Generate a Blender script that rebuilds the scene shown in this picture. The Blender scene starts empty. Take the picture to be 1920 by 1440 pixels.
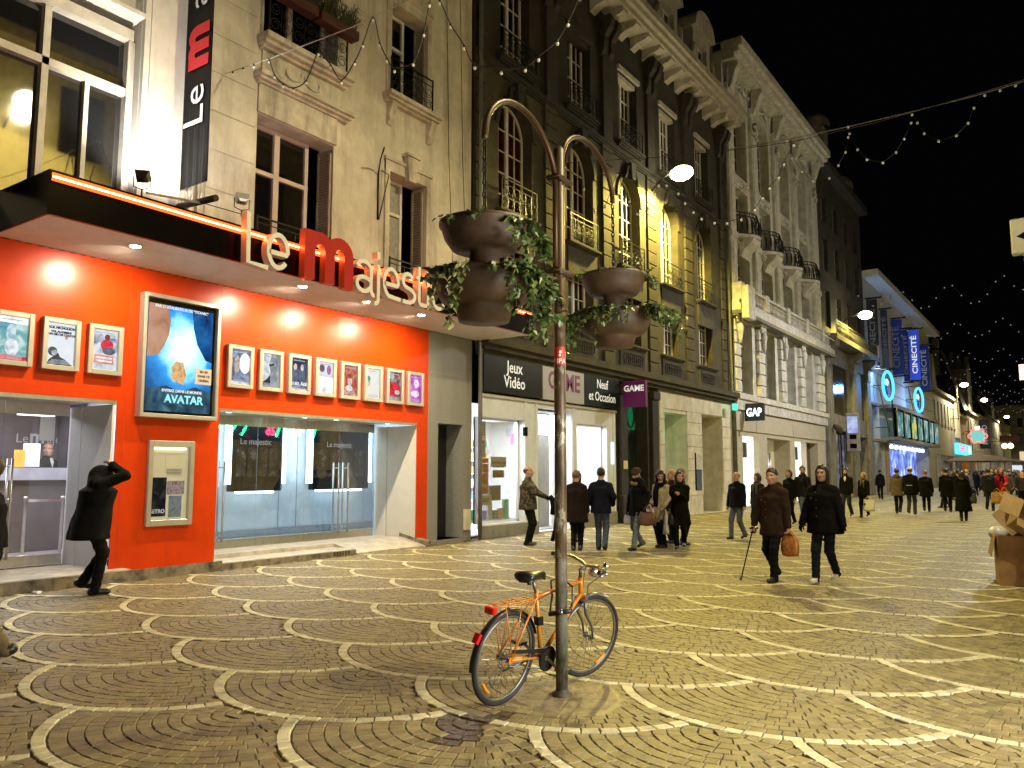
import bpy, bmesh, math, random
import numpy as np
from mathutils import Vector, Matrix
random.seed(7); RNG = np.random.default_rng(7)
PI = math.pi
sc = bpy.context.scene
COL = sc.collection
# ---------------------------------------------------------------- camera
CAM_Z = 1.65
cd = bpy.data.cameras.new('camera'); cam = bpy.data.objects.new('camera', cd); COL.objects.link(cam)
cd.sensor_width = 36.0; cd.lens = 28.125; cd.clip_start = 0.05; cd.clip_end = 800
cam.location = (0, 0, CAM_Z)
cam.rotation_euler = (math.radians(90 + 6.277), 0, math.radians(34.958))
sc.camera = cam
# ---------------------------------------------------------------- night sky
w = bpy.data.worlds.new('World'); sc.world = w; w.use_nodes = True
bgn = w.node_tree.nodes['Background']
bgn.inputs['Color'].default_value = (0.35, 0.40, 0.55, 1); bgn.inputs['Strength'].default_value = 0.0018
# ---------------------------------------------------------------- view + sampling
sc.view_settings.view_transform = 'Standard'; sc.view_settings.look = 'None'
sc.view_settings.exposure = 0.0; sc.view_settings.gamma = 1.0
sc.view_settings.use_curve_mapping = False
cy = sc.cycles
cy.use_denoising = True
try: cy.denoiser = 'OPENIMAGEDENOISE'
except Exception: pass
cy.max_bounces = 5; cy.diffuse_bounces = 3; cy.glossy_bounces = 3; cy.transmission_bounces = 4; cy.transparent_max_bounces = 10
cy.caustics_reflective = False; cy.caustics_refractive = False
cy.sample_clamp_indirect = 3.0
cy.use_light_tree = True
# ---------------------------------------------------------------- lights of the place
SODIUM = (1.0, 0.79, 0.16); WARM = (1.0, 0.86, 0.47); WHITE = (1.0, 0.95, 0.86); COOL = (0.80, 0.90, 1.0)
def lamp(name, kind, loc, power, color, radius=0.15, target=None, size=None, angle=None, blend=0.3):
 d = bpy.data.lights.new(name, kind); d.energy = power; d.color = color[:3]
 if kind in ('POINT', 'SPOT'): d.shadow_soft_size = radius
 if kind == 'SPOT': d.spot_size = math.radians(angle); d.spot_blend = blend
 if kind == 'AREA': d.shape = 'RECTANGLE'; d.size, d.size_y = size
 o = bpy.data.objects.new(name, d); COL.objects.link(o); o.location = loc
 if target is not None:
  o.rotation_euler = (Vector(target) - Vector(loc)).to_track_quat('-Z', 'Y').to_euler()
 return o
# street lamps: wall lamps on both sides of the street (x, y, z of the luminaire)
STREET_LAMPS = [(-11.05, 26.3, 12.35, 'L'), (-10.75, 55.7, 11.9, 'L'), (-10.6, 112.0, 12.3, 'L'), (-10.6, 139.0, 12.4, 'L'),
    (-10.6, 188.0, 12.6, 'L'), (0.35, 10.4, 12.7, 'R'), (0.35, 41.0, 12.5, 'R'), (0.35, 80.0, 12.5, 'R'), (0.35, 150.0, 12.5, 'R'), (0.35, 222.0, 12.5, 'R')]  # last entry: unseen lamp added to light the end building
for i, (x, y, z, s) in enumerate(STREET_LAMPS):
 c, p = {0: (SODIUM, 6900), 5: (WARM, 4100), 6: ((1, .97, .92), 6000)}.get(i, (SODIUM, 2800) if i < 2 else ((1, .88, .52), 5200))
 lamp('street_lamp_light', 'SPOT', (x, y, z - 0.36), p, c, 0.12, (x - 0.4 if s == 'L' else x, y, 0), angle=172, blend=0.35)
 if i in (5, 6): lamp('street_lamp_spill', 'POINT', (x, y, z - .40), p * (.10 if i == 5 else .22), c, 0.25)
# a shop across the street on the right lights the near paving
lamp('shop_window_light', 'AREA', (2.2, 4.4, 1.9), 620, (1.0, 0.93, 0.85), target=(-3, 3.4, 0), size=(3.4, 2.0))
# ---------------------------------------------------------------- materials
MATS = {}
def nodes_of(m):
 return m.node_tree.nodes, m.node_tree.links
def M(name, col, rough=0.6, metal=0.0, var=0.12, scale=4.0, bump=0.0, bscale=30.0, streak=0.0, streakcol=None, spec=0.5, emit=None, es=1.0, trans=0.0, coat=0.0):
 """principled material with noise variation, optional vertical dirt streaks and fine bump"""
 if name in MATS: return MATS[name]
 m = bpy.data.materials.new(name); m.use_nodes = True
 N, L = nodes_of(m); b = N['Principled BSDF']
 b.inputs['Roughness'].default_value = rough; b.inputs['Metallic'].default_value = metal
 b.inputs['Specular IOR Level'].default_value = spec
 b.inputs['Coat Weight'].default_value = coat
 c = (*col, 1)
 b.inputs['Base Color'].default_value = c
 if var or streak or bump:
  tc = N.new('ShaderNodeNewGeometry')
 last = None
 if var:
  n = N.new('ShaderNodeTexNoise'); n.inputs['Scale'].default_value = scale; n.inputs['Detail'].default_value = 7; n.inputs['Roughness'].default_value = 0.62
  L.new(tc.outputs['Position'], n.inputs['Vector'])
  r = N.new('ShaderNodeMapRange'); r.inputs['From Min'].default_value = 0.3; r.inputs['From Max'].default_value = 0.7
  r.inputs['To Min'].default_value = 1 - var * 1.6; r.inputs['To Max'].default_value = 1 + var
  L.new(n.outputs['Fac'], r.inputs['Value'])
  mx = N.new('ShaderNodeMix'); mx.data_type = 'RGBA'; mx.blend_type = 'MULTIPLY'; mx.inputs['Factor'].default_value = 1
  mx.inputs['A'].default_value = c; L.new(r.outputs['Result'], mx.inputs['B'])
  last = mx.outputs['Result']
 if streak:
  mp = N.new('ShaderNodeMapping'); mp.inputs['Scale'].default_value = (1, 1, 0.13); L.new(tc.outputs['Position'], mp.inputs['Vector'])
  n2 = N.new('ShaderNodeTexNoise'); n2.inputs['Scale'].default_value = 2.6; n2.inputs['Detail'].default_value = 8; n2.inputs['Roughness'].default_value = 0.65
  L.new(mp.outputs['Vector'], n2.inputs['Vector'])
  r2 = N.new('ShaderNodeMapRange'); r2.inputs['From Min'].default_value = 0.46; r2.inputs['From Max'].default_value = 0.72
  r2.inputs['To Min'].default_value = 0.0; r2.inputs['To Max'].default_value = streak
  L.new(n2.outputs['Fac'], r2.inputs['Value'])
  mx2 = N.new('ShaderNodeMix'); mx2.data_type = 'RGBA'
  if last is None: mx2.inputs['A'].default_value = c
  else: L.new(last, mx2.inputs['A'])
  sc_ = streakcol or tuple(v * 0.25 for v in col)
  mx2.inputs['B'].default_value = (*sc_, 1); L.new(r2.outputs['Result'], mx2.inputs['Factor'])
  last = mx2.outputs['Result']
 if last is not None: L.new(last, b.inputs['Base Color'])
 if bump:
  n3 = N.new('ShaderNodeTexNoise'); n3.inputs['Scale'].default_value = bscale; n3.inputs['Detail'].default_value = 5
  L.new(tc.outputs['Position'], n3.inputs['Vector'])
  bp = N.new('ShaderNodeBump'); bp.inputs['Strength'].default_value = bump; bp.inputs['Distance'].default_value = 0.02
  L.new(n3.outputs['Fac'], bp.inputs['Height']); L.new(bp.outputs['Normal'], b.inputs['Normal'])
 if emit is not None:
  b.inputs['Emission Color'].default_value = (*emit, 1); b.inputs['Emission Strength'].default_value = es
 MATS[name] = m
 return m
def E(name, col, strength):
 """a thing that gives off light"""
 if name in MATS: return MATS[name]
 m = bpy.data.materials.new(name); m.use_nodes = True
 N, L = nodes_of(m); N.remove(N['Principled BSDF'])
 e = N.new('ShaderNodeEmission'); e.inputs['Color'].default_value = (*col, 1); e.inputs['Strength'].default_value = strength
 L.new(e.outputs['Emission'], N['Material Output'].inputs['Surface'])
 MATS[name] = m
 return m
def GLASS(name, tint=(1, 1, 1), refl=0.10, rough=0.02):
 if name in MATS: return MATS[name]
 m = bpy.data.materials.new(name); m.use_nodes = True
 N, L = nodes_of(m); N.remove(N['Principled BSDF'])
 t = N.new('ShaderNodeBsdfTransparent'); t.inputs['Color'].default_value = (*tint, 1)
 g = N.new('ShaderNodeBsdfGlossy'); g.inputs['Roughness'].default_value = rough
 fr = N.new('ShaderNodeLayerWeight'); fr.inputs['Blend'].default_value = 0.25
 mr = N.new('ShaderNodeMapRange'); mr.inputs['To Min'].default_value = refl; mr.inputs['To Max'].default_value = 0.7
 L.new(fr.outputs['Fresnel'], mr.inputs['Value'])
 mx = N.new('ShaderNodeMixShader'); L.new(mr.outputs['Result'], mx.inputs['Fac'])
 L.new(t.outputs['BSDF'], mx.inputs[1]); L.new(g.outputs['BSDF'], mx.inputs[2])
 L.new(mx.outputs['Shader'], N['Material Output'].inputs['Surface'])
 MATS[name] = m
 return m
_pm = [0]
def PRINT(cols, scale=5.0, strength=1.0, vgrad=None, distort=0.6):
 """backlit print: soft-edged areas of several colours (noise-driven), lit from behind"""
 _pm[0] += 1
 m = bpy.data.materials.new('backlit_print'); m.use_nodes = True
 N, L = nodes_of(m); N.remove(N['Principled BSDF'])
 tc = N.new('ShaderNodeTexCoord')
 n = N.new('ShaderNodeTexNoise'); n.inputs['Scale'].default_value = scale; n.inputs['Detail'].default_value = 8; n.inputs['Distortion'].default_value = distort
 mp = N.new('ShaderNodeMapping'); mp.inputs['Location'].default_value = (_pm[0] * 3.7, _pm[0] * 1.9, _pm[0] * 2.3)
 L.new(tc.outputs['Object'], mp.inputs['Vector']); L.new(mp.outputs['Vector'], n.inputs['Vector'])
 cr = N.new('ShaderNodeValToRGB'); els = cr.color_ramp.elements
 k = len(cols)
 for i, c in enumerate(cols):
  p = 0.30 + 0.40 * i / max(1, k - 1)
  if i < 2: els[i].position = p; els[i].color = (*c, 1)
  else:
   e = els.new(p); e.color = (*c, 1)
 L.new(n.outputs['Fac'], cr.inputs['Fac'])
 e = N.new('ShaderNodeEmission'); e.inputs['Strength'].default_value = strength
 L.new(cr.outputs['Color'], e.inputs['Color'])
 L.new(e.outputs['Emission'], N['Material Output'].inputs['Surface'])
 return m
# ---------------------------------------------------------------- mesh builder
class MB:
 def __init__(s): s.v = []; s.f = []; s.m = []; s.smooth = []
 def add(s, vs, fs, mi=0, sm=False):
  b = len(s.v); s.v.extend([tuple(map(float, p)) for p in vs])
  for f in fs: s.f.append(tuple(b + i for i in f)); s.m.append(mi); s.smooth.append(sm)
  return s
 def quad(s, a, b, c, d, mi=0): return s.add([a, b, c, d], [(0, 1, 2, 3)], mi)
 def box(s, x0, x1, y0, y1, z0, z1, mi=0):
  return s.add([(x0, y0, z0), (x1, y0, z0), (x1, y1, z0), (x0, y1, z0), (x0, y0, z1), (x1, y0, z1), (x1, y1, z1), (x0, y1, z1)],
                     [(0, 3, 2, 1), (4, 5, 6, 7), (0, 1, 5, 4), (1, 2, 6, 5), (2, 3, 7, 6), (3, 0, 4, 7)], mi)
 def bevbox(s, x0, x1, y0, y1, z0, z1, b=0.01, mi=0):
  """box with chamfered edges"""
  bm = bmesh.new(); bmesh.ops.create_cube(bm, size=1)
  for v in bm.verts: v.co = Vector(((x0 + x1) / 2 + v.co.x * (x1 - x0), (y0 + y1) / 2 + v.co.y * (y1 - y0), (z0 + z1) / 2 + v.co.z * (z1 - z0)))
  bmesh.ops.bevel(bm, geom=bm.edges[:], offset=b, segments=1, affect='EDGES')
  s.from_bm(bm, mi); bm.free(); return s
 def from_bm(s, bm, mi=0, sm=False, mat=None):
  bm.verts.index_update()
  return s.add([(mat @ v.co if mat else v.co) for v in bm.verts], [[v.index for v in f.verts] for f in bm.faces], mi, sm)
 def obox(s, c, ux, uy, uz, hx, hy, hz, mi=0):
  c = Vector(c); ux = Vector(ux).normalized(); uy = Vector(uy).normalized(); uz = Vector(uz).normalized()
  vs = [c + ux * (hx * a) + uy * (hy * b) + uz * (hz * d) for d in (-1, 1) for (a, b) in ((-1, -1), (1, -1), (1, 1), (-1, 1))]
  return s.add(vs, [(0, 3, 2, 1), (4, 5, 6, 7), (0, 1, 5, 4), (1, 2, 6, 5), (2, 3, 7, 6), (3, 0, 4, 7)], mi)
 def bar(s, p, q, wx, wy=None, mi=0, up=(0, 0, 1)):
  p = Vector(p); q = Vector(q); d = (q - p); l = d.length; d.normalize()
  u = d.cross(Vector(up))
  if u.length < 1e-4: u = d.cross(Vector((0, 1, 0)))
  u.normalize(); v = u.cross(d)
  return s.obox((p + q) / 2, u, d, v, wx / 2, l / 2, (wy or wx) / 2, mi)
 def tube(s, path, r, n=8, mi=0, sm=True, caps=True, closed=False):
  P = [Vector(p) for p in path]; k = len(P)
  R = r if hasattr(r, '__len__') else [r] * k
  up = None; vs = []
  for i in range(k):
   if closed: t = P[(i + 1) % k] - P[i - 1]
   else: t = P[min(i + 1, k - 1)] - P[max(i - 1, 0)]
   if t.length < 1e-9: t = Vector((0, 0, 1))
   t.normalize()
   if up is None:
    up = t.orthogonal().normalized()
   else:
    up = up - t * up.dot(t)
    if up.length < 1e-6: up = t.orthogonal()
    up.normalize()
   w_ = t.cross(up)
   for j in range(n):
    a = 2 * PI * j / n
    vs.append(P[i] + (up * math.cos(a) + w_ * math.sin(a)) * R[i])
  fs = []
  rng = k if closed else k - 1
  for i in range(rng):
   for j in range(n):
    a = i * n + j; b = i * n + (j + 1) % n; c = ((i + 1) % k) * n + (j + 1) % n; d = ((i + 1) % k) * n + j
    fs.append((a, b, c, d))
  s.add(vs, fs, mi, sm)
  if caps and not closed:
   b0 = len(s.v) - len(vs)
   s.f.append(tuple(b0 + j for j in range(n - 1, -1, -1))); s.m.append(mi); s.smooth.append(False)
   s.f.append(tuple(b0 + (k - 1) * n + j for j in range(n))); s.m.append(mi); s.smooth.append(False)
  return s
 def lathe(s, prof, c=(0, 0, 0), n=24, mi=0, sm=True, axis=None):
  """profile [(r,z)] turned about the vertical through c (or about a given 3x3 frame)"""
  c = Vector(c); vs = []; fs = []
  for (r, z) in prof:
   for j in range(n):
    a = 2 * PI * j / n; p = Vector((r * math.cos(a), r * math.sin(a), z))
    if axis is not None: p = axis @ p
    vs.append(c + p)
  for i in range(len(prof) - 1):
   for j in range(n):
    fs.append((i * n + j, i * n + (j + 1) % n, (i + 1) * n + (j + 1) % n, (i + 1) * n + j))
  return s.add(vs, fs, mi, sm)
 def ball(s, c, r, n=10, m=6, mi=0, sc_=(1, 1, 1)):
  vs = []; fs = []
  for i in range(m + 1):
   t = PI * i / m
   for j in range(n):
    a = 2 * PI * j / n
    vs.append((c[0] + r * sc_[0] * math.sin(t) * math.cos(a), c[1] + r * sc_[1] * math.sin(t) * math.sin(a), c[2] + r * sc_[2] * math.cos(t)))
  for i in range(m):
   for j in range(n):
    fs.append((i * n + j, (i + 1) * n + j, (i + 1) * n + (j + 1) % n, i * n + (j + 1) % n))
  return s.add(vs, fs, mi, True)
 def poly(s, pts, O, u, v, n, th, mi=0):
  """extruded polygon: 2-D outline mapped to O+u*x+v*y, thickness th along n"""
  O = Vector(O); u = Vector(u); v = Vector(v); n = Vector(n); k = len(pts)
  vs = [O + u * x + v * y for x, y in pts] + [O + u * x + v * y + n * th for x, y in pts]
  fs = [tuple(range(k - 1, -1, -1)), tuple(range(k, 2 * k))] + [(i, (i + 1) % k, k + (i + 1) % k, k + i) for i in range(k)]
  return s.add(vs, fs, mi)
 def build(s, name, mats, parent=None, smooth=None):
  me = bpy.data.meshes.new(name); me.from_pydata(s.v, [], s.f)
  if not isinstance(mats, (list, tuple)): mats = [mats]
  for m in mats: me.materials.append(m)
  me.polygons.foreach_set('material_index', s.m)
  me.polygons.foreach_set('use_smooth', s.smooth if smooth is None else [smooth] * len(s.f))
  me.update()
  return link(name, me, parent)
WORLD = {}
def link(name, data, parent=None):
 o = bpy.data.objects.new(name, data); COL.objects.link(o)
 if parent is not None:
  o.parent = parent; o.location = -WORLD[parent.name]
  WORLD[o.name] = Vector((0, 0, 0))
 else: WORLD[o.name] = Vector((0, 0, 0))
 return o
def thing(name, label, cat, loc=(0, 0, 0), group=None):
 o = bpy.data.objects.new(name, None); COL.objects.link(o); o.location = loc; WORLD[o.name] = Vector(loc); o.empty_display_size = 0.1
 o['label'] = label; o['category'] = cat
 if group: o['group'] = group
 return o
def tag(o, label=None, cat=None, group=None, kind=None):
 if label: o['label'] = label
 if cat: o['category'] = cat
 if group: o['group'] = group
 if kind: o['kind'] = kind
 return o
def copy_tree(o, parent=None):
 c = o.copy(); COL.objects.link(c); c.parent = parent
 if parent is not None: c.matrix_parent_inverse = o.matrix_parent_inverse.copy()
 for ch in list(o.children): copy_tree(ch, c)
 return c
_tc = {}
def text_geo(s, size=1.0, bold=0.0, align='LEFT', spacing=1.0, line=1.0, extrude=0.0):
 key = (s, size, bold, align, spacing, line, extrude)
 if key in _tc: return _tc[key]
 cu = bpy.data.curves.new('lettering', 'FONT'); cu.body = s; cu.size = size; cu.offset = bold; cu.align_x = align
 cu.space_character = spacing; cu.space_line = line; cu.resolution_u = 3; cu.extrude = extrude
 ob = bpy.data.objects.new('lettering', cu)
 me = bpy.data.meshes.new_from_object(ob)
 r = ([v.co[:] for v in me.vertices], [tuple(p.vertices) for p in me.polygons])
 bpy.data.objects.remove(ob); bpy.data.curves.remove(cu); bpy.data.meshes.remove(me)
 _tc[key] = r
 return r
def add_text(mb, s, O, u, v, size=1.0, bold=0.0, align='CENTER', mi=0, xs=1.0, spacing=1.0, line=1.0, extrude=0.002):
 vs, fs = text_geo(s, size, bold, align, spacing, line, extrude)
 O = Vector(O); u = Vector(u); v = Vector(v); n = u.cross(v)
 mb.add([O + u * (p[0] * xs) + v * p[1] + n * (p[2] + extrude) for p in vs], fs, mi)
 return mb
UY, UZ, UX = Vector((0, 1, 0)), Vector((0, 0, 1)), Vector((1, 0, 0))
# wall with real openings in the plane x = X, facing +x
def wall_geo(mb, X, y0, y1, z0, z1, opens, depth=0.3, mi=0, rmi=None):
 ys = sorted({y0, y1, *[o[0] for o in opens], *[o[1] for o in opens]}); ys = [y for y in ys if y0 <= y <= y1]
 zs = sorted({z0, z1, *[o[2] for o in opens], *[o[3] for o in opens]}); zs = [z for z in zs if z0 <= z <= z1]
 for a, b in zip(ys, ys[1:]):
  for c, d in zip(zs, zs[1:]):
   my, mz = (a + b) / 2, (c + d) / 2
   if any(o[0] < my < o[1] and o[2] < mz < o[3] for o in opens): continue
   mb.quad((X, a, c), (X, b, c), (X, b, d), (X, a, d), mi)
 for o in opens:
  a, b, c, d = o[:4]; dp = o[4] if len(o) > 4 else depth; r = mi if rmi is None else rmi
  x2 = X - dp
  mb.quad((X, a, c), (X, a, d), (x2, a, d), (x2, a, c), r)
  mb.quad((X, b, d), (X, b, c), (x2, b, c), (x2, b, d), r)
  mb.quad((X, a, d), (X, b, d), (x2, b, d), (x2, a, d), r)
  mb.quad((X, b, c), (X, a, c), (x2, a, c), (x2, b, c), r)
 return mb
def arch_fill(mb, X, y0, y1, zs, zt, depth, mi=0, n=10):
 """solid spandrels that turn the top of a rectangular opening (zs..zt) into an arch"""
 yc = (y0 + y1) / 2; ry = (y1 - y0) / 2; rz = zt - zs
 pts = [(yc - ry * math.cos(PI * i / n), zs + rz * math.sin(PI * i / n)) for i in range(n + 1)]
 for (a, b), (c, d) in zip(pts, pts[1:]):
  mb.quad((X, a, b), (X, c, d), (X, c, zt), (X, a, zt), mi)
  mb.quad((X, a, b), (X - depth, a, b), (X - depth, c, d), (X, c, d), mi)
 return mb
# ================================================================ STREET PAVING
XL, XR = -12.2, 1.6          # facade planes left and right
m_joint = M('joint_grit', (0.115, 0.092, 0.040), 0.9, var=0.62, scale=1.1)
m_far = M('paving_far', (0.195, 0.158, 0.066), 0.62, var=0.3, scale=2.2, bump=0.25, bscale=14)
m_sett = [M('sett_a', (0.205, 0.165, 0.066), 0.52, var=0.28, scale=6, bump=0.35, bscale=60),
          M('sett_b', (0.175, 0.138, 0.056), 0.5, var=0.3, scale=6, bump=0.35, bscale=60),
          M('sett_c', (0.228, 0.187, 0.080), 0.58, var=0.25, scale=6, bump=0.35, bscale=60),
          M('sett_d', (0.182, 0.138, 0.058), 0.48, var=0.3, scale=6, bump=0.35, bscale=60)]
m_white = [M('white_sett_a', (0.54, 0.49, 0.29), 0.55, var=0.22, scale=8, bump=0.3, bscale=70),
           M('white_sett_b', (0.48, 0.43, 0.26), 0.55, var=0.25, scale=8, bump=0.3, bscale=70),
           M('white_sett_c', (0.58, 0.53, 0.33), 0.5, var=0.2, scale=8, bump=0.3, bscale=70)]
m_wets = M('wet_sett', (0.055, 0.042, 0.024), 0.16, var=0.35, scale=9, bump=0.5, bscale=45)
NEAR_R = 23.0
street = MB().quad((-40, -30, -0.012), (30, -30, -0.012), (30, 420, -0.012), (-40, 420, -0.012), 0)
ground = street.build('ground', m_joint); tag(ground, kind='structure')
pav = thing('street_paving', 'brown setts laid in fans between pale sett arcs', 'paving'); pav['kind'] = 'structure'
# far bed (beyond the distance at which single setts can be told apart)
g = MB()
ring = []
for i in range(40):
 a = math.radians(-40 + i * 2.2)
 ring.append((NEAR_R * math.sin(-a), NEAR_R * math.cos(-a)))
vs = []; fs = []
for (x, y) in ring: vs += [(x, y, -0.006), (x * 18, y * 18, -0.006)]
for i in range(len(ring) - 1): fs.append((2 * i, 2 * i + 1, 2 * i + 3, 2 * i + 2))
g.add(vs, fs).build('far_paving', m_far, pav)
FAN_R = 1.25
def fan_c(c, k): return (-7.7 + 1.45 * c, 3.48 + 0.09 * c + 0.65 * (c % 2) + 1.3 * k)
fans = {(c, k): fan_c(c, k) for c in range(-4, 8) for k in range(-4, 48)}
YAW = math.radians(34.958)
def in_view(x, y, margin=2.0):
 f = -math.sin(YAW) * x + math.cos(YAW) * y; r = math.cos(YAW) * x + math.sin(YAW) * y
 return f > 1.2 and abs(r) < f * 0.70 + margin
def over(c, k, x, y, pad):
 """is the point covered by a fan lying above this one?"""
 cx, cyy = fans[(c, k)]
 for q in ((c - 1, k - 1), (c - 1, k), (c - 1, k + 1), (c + 1, k - 1), (c + 1, k), (c + 1, k + 1), (c, k + 1)):
  if q in fans:
   X, Y = fans[q]
   if Y > cyy + 0.1 and (x - X) ** 2 + (y - Y) ** 2 < (FAN_R + pad) ** 2: return True
 return False
whites, browns = [], []
for (c, k), (cx, cyy) in fans.items():
 if not in_view(cx, cyy, 4): continue
 d0 = math.hypot(cx, cyy)
 n = 64; ph = random.random() * 0.1
 for i in range(n):
  a = 2 * PI * (i + ph) / n
  if math.sin(a) > 0.1: continue
  x, y = cx + FAN_R * math.cos(a), cyy + FAN_R * math.sin(a)
  if not (XL + 0.33 < x < XR) or over(c, k, x, y, 0.0): continue
  if y > 62 or not in_view(x, y): continue
  whites.append((cx, cyy, FAN_R - 0.044, FAN_R + 0.038, a - PI / n * 0.93, a + PI / n * 0.93))
 if d0 > NEAR_R + 1.5: continue
 r = FAN_R - 0.052
 while r > 0.06:
  wdt = random.uniform(0.088, 0.108); r0, r1 = r - wdt, r - 0.005; rm = (r0 + r1) / 2
  a = -PI * 1.03 + random.random() * 0.1
  while a < PI * 0.03:
   da = min(1.3, random.uniform(0.085, 0.125) / max(rm, 0.02))
   am = a + da / 2; x, y = cx + rm * math.cos(am), cyy + rm * math.sin(am)
   if XL + 0.33 < x < XR and in_view(x, y, 1.0) and math.hypot(x, y) < NEAR_R + 0.3 and not over(c, k, x, y, 0.03):
    g_ = 0.0022 / rm
    browns.append((cx, cyy, r0, r1, a + g_, a + da - g_))
   a += da
  r -= wdt
def sett_geo(t, h, mi_n, z0=-0.014):
 cx, cyy, r0, r1, a0, a1 = t
 cs = [(r0, a0), (r1, a0), (r1, a1), (r0, a1)]
 bev = 0.0055; rb = bev / max(0.3, (r0 + r1) / 2)
 ct = [(r0 + bev, a0 + rb), (r1 - bev, a0 + rb), (r1 - bev, a1 - rb), (r0 + bev, a1 - rb)]
 j = lambda: random.uniform(-0.0025, 0.0025)
 tilt = [random.uniform(-0.0015, 0.0015) for _ in range(4)]
 vs = [(cx + r * math.cos(a) + j(), cyy + r * math.sin(a) + j(), h - 0.005) for r, a in cs] + \
         [(cx + r * math.cos(a) + j(), cyy + r * math.sin(a) + j(), h + tilt[i]) for i, (r, a) in enumerate(ct)]
 vs += [(v[0], v[1], z0) for v in vs[:4]]
 fs = [(4, 5, 6, 7), (0, 1, 5, 4), (1, 2, 6, 5), (2, 3, 7, 6), (3, 0, 4, 7), (8, 9, 1, 0), (9, 10, 2, 1), (10, 11, 3, 2), (11, 8, 0, 3)]
 return vs, fs
def fwd(t):
 am = (t[4] + t[5]) / 2; rm = (t[2] + t[3]) / 2; x = t[0] + rm * math.cos(am); y = t[1] + rm * math.sin(am)
 f = -math.sin(YAW) * x + math.cos(YAW) * y; r = math.cos(YAW) * x + math.sin(YAW) * y
 return f, r
def vis_key(t):
 f, r = fwd(t)
 return f + (100 if abs(r) > f * 0.645 or f < 3.30 else 0)
def wet(t):
 am = (t[4] + t[5]) / 2; rm = (t[2] + t[3]) / 2; x = t[0] + rm * math.cos(am); y = t[1] + rm * math.sin(am)
 u = (x + 3.36) / 0.17 + 0.5 * math.sin(y * 9); v = (y - 4.30) / 0.36
 return u * u + v * v < 1 + 0.25 * math.sin(x * 17)
def lay(lst, name, mats, hz, sname):
 mats = mats + [m_wets]; lst.sort(key=vis_key)
 for t in lst[:300]:
  vs, fs = sett_geo(t, hz + random.uniform(-0.002, 0.002), 0)
  MB().add(vs, fs).build(name, m_wets if wet(t) else random.choice(mats[:-1]), pav)
 mb = MB()
 for t in lst[300:]:
  vs, fs = sett_geo(t, hz + random.uniform(-0.002, 0.002), 0)
  mb.add(vs, fs[:5] if fwd(t)[0] > 8 else fs, len(mats) - 1 if wet(t) else random.randrange(len(mats) - 1))
 tag(mb.build(sname, mats, pav), kind='stuff')
lay(browns, 'sett', m_sett, 0.0, 'setts')
lay(whites, 'white_sett', m_white, 0.005, 'white_setts')
print('setts', len(browns), len(whites))
# mortar collar round the post and a wet spill by the wheel
def blob(cx, cyy, r, z, seed, n=40, sx=1, sy=1, rot=0):
 rr = random.Random(seed); k = [rr.uniform(-1, 1) for _ in range(6)]
 pts = []
 for i in range(n):
  a = 2 * PI * i / n; q = r * (1 + 0.12 * k[0] * math.sin(2 * a + k[1]) + 0.13 * k[2] * math.sin(3 * a + k[3]) + 0.08 * k[4] * math.sin(7 * a + k[5]))
  x, y = q * sx * math.cos(a), q * sy * math.sin(a)
  pts.append((cx + x * math.cos(rot) - y * math.sin(rot), cyy + x * math.sin(rot) + y * math.cos(rot), z))
 return pts
m_mortar = M('mortar', (0.195, 0.155, 0.083), 0.5, var=0.35, scale=5, bump=0.4, bscale=18)
p = blob(-3.2, 5.26, 0.42, 0.0055, 3, sx=1.0, sy=0.95); p2 = blob(-3.2, 5.26, 0.50, -0.006, 3, sx=1.0, sy=0.95)
k = len(p)
MB().add(p + p2, [tuple(range(k))] + [(i, k + i, k + (i + 1) % k, (i + 1) % k) for i in range(k)], 0).build('mortar_collar', m_mortar, pav)
# granite kerb band along the left facades
# ================================================================ CINEMA (cream stone, red front, black canopy)
X = XL
m_cream = M('cream_stone', (0.61, 0.56, 0.47), 0.85, var=0.16, scale=1.6, bump=0.25, bscale=12, streak=0.5, streakcol=(0.12, 0.095, 0.06))
m_cream2 = M('cream_trim', (0.57, 0.52, 0.43), 0.8, var=0.2, scale=3, bump=0.2, bscale=20, streak=0.65, streakcol=(0.10, 0.08, 0.05))
m_render = M('white_render', (0.72, 0.68, 0.60), 0.75, var=0.1, scale=2, bump=0.1, bscale=18, streak=0.25, streakcol=(0.4, 0.35, 0.27))
m_paintw = M('pale_window_paint', (0.62, 0.57, 0.48), 0.5, var=0.15, scale=4, streak=0.3, streakcol=(0.3, 0.24, 0.16))
m_wframe = M('white_window_paint', (0.66, 0.62, 0.56), 0.5, var=0.1)
m_darkpane = M('dark_pane', (0.004, 0.004, 0.005), 0.03, var=0, spec=1.0)
m_red = M('red_panel', (0.55, 0.039, 0.001), 0.31, var=0.10, scale=1.6, spec=0.32, streak=0.22, streakcol=(0.25, 0.02, 0.002))
m_black = M('black_gloss', (0.003, 0.0025, 0.0025), 0.16, var=0, spec=0.05)
m_soffit = M('soffit_white', (0.86, 0.80, 0.77), 0.45, var=0.05)
m_alu = M('brushed_metal', (0.55, 0.53, 0.49), 0.32, metal=0.85, var=0.08, scale=12)
m_frame_c = M('case_frame', (0.50, 0.46, 0.38), 0.35, metal=0.6, var=0.06)
m_iron = M('black_iron', (0.012, 0.011, 0.010), 0.45, metal=0.3, var=0.1)
m_white = M('white_laminate', (0.66, 0.66, 0.66), 0.35, var=0.04)
m_granite = M('grey_granite', (0.24, 0.235, 0.215), 0.28, var=0.25, scale=40, streak=0.2)
m_marble = M('step_stone', (0.50, 0.45, 0.37), 0.35, var=0.25, scale=4)
m_kerb = M('kerb_stone', (0.22, 0.18, 0.12), 0.7, var=0.5, scale=5, bump=0.3)
m_louver = M('louver', (0.30, 0.245, 0.185), 0.7, var=0.15, scale=6)
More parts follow.
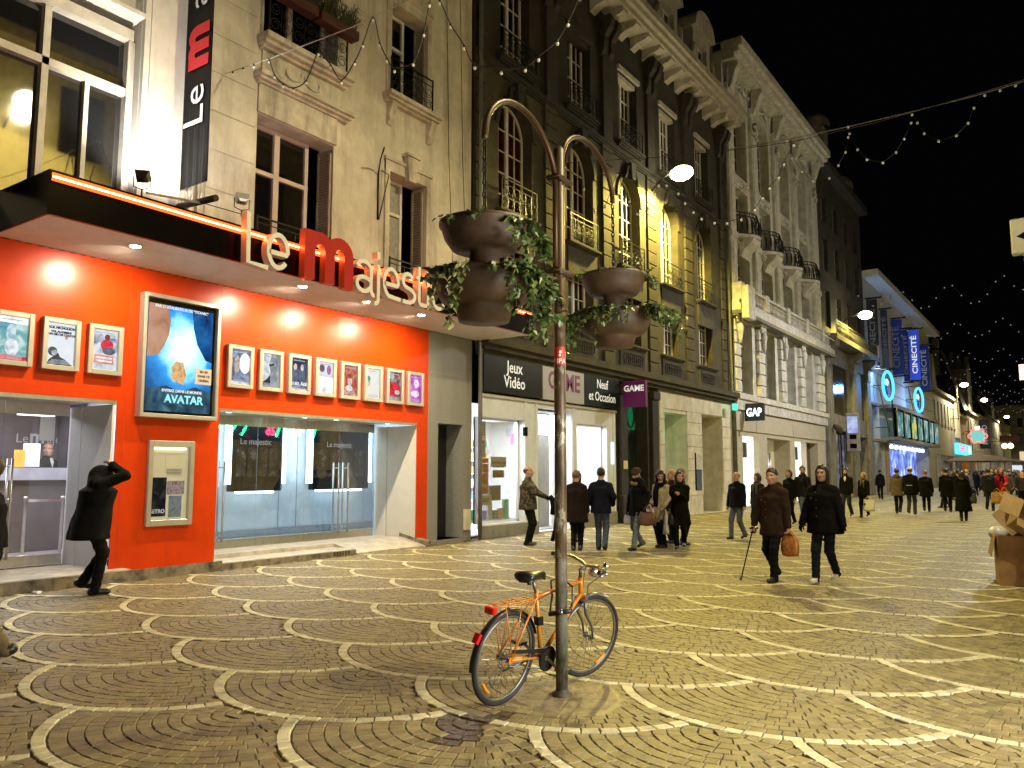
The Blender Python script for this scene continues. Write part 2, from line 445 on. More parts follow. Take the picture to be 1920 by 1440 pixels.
m_glass = GLASS('shop_glass', (0.97, 0.985, 0.99), 0.07)
m_neon = E('red_neon', (1.0, 0.30, 0.13), 7.0)
m_tube = E('cool_tube', (0.66, 0.90, 1.0), 8.0)
m_led = E('red_led', (1.0, 0.02, 0.02), 14.0)
m_down = E('downlight_disc', (1.0, 0.86, 0.58), 330.0)
cin = thing('cinema_building', 'cream stone building with red cinema front and black canopy', 'building', (X, 9, 0))
# --- upper wall
W_A = (9.08, 10.98, 5.6, 8.38, 0.45); W_A2 = (9.15, 11.0, 9.93, 13.6, 0.5)
W_B = (12.62, 13.86, 6.0, 8.36, 0.40); W_B2 = (12.6, 13.84, 10.14, 12.4, 0.40); W_A3 = (9.15, 11.0, 14.2, 16.8, 0.4); W_B3 = (12.6, 13.84, 14.2, 16.4, 0.4)
wb = wall_geo(MB(), X, 7.72, 15.62, 4.95, 20.0, [W_A, W_A2, W_B, W_B2, W_A3, W_B3])
wb.build('wall', m_cream, cin)
# ashlar blocks marked out by recessed joints on the pier (courses proud of the wall)
def blocks(y0, y1, z0, z1, n, hcourse, name, par, mat, Xp=X, th=0.02, gap=0.012):
 z = z0
 while z < z1 - 0.1:
  zt = min(z + hcourse, z1)
  MB().bevbox(Xp + 0.002, Xp + th, y0 + gap, y1 - gap, z + gap, zt - gap, 0.006).build(name, mat, par)
  z += hcourse
blocks(8.02, 9.04, 5.9, 11.6, 1, 0.72, 'stone_block', cin, m_cream)
# white flood-lit pilaster with two ribs
pil = MB().box(X - 0.3, X + 0.10, 6.70, 7.72, 4.95, 20, 0)
pil.build('pilaster', m_render, cin)
for (a, b, t) in ((6.706, 6.80, 0.19), (6.84, 6.92, 0.15), (7.64, 7.714, 0.16), (7.86, 7.98, 0.07)):
 MB().box(X - 0.01, X + t, a, b, 4.95, 20, 0).build('pilaster_rib', m_render if t > 0.1 else m_cream2, cin)
# --- left glazing with deep painted frame
gx = X - 0.18
MB().box(X - 0.4, X - 0.02, -4, 6.70, 9.02, 20, 0).box(X - 0.4, X - 0.04, -4, 6.70, 4.95, 5.55, 0).build('wall', m_render, cin)
win = MB()
for (a, b, c, d, p) in ((-4, 6.64, 8.68, 8.86, 0.16), (-4, 6.64, 7.74, 7.86, 0.10), (-4, 6.64, 5.56, 5.64, 0.08)): win.box(gx - 0.03, gx + p, a, b, c, d)
for (a, b, c, d, p) in ((6.58, 6.69, 5.64, 8.68, 0.12), (5.29, 5.39, 5.64, 8.68, 0.10), (5.95, 6.02, 5.64, 7.74, 0.07), (4.66, 4.71, 5.64, 7.74, 0.05), (3.9, 4.0, 5.64, 8.68, 0.1), (2.5, 2.6, 5.64, 8.68, 0.1)): win.box(gx - 0.03, gx + p, a, b, c, d)
m_mir = M('mirror_pane', (0.012, 0.012, 0.013), 0.03, var=0, spec=1.0)
m_mir.node_tree.nodes['Principled BSDF'].inputs['IOR'].default_value = 1.75
winf = win.build('window', m_paintw, cin)
for (a, b, c, d) in ((5.39, 5.95, 5.64, 7.74), (6.02, 6.58, 5.64, 7.74), (4.71, 5.29, 5.64, 7.74), (4.0, 4.66, 5.64, 7.74), (5.39, 6.58, 7.86, 8.68), (4.0, 5.29, 7.86, 8.68), (2.6, 3.9, 5.64, 8.68)):
 MB().quad((gx - 0.02, a, c), (gx - 0.02, b, c), (gx - 0.02, b, d), (gx - 0.02, a, d)).build('pane', m_mir, winf)
# ledge above the glazing and small bracket light
MB().box(X - 0.02, X + 0.28, -4, 6.66, 8.99, 9.06).build('ledge', m_render, cin)
# --- windows with french casements
def casement(par, y0, y1, z0, z1, xw, transom=None, mid=True, frame=0.06, mat=None, pane=None, bars=(), name='window', arch=None, curtain=None):
 mat = mat or m_wframe; pane = pane or m_darkpane
 f = MB(); t = 0.05
 f.box(xw - t, xw + t, y0, y0 + frame, z0, z1).box(xw - t, xw + t, y1 - frame, y1, z0, z1)
 f.box(xw - t, xw + t, y0, y1, z0, z0 + frame).box(xw - t + .001, xw + t - .001, y0, y1, z1 - frame, z1)
 ym = (y0 + y1) / 2
 if mid: f.box(xw - t + .002, xw + t + 0.012, ym - frame * 0.75, ym + frame * 0.75, z0 + .001, z1 - .001)
 if transom: f.box(xw - t + .003, xw + t + 0.006, y0, y1, transom - frame / 2, transom + frame / 2)
 for (kind, v) in bars:
  if kind == 'h': f.box(xw - 0.015, xw + 0.03, y0, y1, v - 0.014, v + 0.014)
  else: f.box(xw - 0.016, xw + 0.031, v - 0.014, v + 0.014, z0, z1)
 o = f.build(name, mat, par)
 zs = [z0 + frame] + ([transom] if transom else []) + [z1 - frame]
 yss = [y0 + frame] + ([ym] if mid else []) + [y1 - frame]
 for a, b in zip(yss, yss[1:]):
  for c, d in zip(zs, zs[1:]):
   MB().quad((xw, a, c), (xw, b, c), (xw, b, d), (xw, a, d)).build('pane', pane, o)
 return o
def louver_panel(par, y, x0, x1, z0, z1):
 """folded slatted shutter standing in the right-hand reveal, facing -y"""
 f = MB().box(x0, x0 + 0.05, y - 0.03, y + 0.02, z0, z1).box(x1 - 0.05, x1, y - 0.03, y + 0.02, z0, z1)
 f.box(x0, x1, y - 0.029, y + 0.019, z1 - 0.06, z1).box(x0, x1, y - 0.028, y + 0.018, z0, z0 + 0.06)
 o = f.build('shutter', m_louver, par)
 n = int((z1 - z0 - 0.12) / 0.062)
 for i in range(n):
  z = z0 + 0.06 + (i + 0.5) * (z1 - z0 - 0.12) / n
  MB().obox(((x0 + x1) / 2, y - 0.004, z), (1, 0, 0), (0, 1, -0.75), (0, 0.75, 1), (x1 - x0) / 2 - 0.05, 0.026, 0.006).build('slat', m_louver, o)
m_pinkw = M('pinkish_paint', (0.56, 0.45, 0.40), 0.5, var=0.1)
xw = X - 0.40
casement(cin, 9.02, 10.62, 5.6, 8.36, xw, transom=7.42, frame=0.085, mat=m_pinkw)
for v in (9.38, 10.25):
 pass
louver_panel(cin, 10.93, X - 0.40, X - 0.02, 5.62, 8.28)
MB().box(X - 0.02, X + 0.05, 9.06, 11.02, 8.40, 8.98).build('lintel_panel', m_cream2, cin)
def ledge(par, y0, y1, z, d=0.2, h=0.16, mat=None, name='ledge'):
 m = MB(); m.box(X - 0.02, X + d, y0, y1, z + h * 0.55, z + h); m.box(X - 0.02, X + d * 0.72, y0 + 0.03, y1 - 0.03, z + h * 0.25, z + h * 0.55); m.box(X - 0.02, X + d * 0.4, y0 + 0.06, y1 - 0.06, z, z + h * 0.25)
 return m.build(name, mat or m_cream2, par)
ledge(cin, 8.95, 11.34, 8.96, 0.26, 0.2)
MB().box(X - 0.02, X + 0.04, 9.12, 11.1, 9.16, 9.66).build('frieze_panel', m_cream2, cin)
# carved scroll in the frieze
sc_ = MB()
for sgn in (-1, 1):
 sc_.tube([(X + 0.06, 10.1 + sgn * (0.07 + 0.30 * t - 0.1 * math.sin(6 * t)), 9.42 + 0.10 * math.cos(5.5 * t)) for t in np.linspace(0, 1, 14)], 0.028, 6)
sc_.build('carved_scroll', m_cream2, cin)
ledge(cin, 9.0, 11.25, 9.66, 0.34, 0.24)
casement(cin, 9.15, 11.0, 9.93, 13.58, X - 0.45, transom=12.6, frame=0.08, mat=m_pinkw)
casement(cin, 12.66, 13.4, 6.02, 8.34, X - 0.36, transom=7.55, frame=0.07, mid=False)
casement(cin, 12.64, 13.38, 10.16, 12.36, X - 0.36, transom=11.55, frame=0.07, mid=False)
for (z0, z1) in ((6.05, 8.3), (10.2, 12.3)): louver_panel(cin, 13.8, X - 0.36, X - 0.02, z0, z1)
m_curt = M('net_curtain', (0.30, 0.30, 0.27), 0.8, var=0.2, scale=9)
for (z0, z1) in ((6.1, 7.5), (7.6, 8.26)):
 MB().quad((X - 0.353, 12.9, z0), (X - 0.353, 13.32, z0), (X - 0.353, 13.32, z1), (X - 0.353, 12.9, z1)).build('curtain', m_curt, cin)
for (z0, z1, ow) in ((9.05, 11.95, (13.3, 9.5)),): pass
# surrounds with keystone
for (y0, y1, z0, z1) in ((12.62, 13.86, 6.0, 8.36), (12.6, 13.84, 10.14, 12.4)):
 s = MB().box(X - 0.02, X + 0.05, y0 - 0.14, y0 - 0.002, z0, z1 + 0.24).box(X - 0.02, X + 0.05, y1 + 0.002, y1 + 0.14, z0, z1 + 0.24).box(X - 0.02, X + 0.049, y0 - 0.14, y1 + 0.14, z1 + 0.002, z1 + 0.24)
 s.box(X - 0.02, X + 0.09, y0 - 0.18, y1 + 0.18, z1 + 0.24, z1 + 0.31)
 s.build('window_surround', m_cream2, cin)
ks = MB(); ym = 13.24
ks.poly([(-0.12, -0.36), (0.12, -0.36), (0.17, 0.22), (-0.17, 0.22)], (X + 0.04, ym, 8.62), (0, 1, 0), (0, 0, 1), (1, 0, 0), 0.13)
ks.box(X, X + 0.22, ym - 0.22, ym + 0.22, 8.84, 8.90)
ks.build('keystone', m_cream2, cin)
# sill with consoles under the upper window
ledge(cin, 12.36, 14.16, 9.93, 0.30, 0.2)
for y in (12.58, 13.92):
 MB().poly([(0, 0), (0.2, 0), (0.2, -0.1), (0.12, -0.3), (0.13, -0.42), (0.05, -0.52), (0, -0.5)], (X, y - 0.08, 9.95), (1, 0, 0), (0, 0, 1), (0, 1, 0), 0.16).build('console', m_cream2, cin)
# iron railings
def railing(par, y0, y1, z0, h, x, scroll=True, bars=9, name='railing', mat=None, r=0.011):
 m = MB()
 for z in (z0 + 0.04, z0 + h): m.box(x - 0.016, x + 0.016, y0, y1, z - 0.014, z + 0.014)
 m.box(x - 0.010, x + 0.010, y0, y1, z0 + h * 0.82 - 0.008, z0 + h * 0.82 + 0.008)
 for y in (y0 + 0.012, y1 - 0.012): m.box(x - 0.018, x + 0.018, y - 0.012, y + 0.012, z0, z0 + h + 0.03)
 w = (y1 - y0) / bars
 for i in range(bars):
  yc = y0 + (i + 0.5) * w
  m.tube([(x, yc - w / 2, z0 + 0.04), (x, yc - w / 2, z0 + h * 0.82)], r * 0.8, 5, sm=False)
  if scroll:
   q = min(w * 0.46, h * 0.2)
   m.tube([(x, yc + q * math.cos(a) * (1 - a / 14), z0 + h * 0.27 + q * math.sin(a) * (1 - a / 14)) for a in np.linspace(0, 9, 14)], r * 0.7, 5)
   m.tube([(x, yc - q * math.cos(a) * (1 - a / 14), z0 + h * 0.60 - q * math.sin(a) * (1 - a / 14)) for a in np.linspace(0, 9, 14)], r * 0.7, 5)
 return m.build(name, mat or m_iron, par)
railing(cin, 12.5, 13.94, 10.12, 0.86, X + 0.14, bars=5)
railing(cin, 9.1, 11.1, 9.9, 0.95, X + 0.22, bars=7)
railing(cin, 9.1, 10.9, 5.75, 0.62, X + 0.06, scroll=False, bars=6)
railing(cin, 12.62, 13.84, 5.75, 0.62, X + 0.06, scroll=False, bars=5)
# flower boxes on the upper balcony
m_terra = M('red_box', (0.055, 0.013, 0.008), 0.7, var=0.3)
m_twig = M('dry_plant', (0.045, 0.05, 0.02), 0.8, var=0.4, scale=12)
for (y0, y1, lab) in ((9.14, 10.06, 'red window box on the left of the iron balcony rail'), (10.12, 11.16, 'red window box with dry grass on the right of the balcony rail')):
 t = thing('flower_box', lab, 'flower box', (X + 0.36, y0, 10.62))
 bx = MB().bevbox(X + 0.26, X + 0.52, y0, y1, 10.60, 10.80, 0.02).build('box', m_terra, t)
 mb = MB(); rr = random.Random(int(y0 * 10))
 for i in range(170):
  y = rr.uniform(y0 + 0.04, y1 - 0.04); x = X + 0.39 + rr.uniform(-0.08, 0.08); l = rr.uniform(0.15, 0.48); a = rr.uniform(-0.9, 1.2); b_ = rr.uniform(-0.5, 0.9)
  p0 = Vector((x, y, 10.79)); p1 = p0 + Vector((b_ * l * 0.5, a * l * 0.6, l)); p2 = p1 + Vector((b_ * l * 0.4, a * l * 0.6, -l * 0.25))
  s_ = Vector((0.006, 0.008, 0))
  mb.add([p0 - s_, p0 + s_, p1 + s_ * 0.7, p1 - s_ * 0.7, p2], [(0, 1, 2, 3), (3, 2, 4)])
 mb.build('plant', m_twig, t)
# iron hook bracket on the wall
MB().tube([(X + 0.02, 12.28, 7.15), (X + 0.04, 12.26, 8.2), (X + 0.35, 12.0, 8.35), (X + 0.75, 11.7, 8.42)], 0.018, 6).tube([(X + 0.03, 12.3, 7.15), (X + 0.28, 12.34, 8.12), (X + 0.02, 12.38, 8.3)], 0.014, 6).build('wall_bracket', m_iron, cin)
for (y, z) in ((14.55, 0), (15.1, 0)):
 MB().tube([(X + 0.02, y, 14), (X + 0.02, y + 0.15, 9.5), (X + 0.02, y + 0.4, 5.6)], 0.006, 4).build('cable', m_iron, cin)
# --- ground floor, red front
DL = (-4, 6.68, 0.10, 2.76); DR = (8.52, 13.68, 0.10, 2.76)
r = MB(); wall_geo(r, X, -4, 14.05, 0.10, 4.95, [DL, DR], depth=0.02)
r.quad((X, 14.05, 0), (X - 0.4, 14.05, 0), (X - 0.4, 14.05, 4.95), (X, 14.05, 4.95))
r.box(X - 0.05, X - 0.001, 13.7, 14.05, 0.0, 0.1)
r.build('red_front', m_red, cin)
# panel joints of the red cladding (thin recess strips)
for y, za, zb in ((6.80, .1, 4.9), (8.46, 2.78, 4.9), (9.87, 2.78, 4.9), (11.21, 2.78, 4.9), (12.55, 2.78, 4.9), (7.62, .1, .77)):
 MB().box(X + 0.0005, X + 0.003, y - 0.004, y + 0.004, za, zb).build('panel_joint', M('joint_red', (0.45, 0.03, 0.008), 0.5, var=0), cin)
# lintel metal edges + reveals of the two entrances
GX = -13.5
for (a, b) in ((-4, 6.68), (8.52, 13.68)):
 MB().box(GX - 0.1, X - 0.012, a, b, 2.765, 2.86).build('soffit_panel', m_white, cin)
 MB().box(X - 0.03, X - 0.004, a, b, 2.70, 2.764).build('header_trim', m_alu, cin)
MB().box(-13.12, X - 0.013, 6.62, 6.66, 0.12, 2.70).build('side_panel', m_white, cin)
MB().box(GX - 0.02, -13.14, 6.62, 6.66, 0.12, 2.70).build('side_panel', m_white, cin)
MB().box(-13.12, X - 0.013, 13.69, 13.73, 0.12, 2.70).build('side_panel', M('cream_laminate', (0.60, 0.55, 0.47), 0.4, var=0.04), cin)
MB().box(GX - 0.02, -13.14, 13.69, 13.73, 0.12, 2.70).build('side_panel', MATS['cream_laminate'], cin)
MB().box(-13.5, X - 0.014, 8.50, 8.52, 0.12, 2.70).build('side_panel', m_white, cin)
# small spots above the doors
for y in (9.1, 10.9, 11.75, 13.3):
 MB().lathe([(0.0, 0), (0.05, 0), (0.055, 0.012), (0.045, 0.02)], (-12.75, y, 2.742), 12).build('ceiling_spot', E('small_spot', (0.85, 0.95, 1), 8), cin)
# steps and ramp
st = MB().box(-13.5, -11.95, -4, 6.9, -0.03, 0.17).box(-12.19, -11.96, 6.9, 8.5, -0.03, 0.099)
st.build('step', [m_marble], cin)
MB().box(-11.95, -11.93, -4, 8.5, -0.03, 0.155).box(-11.95, -11.93, 8.5, 11.6, -0.03, 0.10).build('kerb', m_kerb, cin)
MB().box(-13.5, -11.95, 8.5, 11.6, -0.03, 0.115).box(-13.5, -12.6, 8.5, 13.68, 0.116, 0.19).build('step', m_marble, cin)
gr = MB()
for i in range(6):
 for j in range(3):
  gr.box(-11.932, -11.926, 11.0 + i * 0.075, 11.05 + i * 0.075, 0.02 + j * 0.028, 0.04 + j * 0.028)
gr.build('vent_grille', M('vent_dark', (0.02, 0.018, 0.014), 0.8), cin)
for i in range(7):     # ramp planks falling towards the street
 x0 = -12.6 + i * 0.10; z0 = 0.185 - i * 0.022
 MB().add([(x0, 11.62, z0), (x0 + 0.092, 11.62, z0 - 0.02), (x0 + 0.092, 13.68, z0 - 0.02), (x0, 13.68, z0), (x0, 11.62, -0.02), (x0 + 0.092, 11.62, -0.02), (x0 + 0.092, 13.68, -0.02), (x0, 13.68, -0.02)],
             [(0, 1, 2, 3), (0, 4, 5, 1), (1, 5, 6, 2), (2, 6, 7, 3), (3, 7, 4, 0)]).build('ramp_plank', m_marble, cin)
MB().add([(-12.7, 13.68, 0.28), (-11.93, 13.68, 0.12), (-11.93, 13.9, 0.12), (-12.19, 13.9, 0.17), (-12.7, 13.68, 0), (-11.93, 13.68, 0), (-11.93, 13.9, 0), (-12.19, 13.9, 0)], [(0, 1, 2, 3), (0, 4, 5, 1), (1, 5, 6, 2), (2, 6, 7, 3)]).build('ramp_curb', m_kerb, cin)
# --- right entrance: glass doors, metal rails, pulls
zf = 0.19
def glass_leaf(y0, y1, name='glass_door'):
 o = MB().box(GX - 0.02, GX + 0.02, y0 + 0.004, y1 - 0.004, zf, zf + 0.16).build(name, m_alu, cin)
 MB().box(GX - 0.02, GX + 0.02, y0 + 0.004, y1 - 0.004, 2.56, 2.76).build('top_rail', m_alu, o)
 MB().box(GX - 0.006, GX + 0.006, y0 + 0.004, y1 - 0.004, zf + 0.16, 2.56).build('pane', m_glass, o)
 return o
def pull(o, y, z0=0.32, z1=1.86):
 m = MB().tube([(GX + 0.10, y, z0), (GX + 0.10, y, z1)], 0.02, 10).tube([(GX - 0.10, y + 0.02, z0), (GX - 0.10, y + 0.02, z1)], 0.02, 8)
 for z in (z0 + 0.12, z1 - 0.12): m.tube([(GX - 0.1, y + 0.01, z), (GX + 0.1, y, z)], 0.012, 8)
 m.build('pull_bar', m_alu, o)
edges = [8.55, 9.37, 10.34, 10.95, 11.57, 12.60, 13.62]
for i, (a, b) in enumerate(zip(edges, edges[1:])):
 o = glass_leaf(a, b)
 if i == 1: pull(o, a + 0.14)
 if i == 4: pull(o, b - 0.14)
 if i == 5: pull(o, a + 0.14)
# lobby room
LX = -19.0
m_lobw = M('lobby_wall', (0.48, 0.52, 0.56), 0.35, var=0.05)
m_lobf = M('lobby_floor', (0.45, 0.53, 0.58), 0.18, var=0.08, scale=1.5)
rm = MB()
rm.quad((LX, 8.52, 0.18), (GX, 8.52, 0.18), (GX, 15.66, 0.18), (LX, 15.66, 0.18), 1)
rm.quad((LX, 8.4, 3.2), (LX, 15.66, 3.2), (GX - 0.06, 15.66, 3.2), (GX - 0.06, 8.4, 3.2), 0)
rm.quad((-15.55, 8.4, 0), (-15.55, 15.66, 0), (-15.55, 15.66, 3.2), (-15.55, 8.4, 3.2), 0)
rm.quad((LX, 8.40, 0), (LX, 8.40, 3.2), (GX, 8.40, 3.2), (GX, 8.40, 0), 0)
rm.quad((LX, 15.66, 0), (GX, 15.66, 0), (GX, 15.66, 3.2), (LX, 15.66, 3.2), 0)
rm.build('lobby_room', [m_lobw, m_lobf], cin)
for (a, b) in ((10.97, 12.35), (13.28, 15.16)):
 p = MB().box(-15.35, -15.2, a, b, 1.22, 2.84).build('display_board', M('board_black', (0.006, 0.007, 0.009), 0.1, spec=.25), cin)
 for y in (a - 0.05, b + 0.05): MB().box(-15.31, -15.21, y - 0.065, y + 0.065, 1.38, 2.86).build('light_tube', m_tube, p)
 MB().box(-15.34, -15.23, a + 0.2, b - 0.2, 1.17, 1.215).build('light_tube', m_tube, p)
 for j in range(4):
  yy = a + 0.12 + j * (b - a - 0.2) / 4
  MB().box(-15.2, -15.19, yy, yy + (b - a) * 0.17, 1.55, 2.2).build('leaflet', PRINT([(0.02, 0.02, 0.025), (0.05, 0.05, 0.055), (0.10, 0.085, 0.09), (0.30, 0.31, 0.33)], 7, 0.5), p)
 tx = MB(); add_text(tx, 'Le majestic', (-15.195, a + 0.45 * (b - a), 2.27), UY, UZ, 0.19, align='CENTER'); tx.build('lettering', E('pale_letters', (0.7, 0.75, 0.8), 0.5), p)
MB().box(-15.54, -15.50, 8.6, 15.6, 0.2, 0.34).build('skirting', M('skirting', (0.22, 0.25, 0.28), 0.4), cin)
for y in (12.55, 13.08):
 MB().box(-15.545, -15.535, y - 0.005, y + 0.005, 0.34, 3.1).build('panel_joint', M('joint_grey', (0.25, 0.27, 0.3), 0.5, var=0), cin)
lamp('lobby_light', 'AREA', (-14.5, 12.0, 3.1), 230, (0.76, 0.92, 1.0), target=(-14.5, 12.0, 0), size=(1.4, 6.5))
# --- left entrance
GXl = GX
for (a, b) in ((2.6, 4.2), (4.2, 5.62), (5.62, 6.60)):
 o = glass_leaf(a, b)
 if a > 4: pull(o, a + 0.12 if a > 5 else b - 0.12)
m_lobp = M('lobby_mauve', (0.13, 0.105, 0.125), 0.6, var=0.1)
rm = MB()
rm.quad((-20, 0, 0.18), (GX, 0, 0.18), (GX, 8.38, 0.18), (-20, 8.38, 0.18), 1)
rm.quad((-20, 0, 3.2), (-20, 8.38, 3.2), (GX - 0.06, 8.38, 3.2), (GX - 0.06, 0, 3.2), 2)
rm.quad((-17.6, 0, 0), (-17.6, 12, 0), (-17.6, 12, 3.2), (-17.6, 0, 3.2), 0)
rm.quad((-17.6, 8.38, 0), (-16.45, 8.38, 0), (-16.45, 8.38, 3.2), (-17.6, 8.38, 3.2), 0)
rm.build('ticket_hall', [m_lobp, M('hall_floor', (0.34, 0.29, 0.28), 0.25, var=0.1), m_white], cin)
tx = MB(); add_text(tx, 'Le', (-17.58, 7.68, 2.25), UY, UZ, 0.26); add_text(tx, 'm', (-17.58, 7.97, 2.25), UY, UZ, 0.40, bold=0.008); add_text(tx, 'ajestic', (-17.58, 8.16, 2.25), UY, UZ, 0.26, align='LEFT')
tx.build('lettering', M('pale_lettering', (0.55, 0.53, 0.55), 0.5, var=0), cin)
counter = thing('ticket_counter', 'pale ticket counter seen through the left cinema doors', 'counter', (-16.3, 7.4, 0.18))
MB().box(-16.5, -15.9, 5.0, 8.3, 1.50, 1.73).build('counter_top', M('counter_grey', (0.38, 0.37, 0.42), 0.3), counter)
MB().box(-16.5, -16.0, 5.0, 8.3, 0.19, 1.50).build('counter_front', M('counter_front', (0.12, 0.10, 0.095), 0.5), counter)
tag(MB().obox((-16.2, 7.05, 1.90), (0.2, 1, 0), (1, -0.2, 0.1), (0, 0, 1), 0.09, 0.02, 0.16).build('card_display', M('amber_card', (0.6, 0.32, 0.05), 0.5)), 'amber card display standing on the ticket counter', 'card display')
tag(MB().obox((-16.25, 7.28, 1.97), (0.25, 1, 0), (1, -0.25, 0), (0, 0, 1), 0.14, 0.03, 0.22).build('screen', M('screen_back', (0.65, 0.67, 0.70), 0.4)), 'white till screen standing on the ticket counter', 'screen')
hl = thing('ceiling_lamp', 'long white lit lamp above the ticket counter', 'lamp', (-16.2, 7.4, 2.9))
MB().box(-16.3, -16.1, 6.85, 7.45, 2.86, 2.98).build('diffuser', E('hall_lamp', (1, 0.97, 0.9), 7), hl)
MB().box(-16.3, -16.1, 7.0, 7.6, 2.72, 2.75).tube([(-16.2, 7.05, 2.75), (-16.2, 7.05, 2.86)], 0.01, 6).build('lower_rail', E('hall_lamp2', (1, 0.95, 0.9), 3), hl)
lamp('ticket_hall_light', 'AREA', (-15.2, 5.8, 3.1), 300, (0.92, 0.92, 1.0), target=(-15.2, 5.8, 0), size=(2.0, 4.5))
# queue posts with belts
for i, (x, y, lab) in enumerate(((-14.3, 6.12, 'grey queue post nearest the left cinema doors'), (-15.1, 6.72, 'grey queue post in the middle of the ticket hall'), (-14.95, 7.28, 'grey queue post beside the right jamb of the ticket hall'))):
 t = thing('queue_post', lab, 'queue post', (x, y, 0.18), 'queue posts in the ticket hall')
 MB().lathe([(0, 0.2), (0.16, 0.2), (0.16, 0.215), (0.03, 0.235)], (x, y, -0.015), 20).build('foot', m_alu, t)
 MB().lathe([(0.028, 0.21), (0.028, 1.16), (0.035, 1.16), (0.035, 1.22), (0, 1.22)], (x, y, 0), 14).build('post', m_alu, t)
tag(MB().box(-15.13, -15.07, 6.75, 6.76, 1.12, 1.18).bar((-15.1, 6.74, 1.15), (-14.95, 7.26, 1.15), 0.005, 0.05).build('barrier_belt', m_alu), 'pale belt stretched between two queue posts', 'barrier belt')
MB().box(-17.57, -17.55, 8.0, 8.3, 2.3, 3.0).build('notice', M('paper_cream', (0.5, 0.47, 0.40), 0.7, var=0.05), cin)
# --- granite side bay with a dark doorway
g = MB(); wall_geo(g, X, 14.05, 15.7, 0.0, 5.25, [(14.42, 15.33, 0.08, 2.79, 0.55)], depth=0.55)
g.quad((X, 15.7, 0), (X - 0.5, 15.7, 0), (X - 0.5, 15.7, 5.25), (X, 15.7, 5.25))
g.build('granite_wall', m_granite, cin)
for z in (2.83, 3.98):
 MB().box(X + 0.0005, X + 0.003, 14.06, 15.68, z - 0.005, z + 0.005).build('panel_joint', MATS['joint_grey'], cin)
MB().box(X - 0.55, X - 0.5, 14.42, 15.33, 0.08, 2.79).build('door', M('black_door', (0.008, 0.008, 0.008), 0.4), cin)
MB().box(X - 0.5, X + 0.03, 14.40, 15.35, -0.02, 0.08).build('step', m_granite, cin)
tag(MB().bevbox(X + 0.002, X + 0.08, 15.38, 15.6, 0.25, 0.75, 0.01).build('meter_box', M('meter_cream', (0.55, 0.49, 0.34), 0.6)), 'cream meter box on the granite wall beside the drainpipe', 'meter box')
# --- canopy
CX = -10.59; cy0, cy1, cz0, cz1 = 4.74, 15.95, 4.95, 5.54
can = MB()
can.box(X, CX - 0.03, cy0 + 0.03, cy1 - 0.02, cz0 + 0.02, cz1 - 0.02)
can.build('canopy', m_black, cin)
ca = [o for o in cin.children if o.name.startswith('canopy')][0]
MB().box(CX - 0.029, CX, cy0, cy1, cz0, cz1).box(X, CX - 0.03, cy0, cy0 + 0.029, cz0, cz1).build('fascia', m_black, ca)
ns = 16; wsl = (CX - 0.04 - X - 0.01) / ns
for i in range(ns):
 x0 = X + 0.01 + i * wsl
 MB().bevbox(x0 + 0.003, x0 + wsl - 0.003, cy0 + 0.035, cy1 - 0.025, cz0 - 0.005, cz0 + 0.015, 0.004).build('soffit_slat', m_soffit, ca)
MB().box(CX - 0.035, CX - 0.005, cy0 + .03, cy1, cz0 - 0.012, cz0 - 0.001).build('edge_trim', M('red_edge', (0.3, 0.02, 0.01), 0.3), ca)
MB().tube([(CX + 0.055, cy0 + 0.02, 5.435), (CX + 0.055, cy1 - 0.05, 5.435)], 0.015, 10).build('neon_and_halo', E('neon_core', (1, .62, .42), 4.0), ca)
for dz_ in (.036, -.036): MB().tube([(CX + 0.045, cy0 + 0.02, 5.435 + dz_), (CX + 0.045, cy1 - 0.05, 5.435 + dz_)], 0.02, 8).build('neon_and_halo', E('neon_halo', (1, .13, .012), 2.6), ca)  # side tubes added to imitate the orange glow round the neon
for i in range(3):
 yy = cy0 + 1.9 + i * 3.7
 lamp('neon_glow', 'AREA', (CX + .075, yy, 5.435), 26, (1, .16, .03), target=(CX + 1, yy + .001, 5.40), size=(3.6, .02))
 lamp('neon_glow', 'AREA', (CX + .03, yy, 5.56), 9, (1, .16, .03), target=(CX - .6, yy + .001, 7.0), size=(3.6, .02))
hold = MB()
for i in range(12): hold.box(CX, CX + 0.05, cy0 + 0.5 + i * 0.93, cy0 + 0.53 + i * 0.93, 5.40, 5.42)
hold.build('tube_holder', m_iron, ca)
perf = MB()
for i in range(70): perf.box(X + 0.012, X + 0.02, 4.9 + i * 0.155, 4.97 + i * 0.155, cz0 - 0.02, cz0 - 0.006)
tag(perf.build('vent_strip', M('vent_dark2', (0.05, 0.03, 0.025), 0.8), ca), kind='stuff')
DLY = (6.21, 9.33, 10.94, 12.51)
for i, y in enumerate(DLY):
 t = thing('downlight', '%s lit round downlight in the canopy soffit' % ('leftmost', 'second', 'third', 'rightmost')[i], 'downlight', (-11.08, y, cz0), 'downlights in the canopy')
 MB().lathe([(0.075, -0.012), (0.10, -0.012), (0.105, -0.004), (0.10, 0.0)], (-11.08, y, cz0 - 0.004), 20).build('trim_ring', m_alu, t)
 MB().lathe([(0, -0.011), (0.075, -0.011), (0.075, -0.006)], (-11.08, y, cz0 - 0.004), 20).build('lamp_disc', m_down, t)
 lamp('downlight_lamp', 'SPOT', (-11.08, y, cz0 - 0.05), 430, (1.0, 0.86, 0.62), 0.06, (-12.1, y, 2.5), angle=165, blend=0.8)
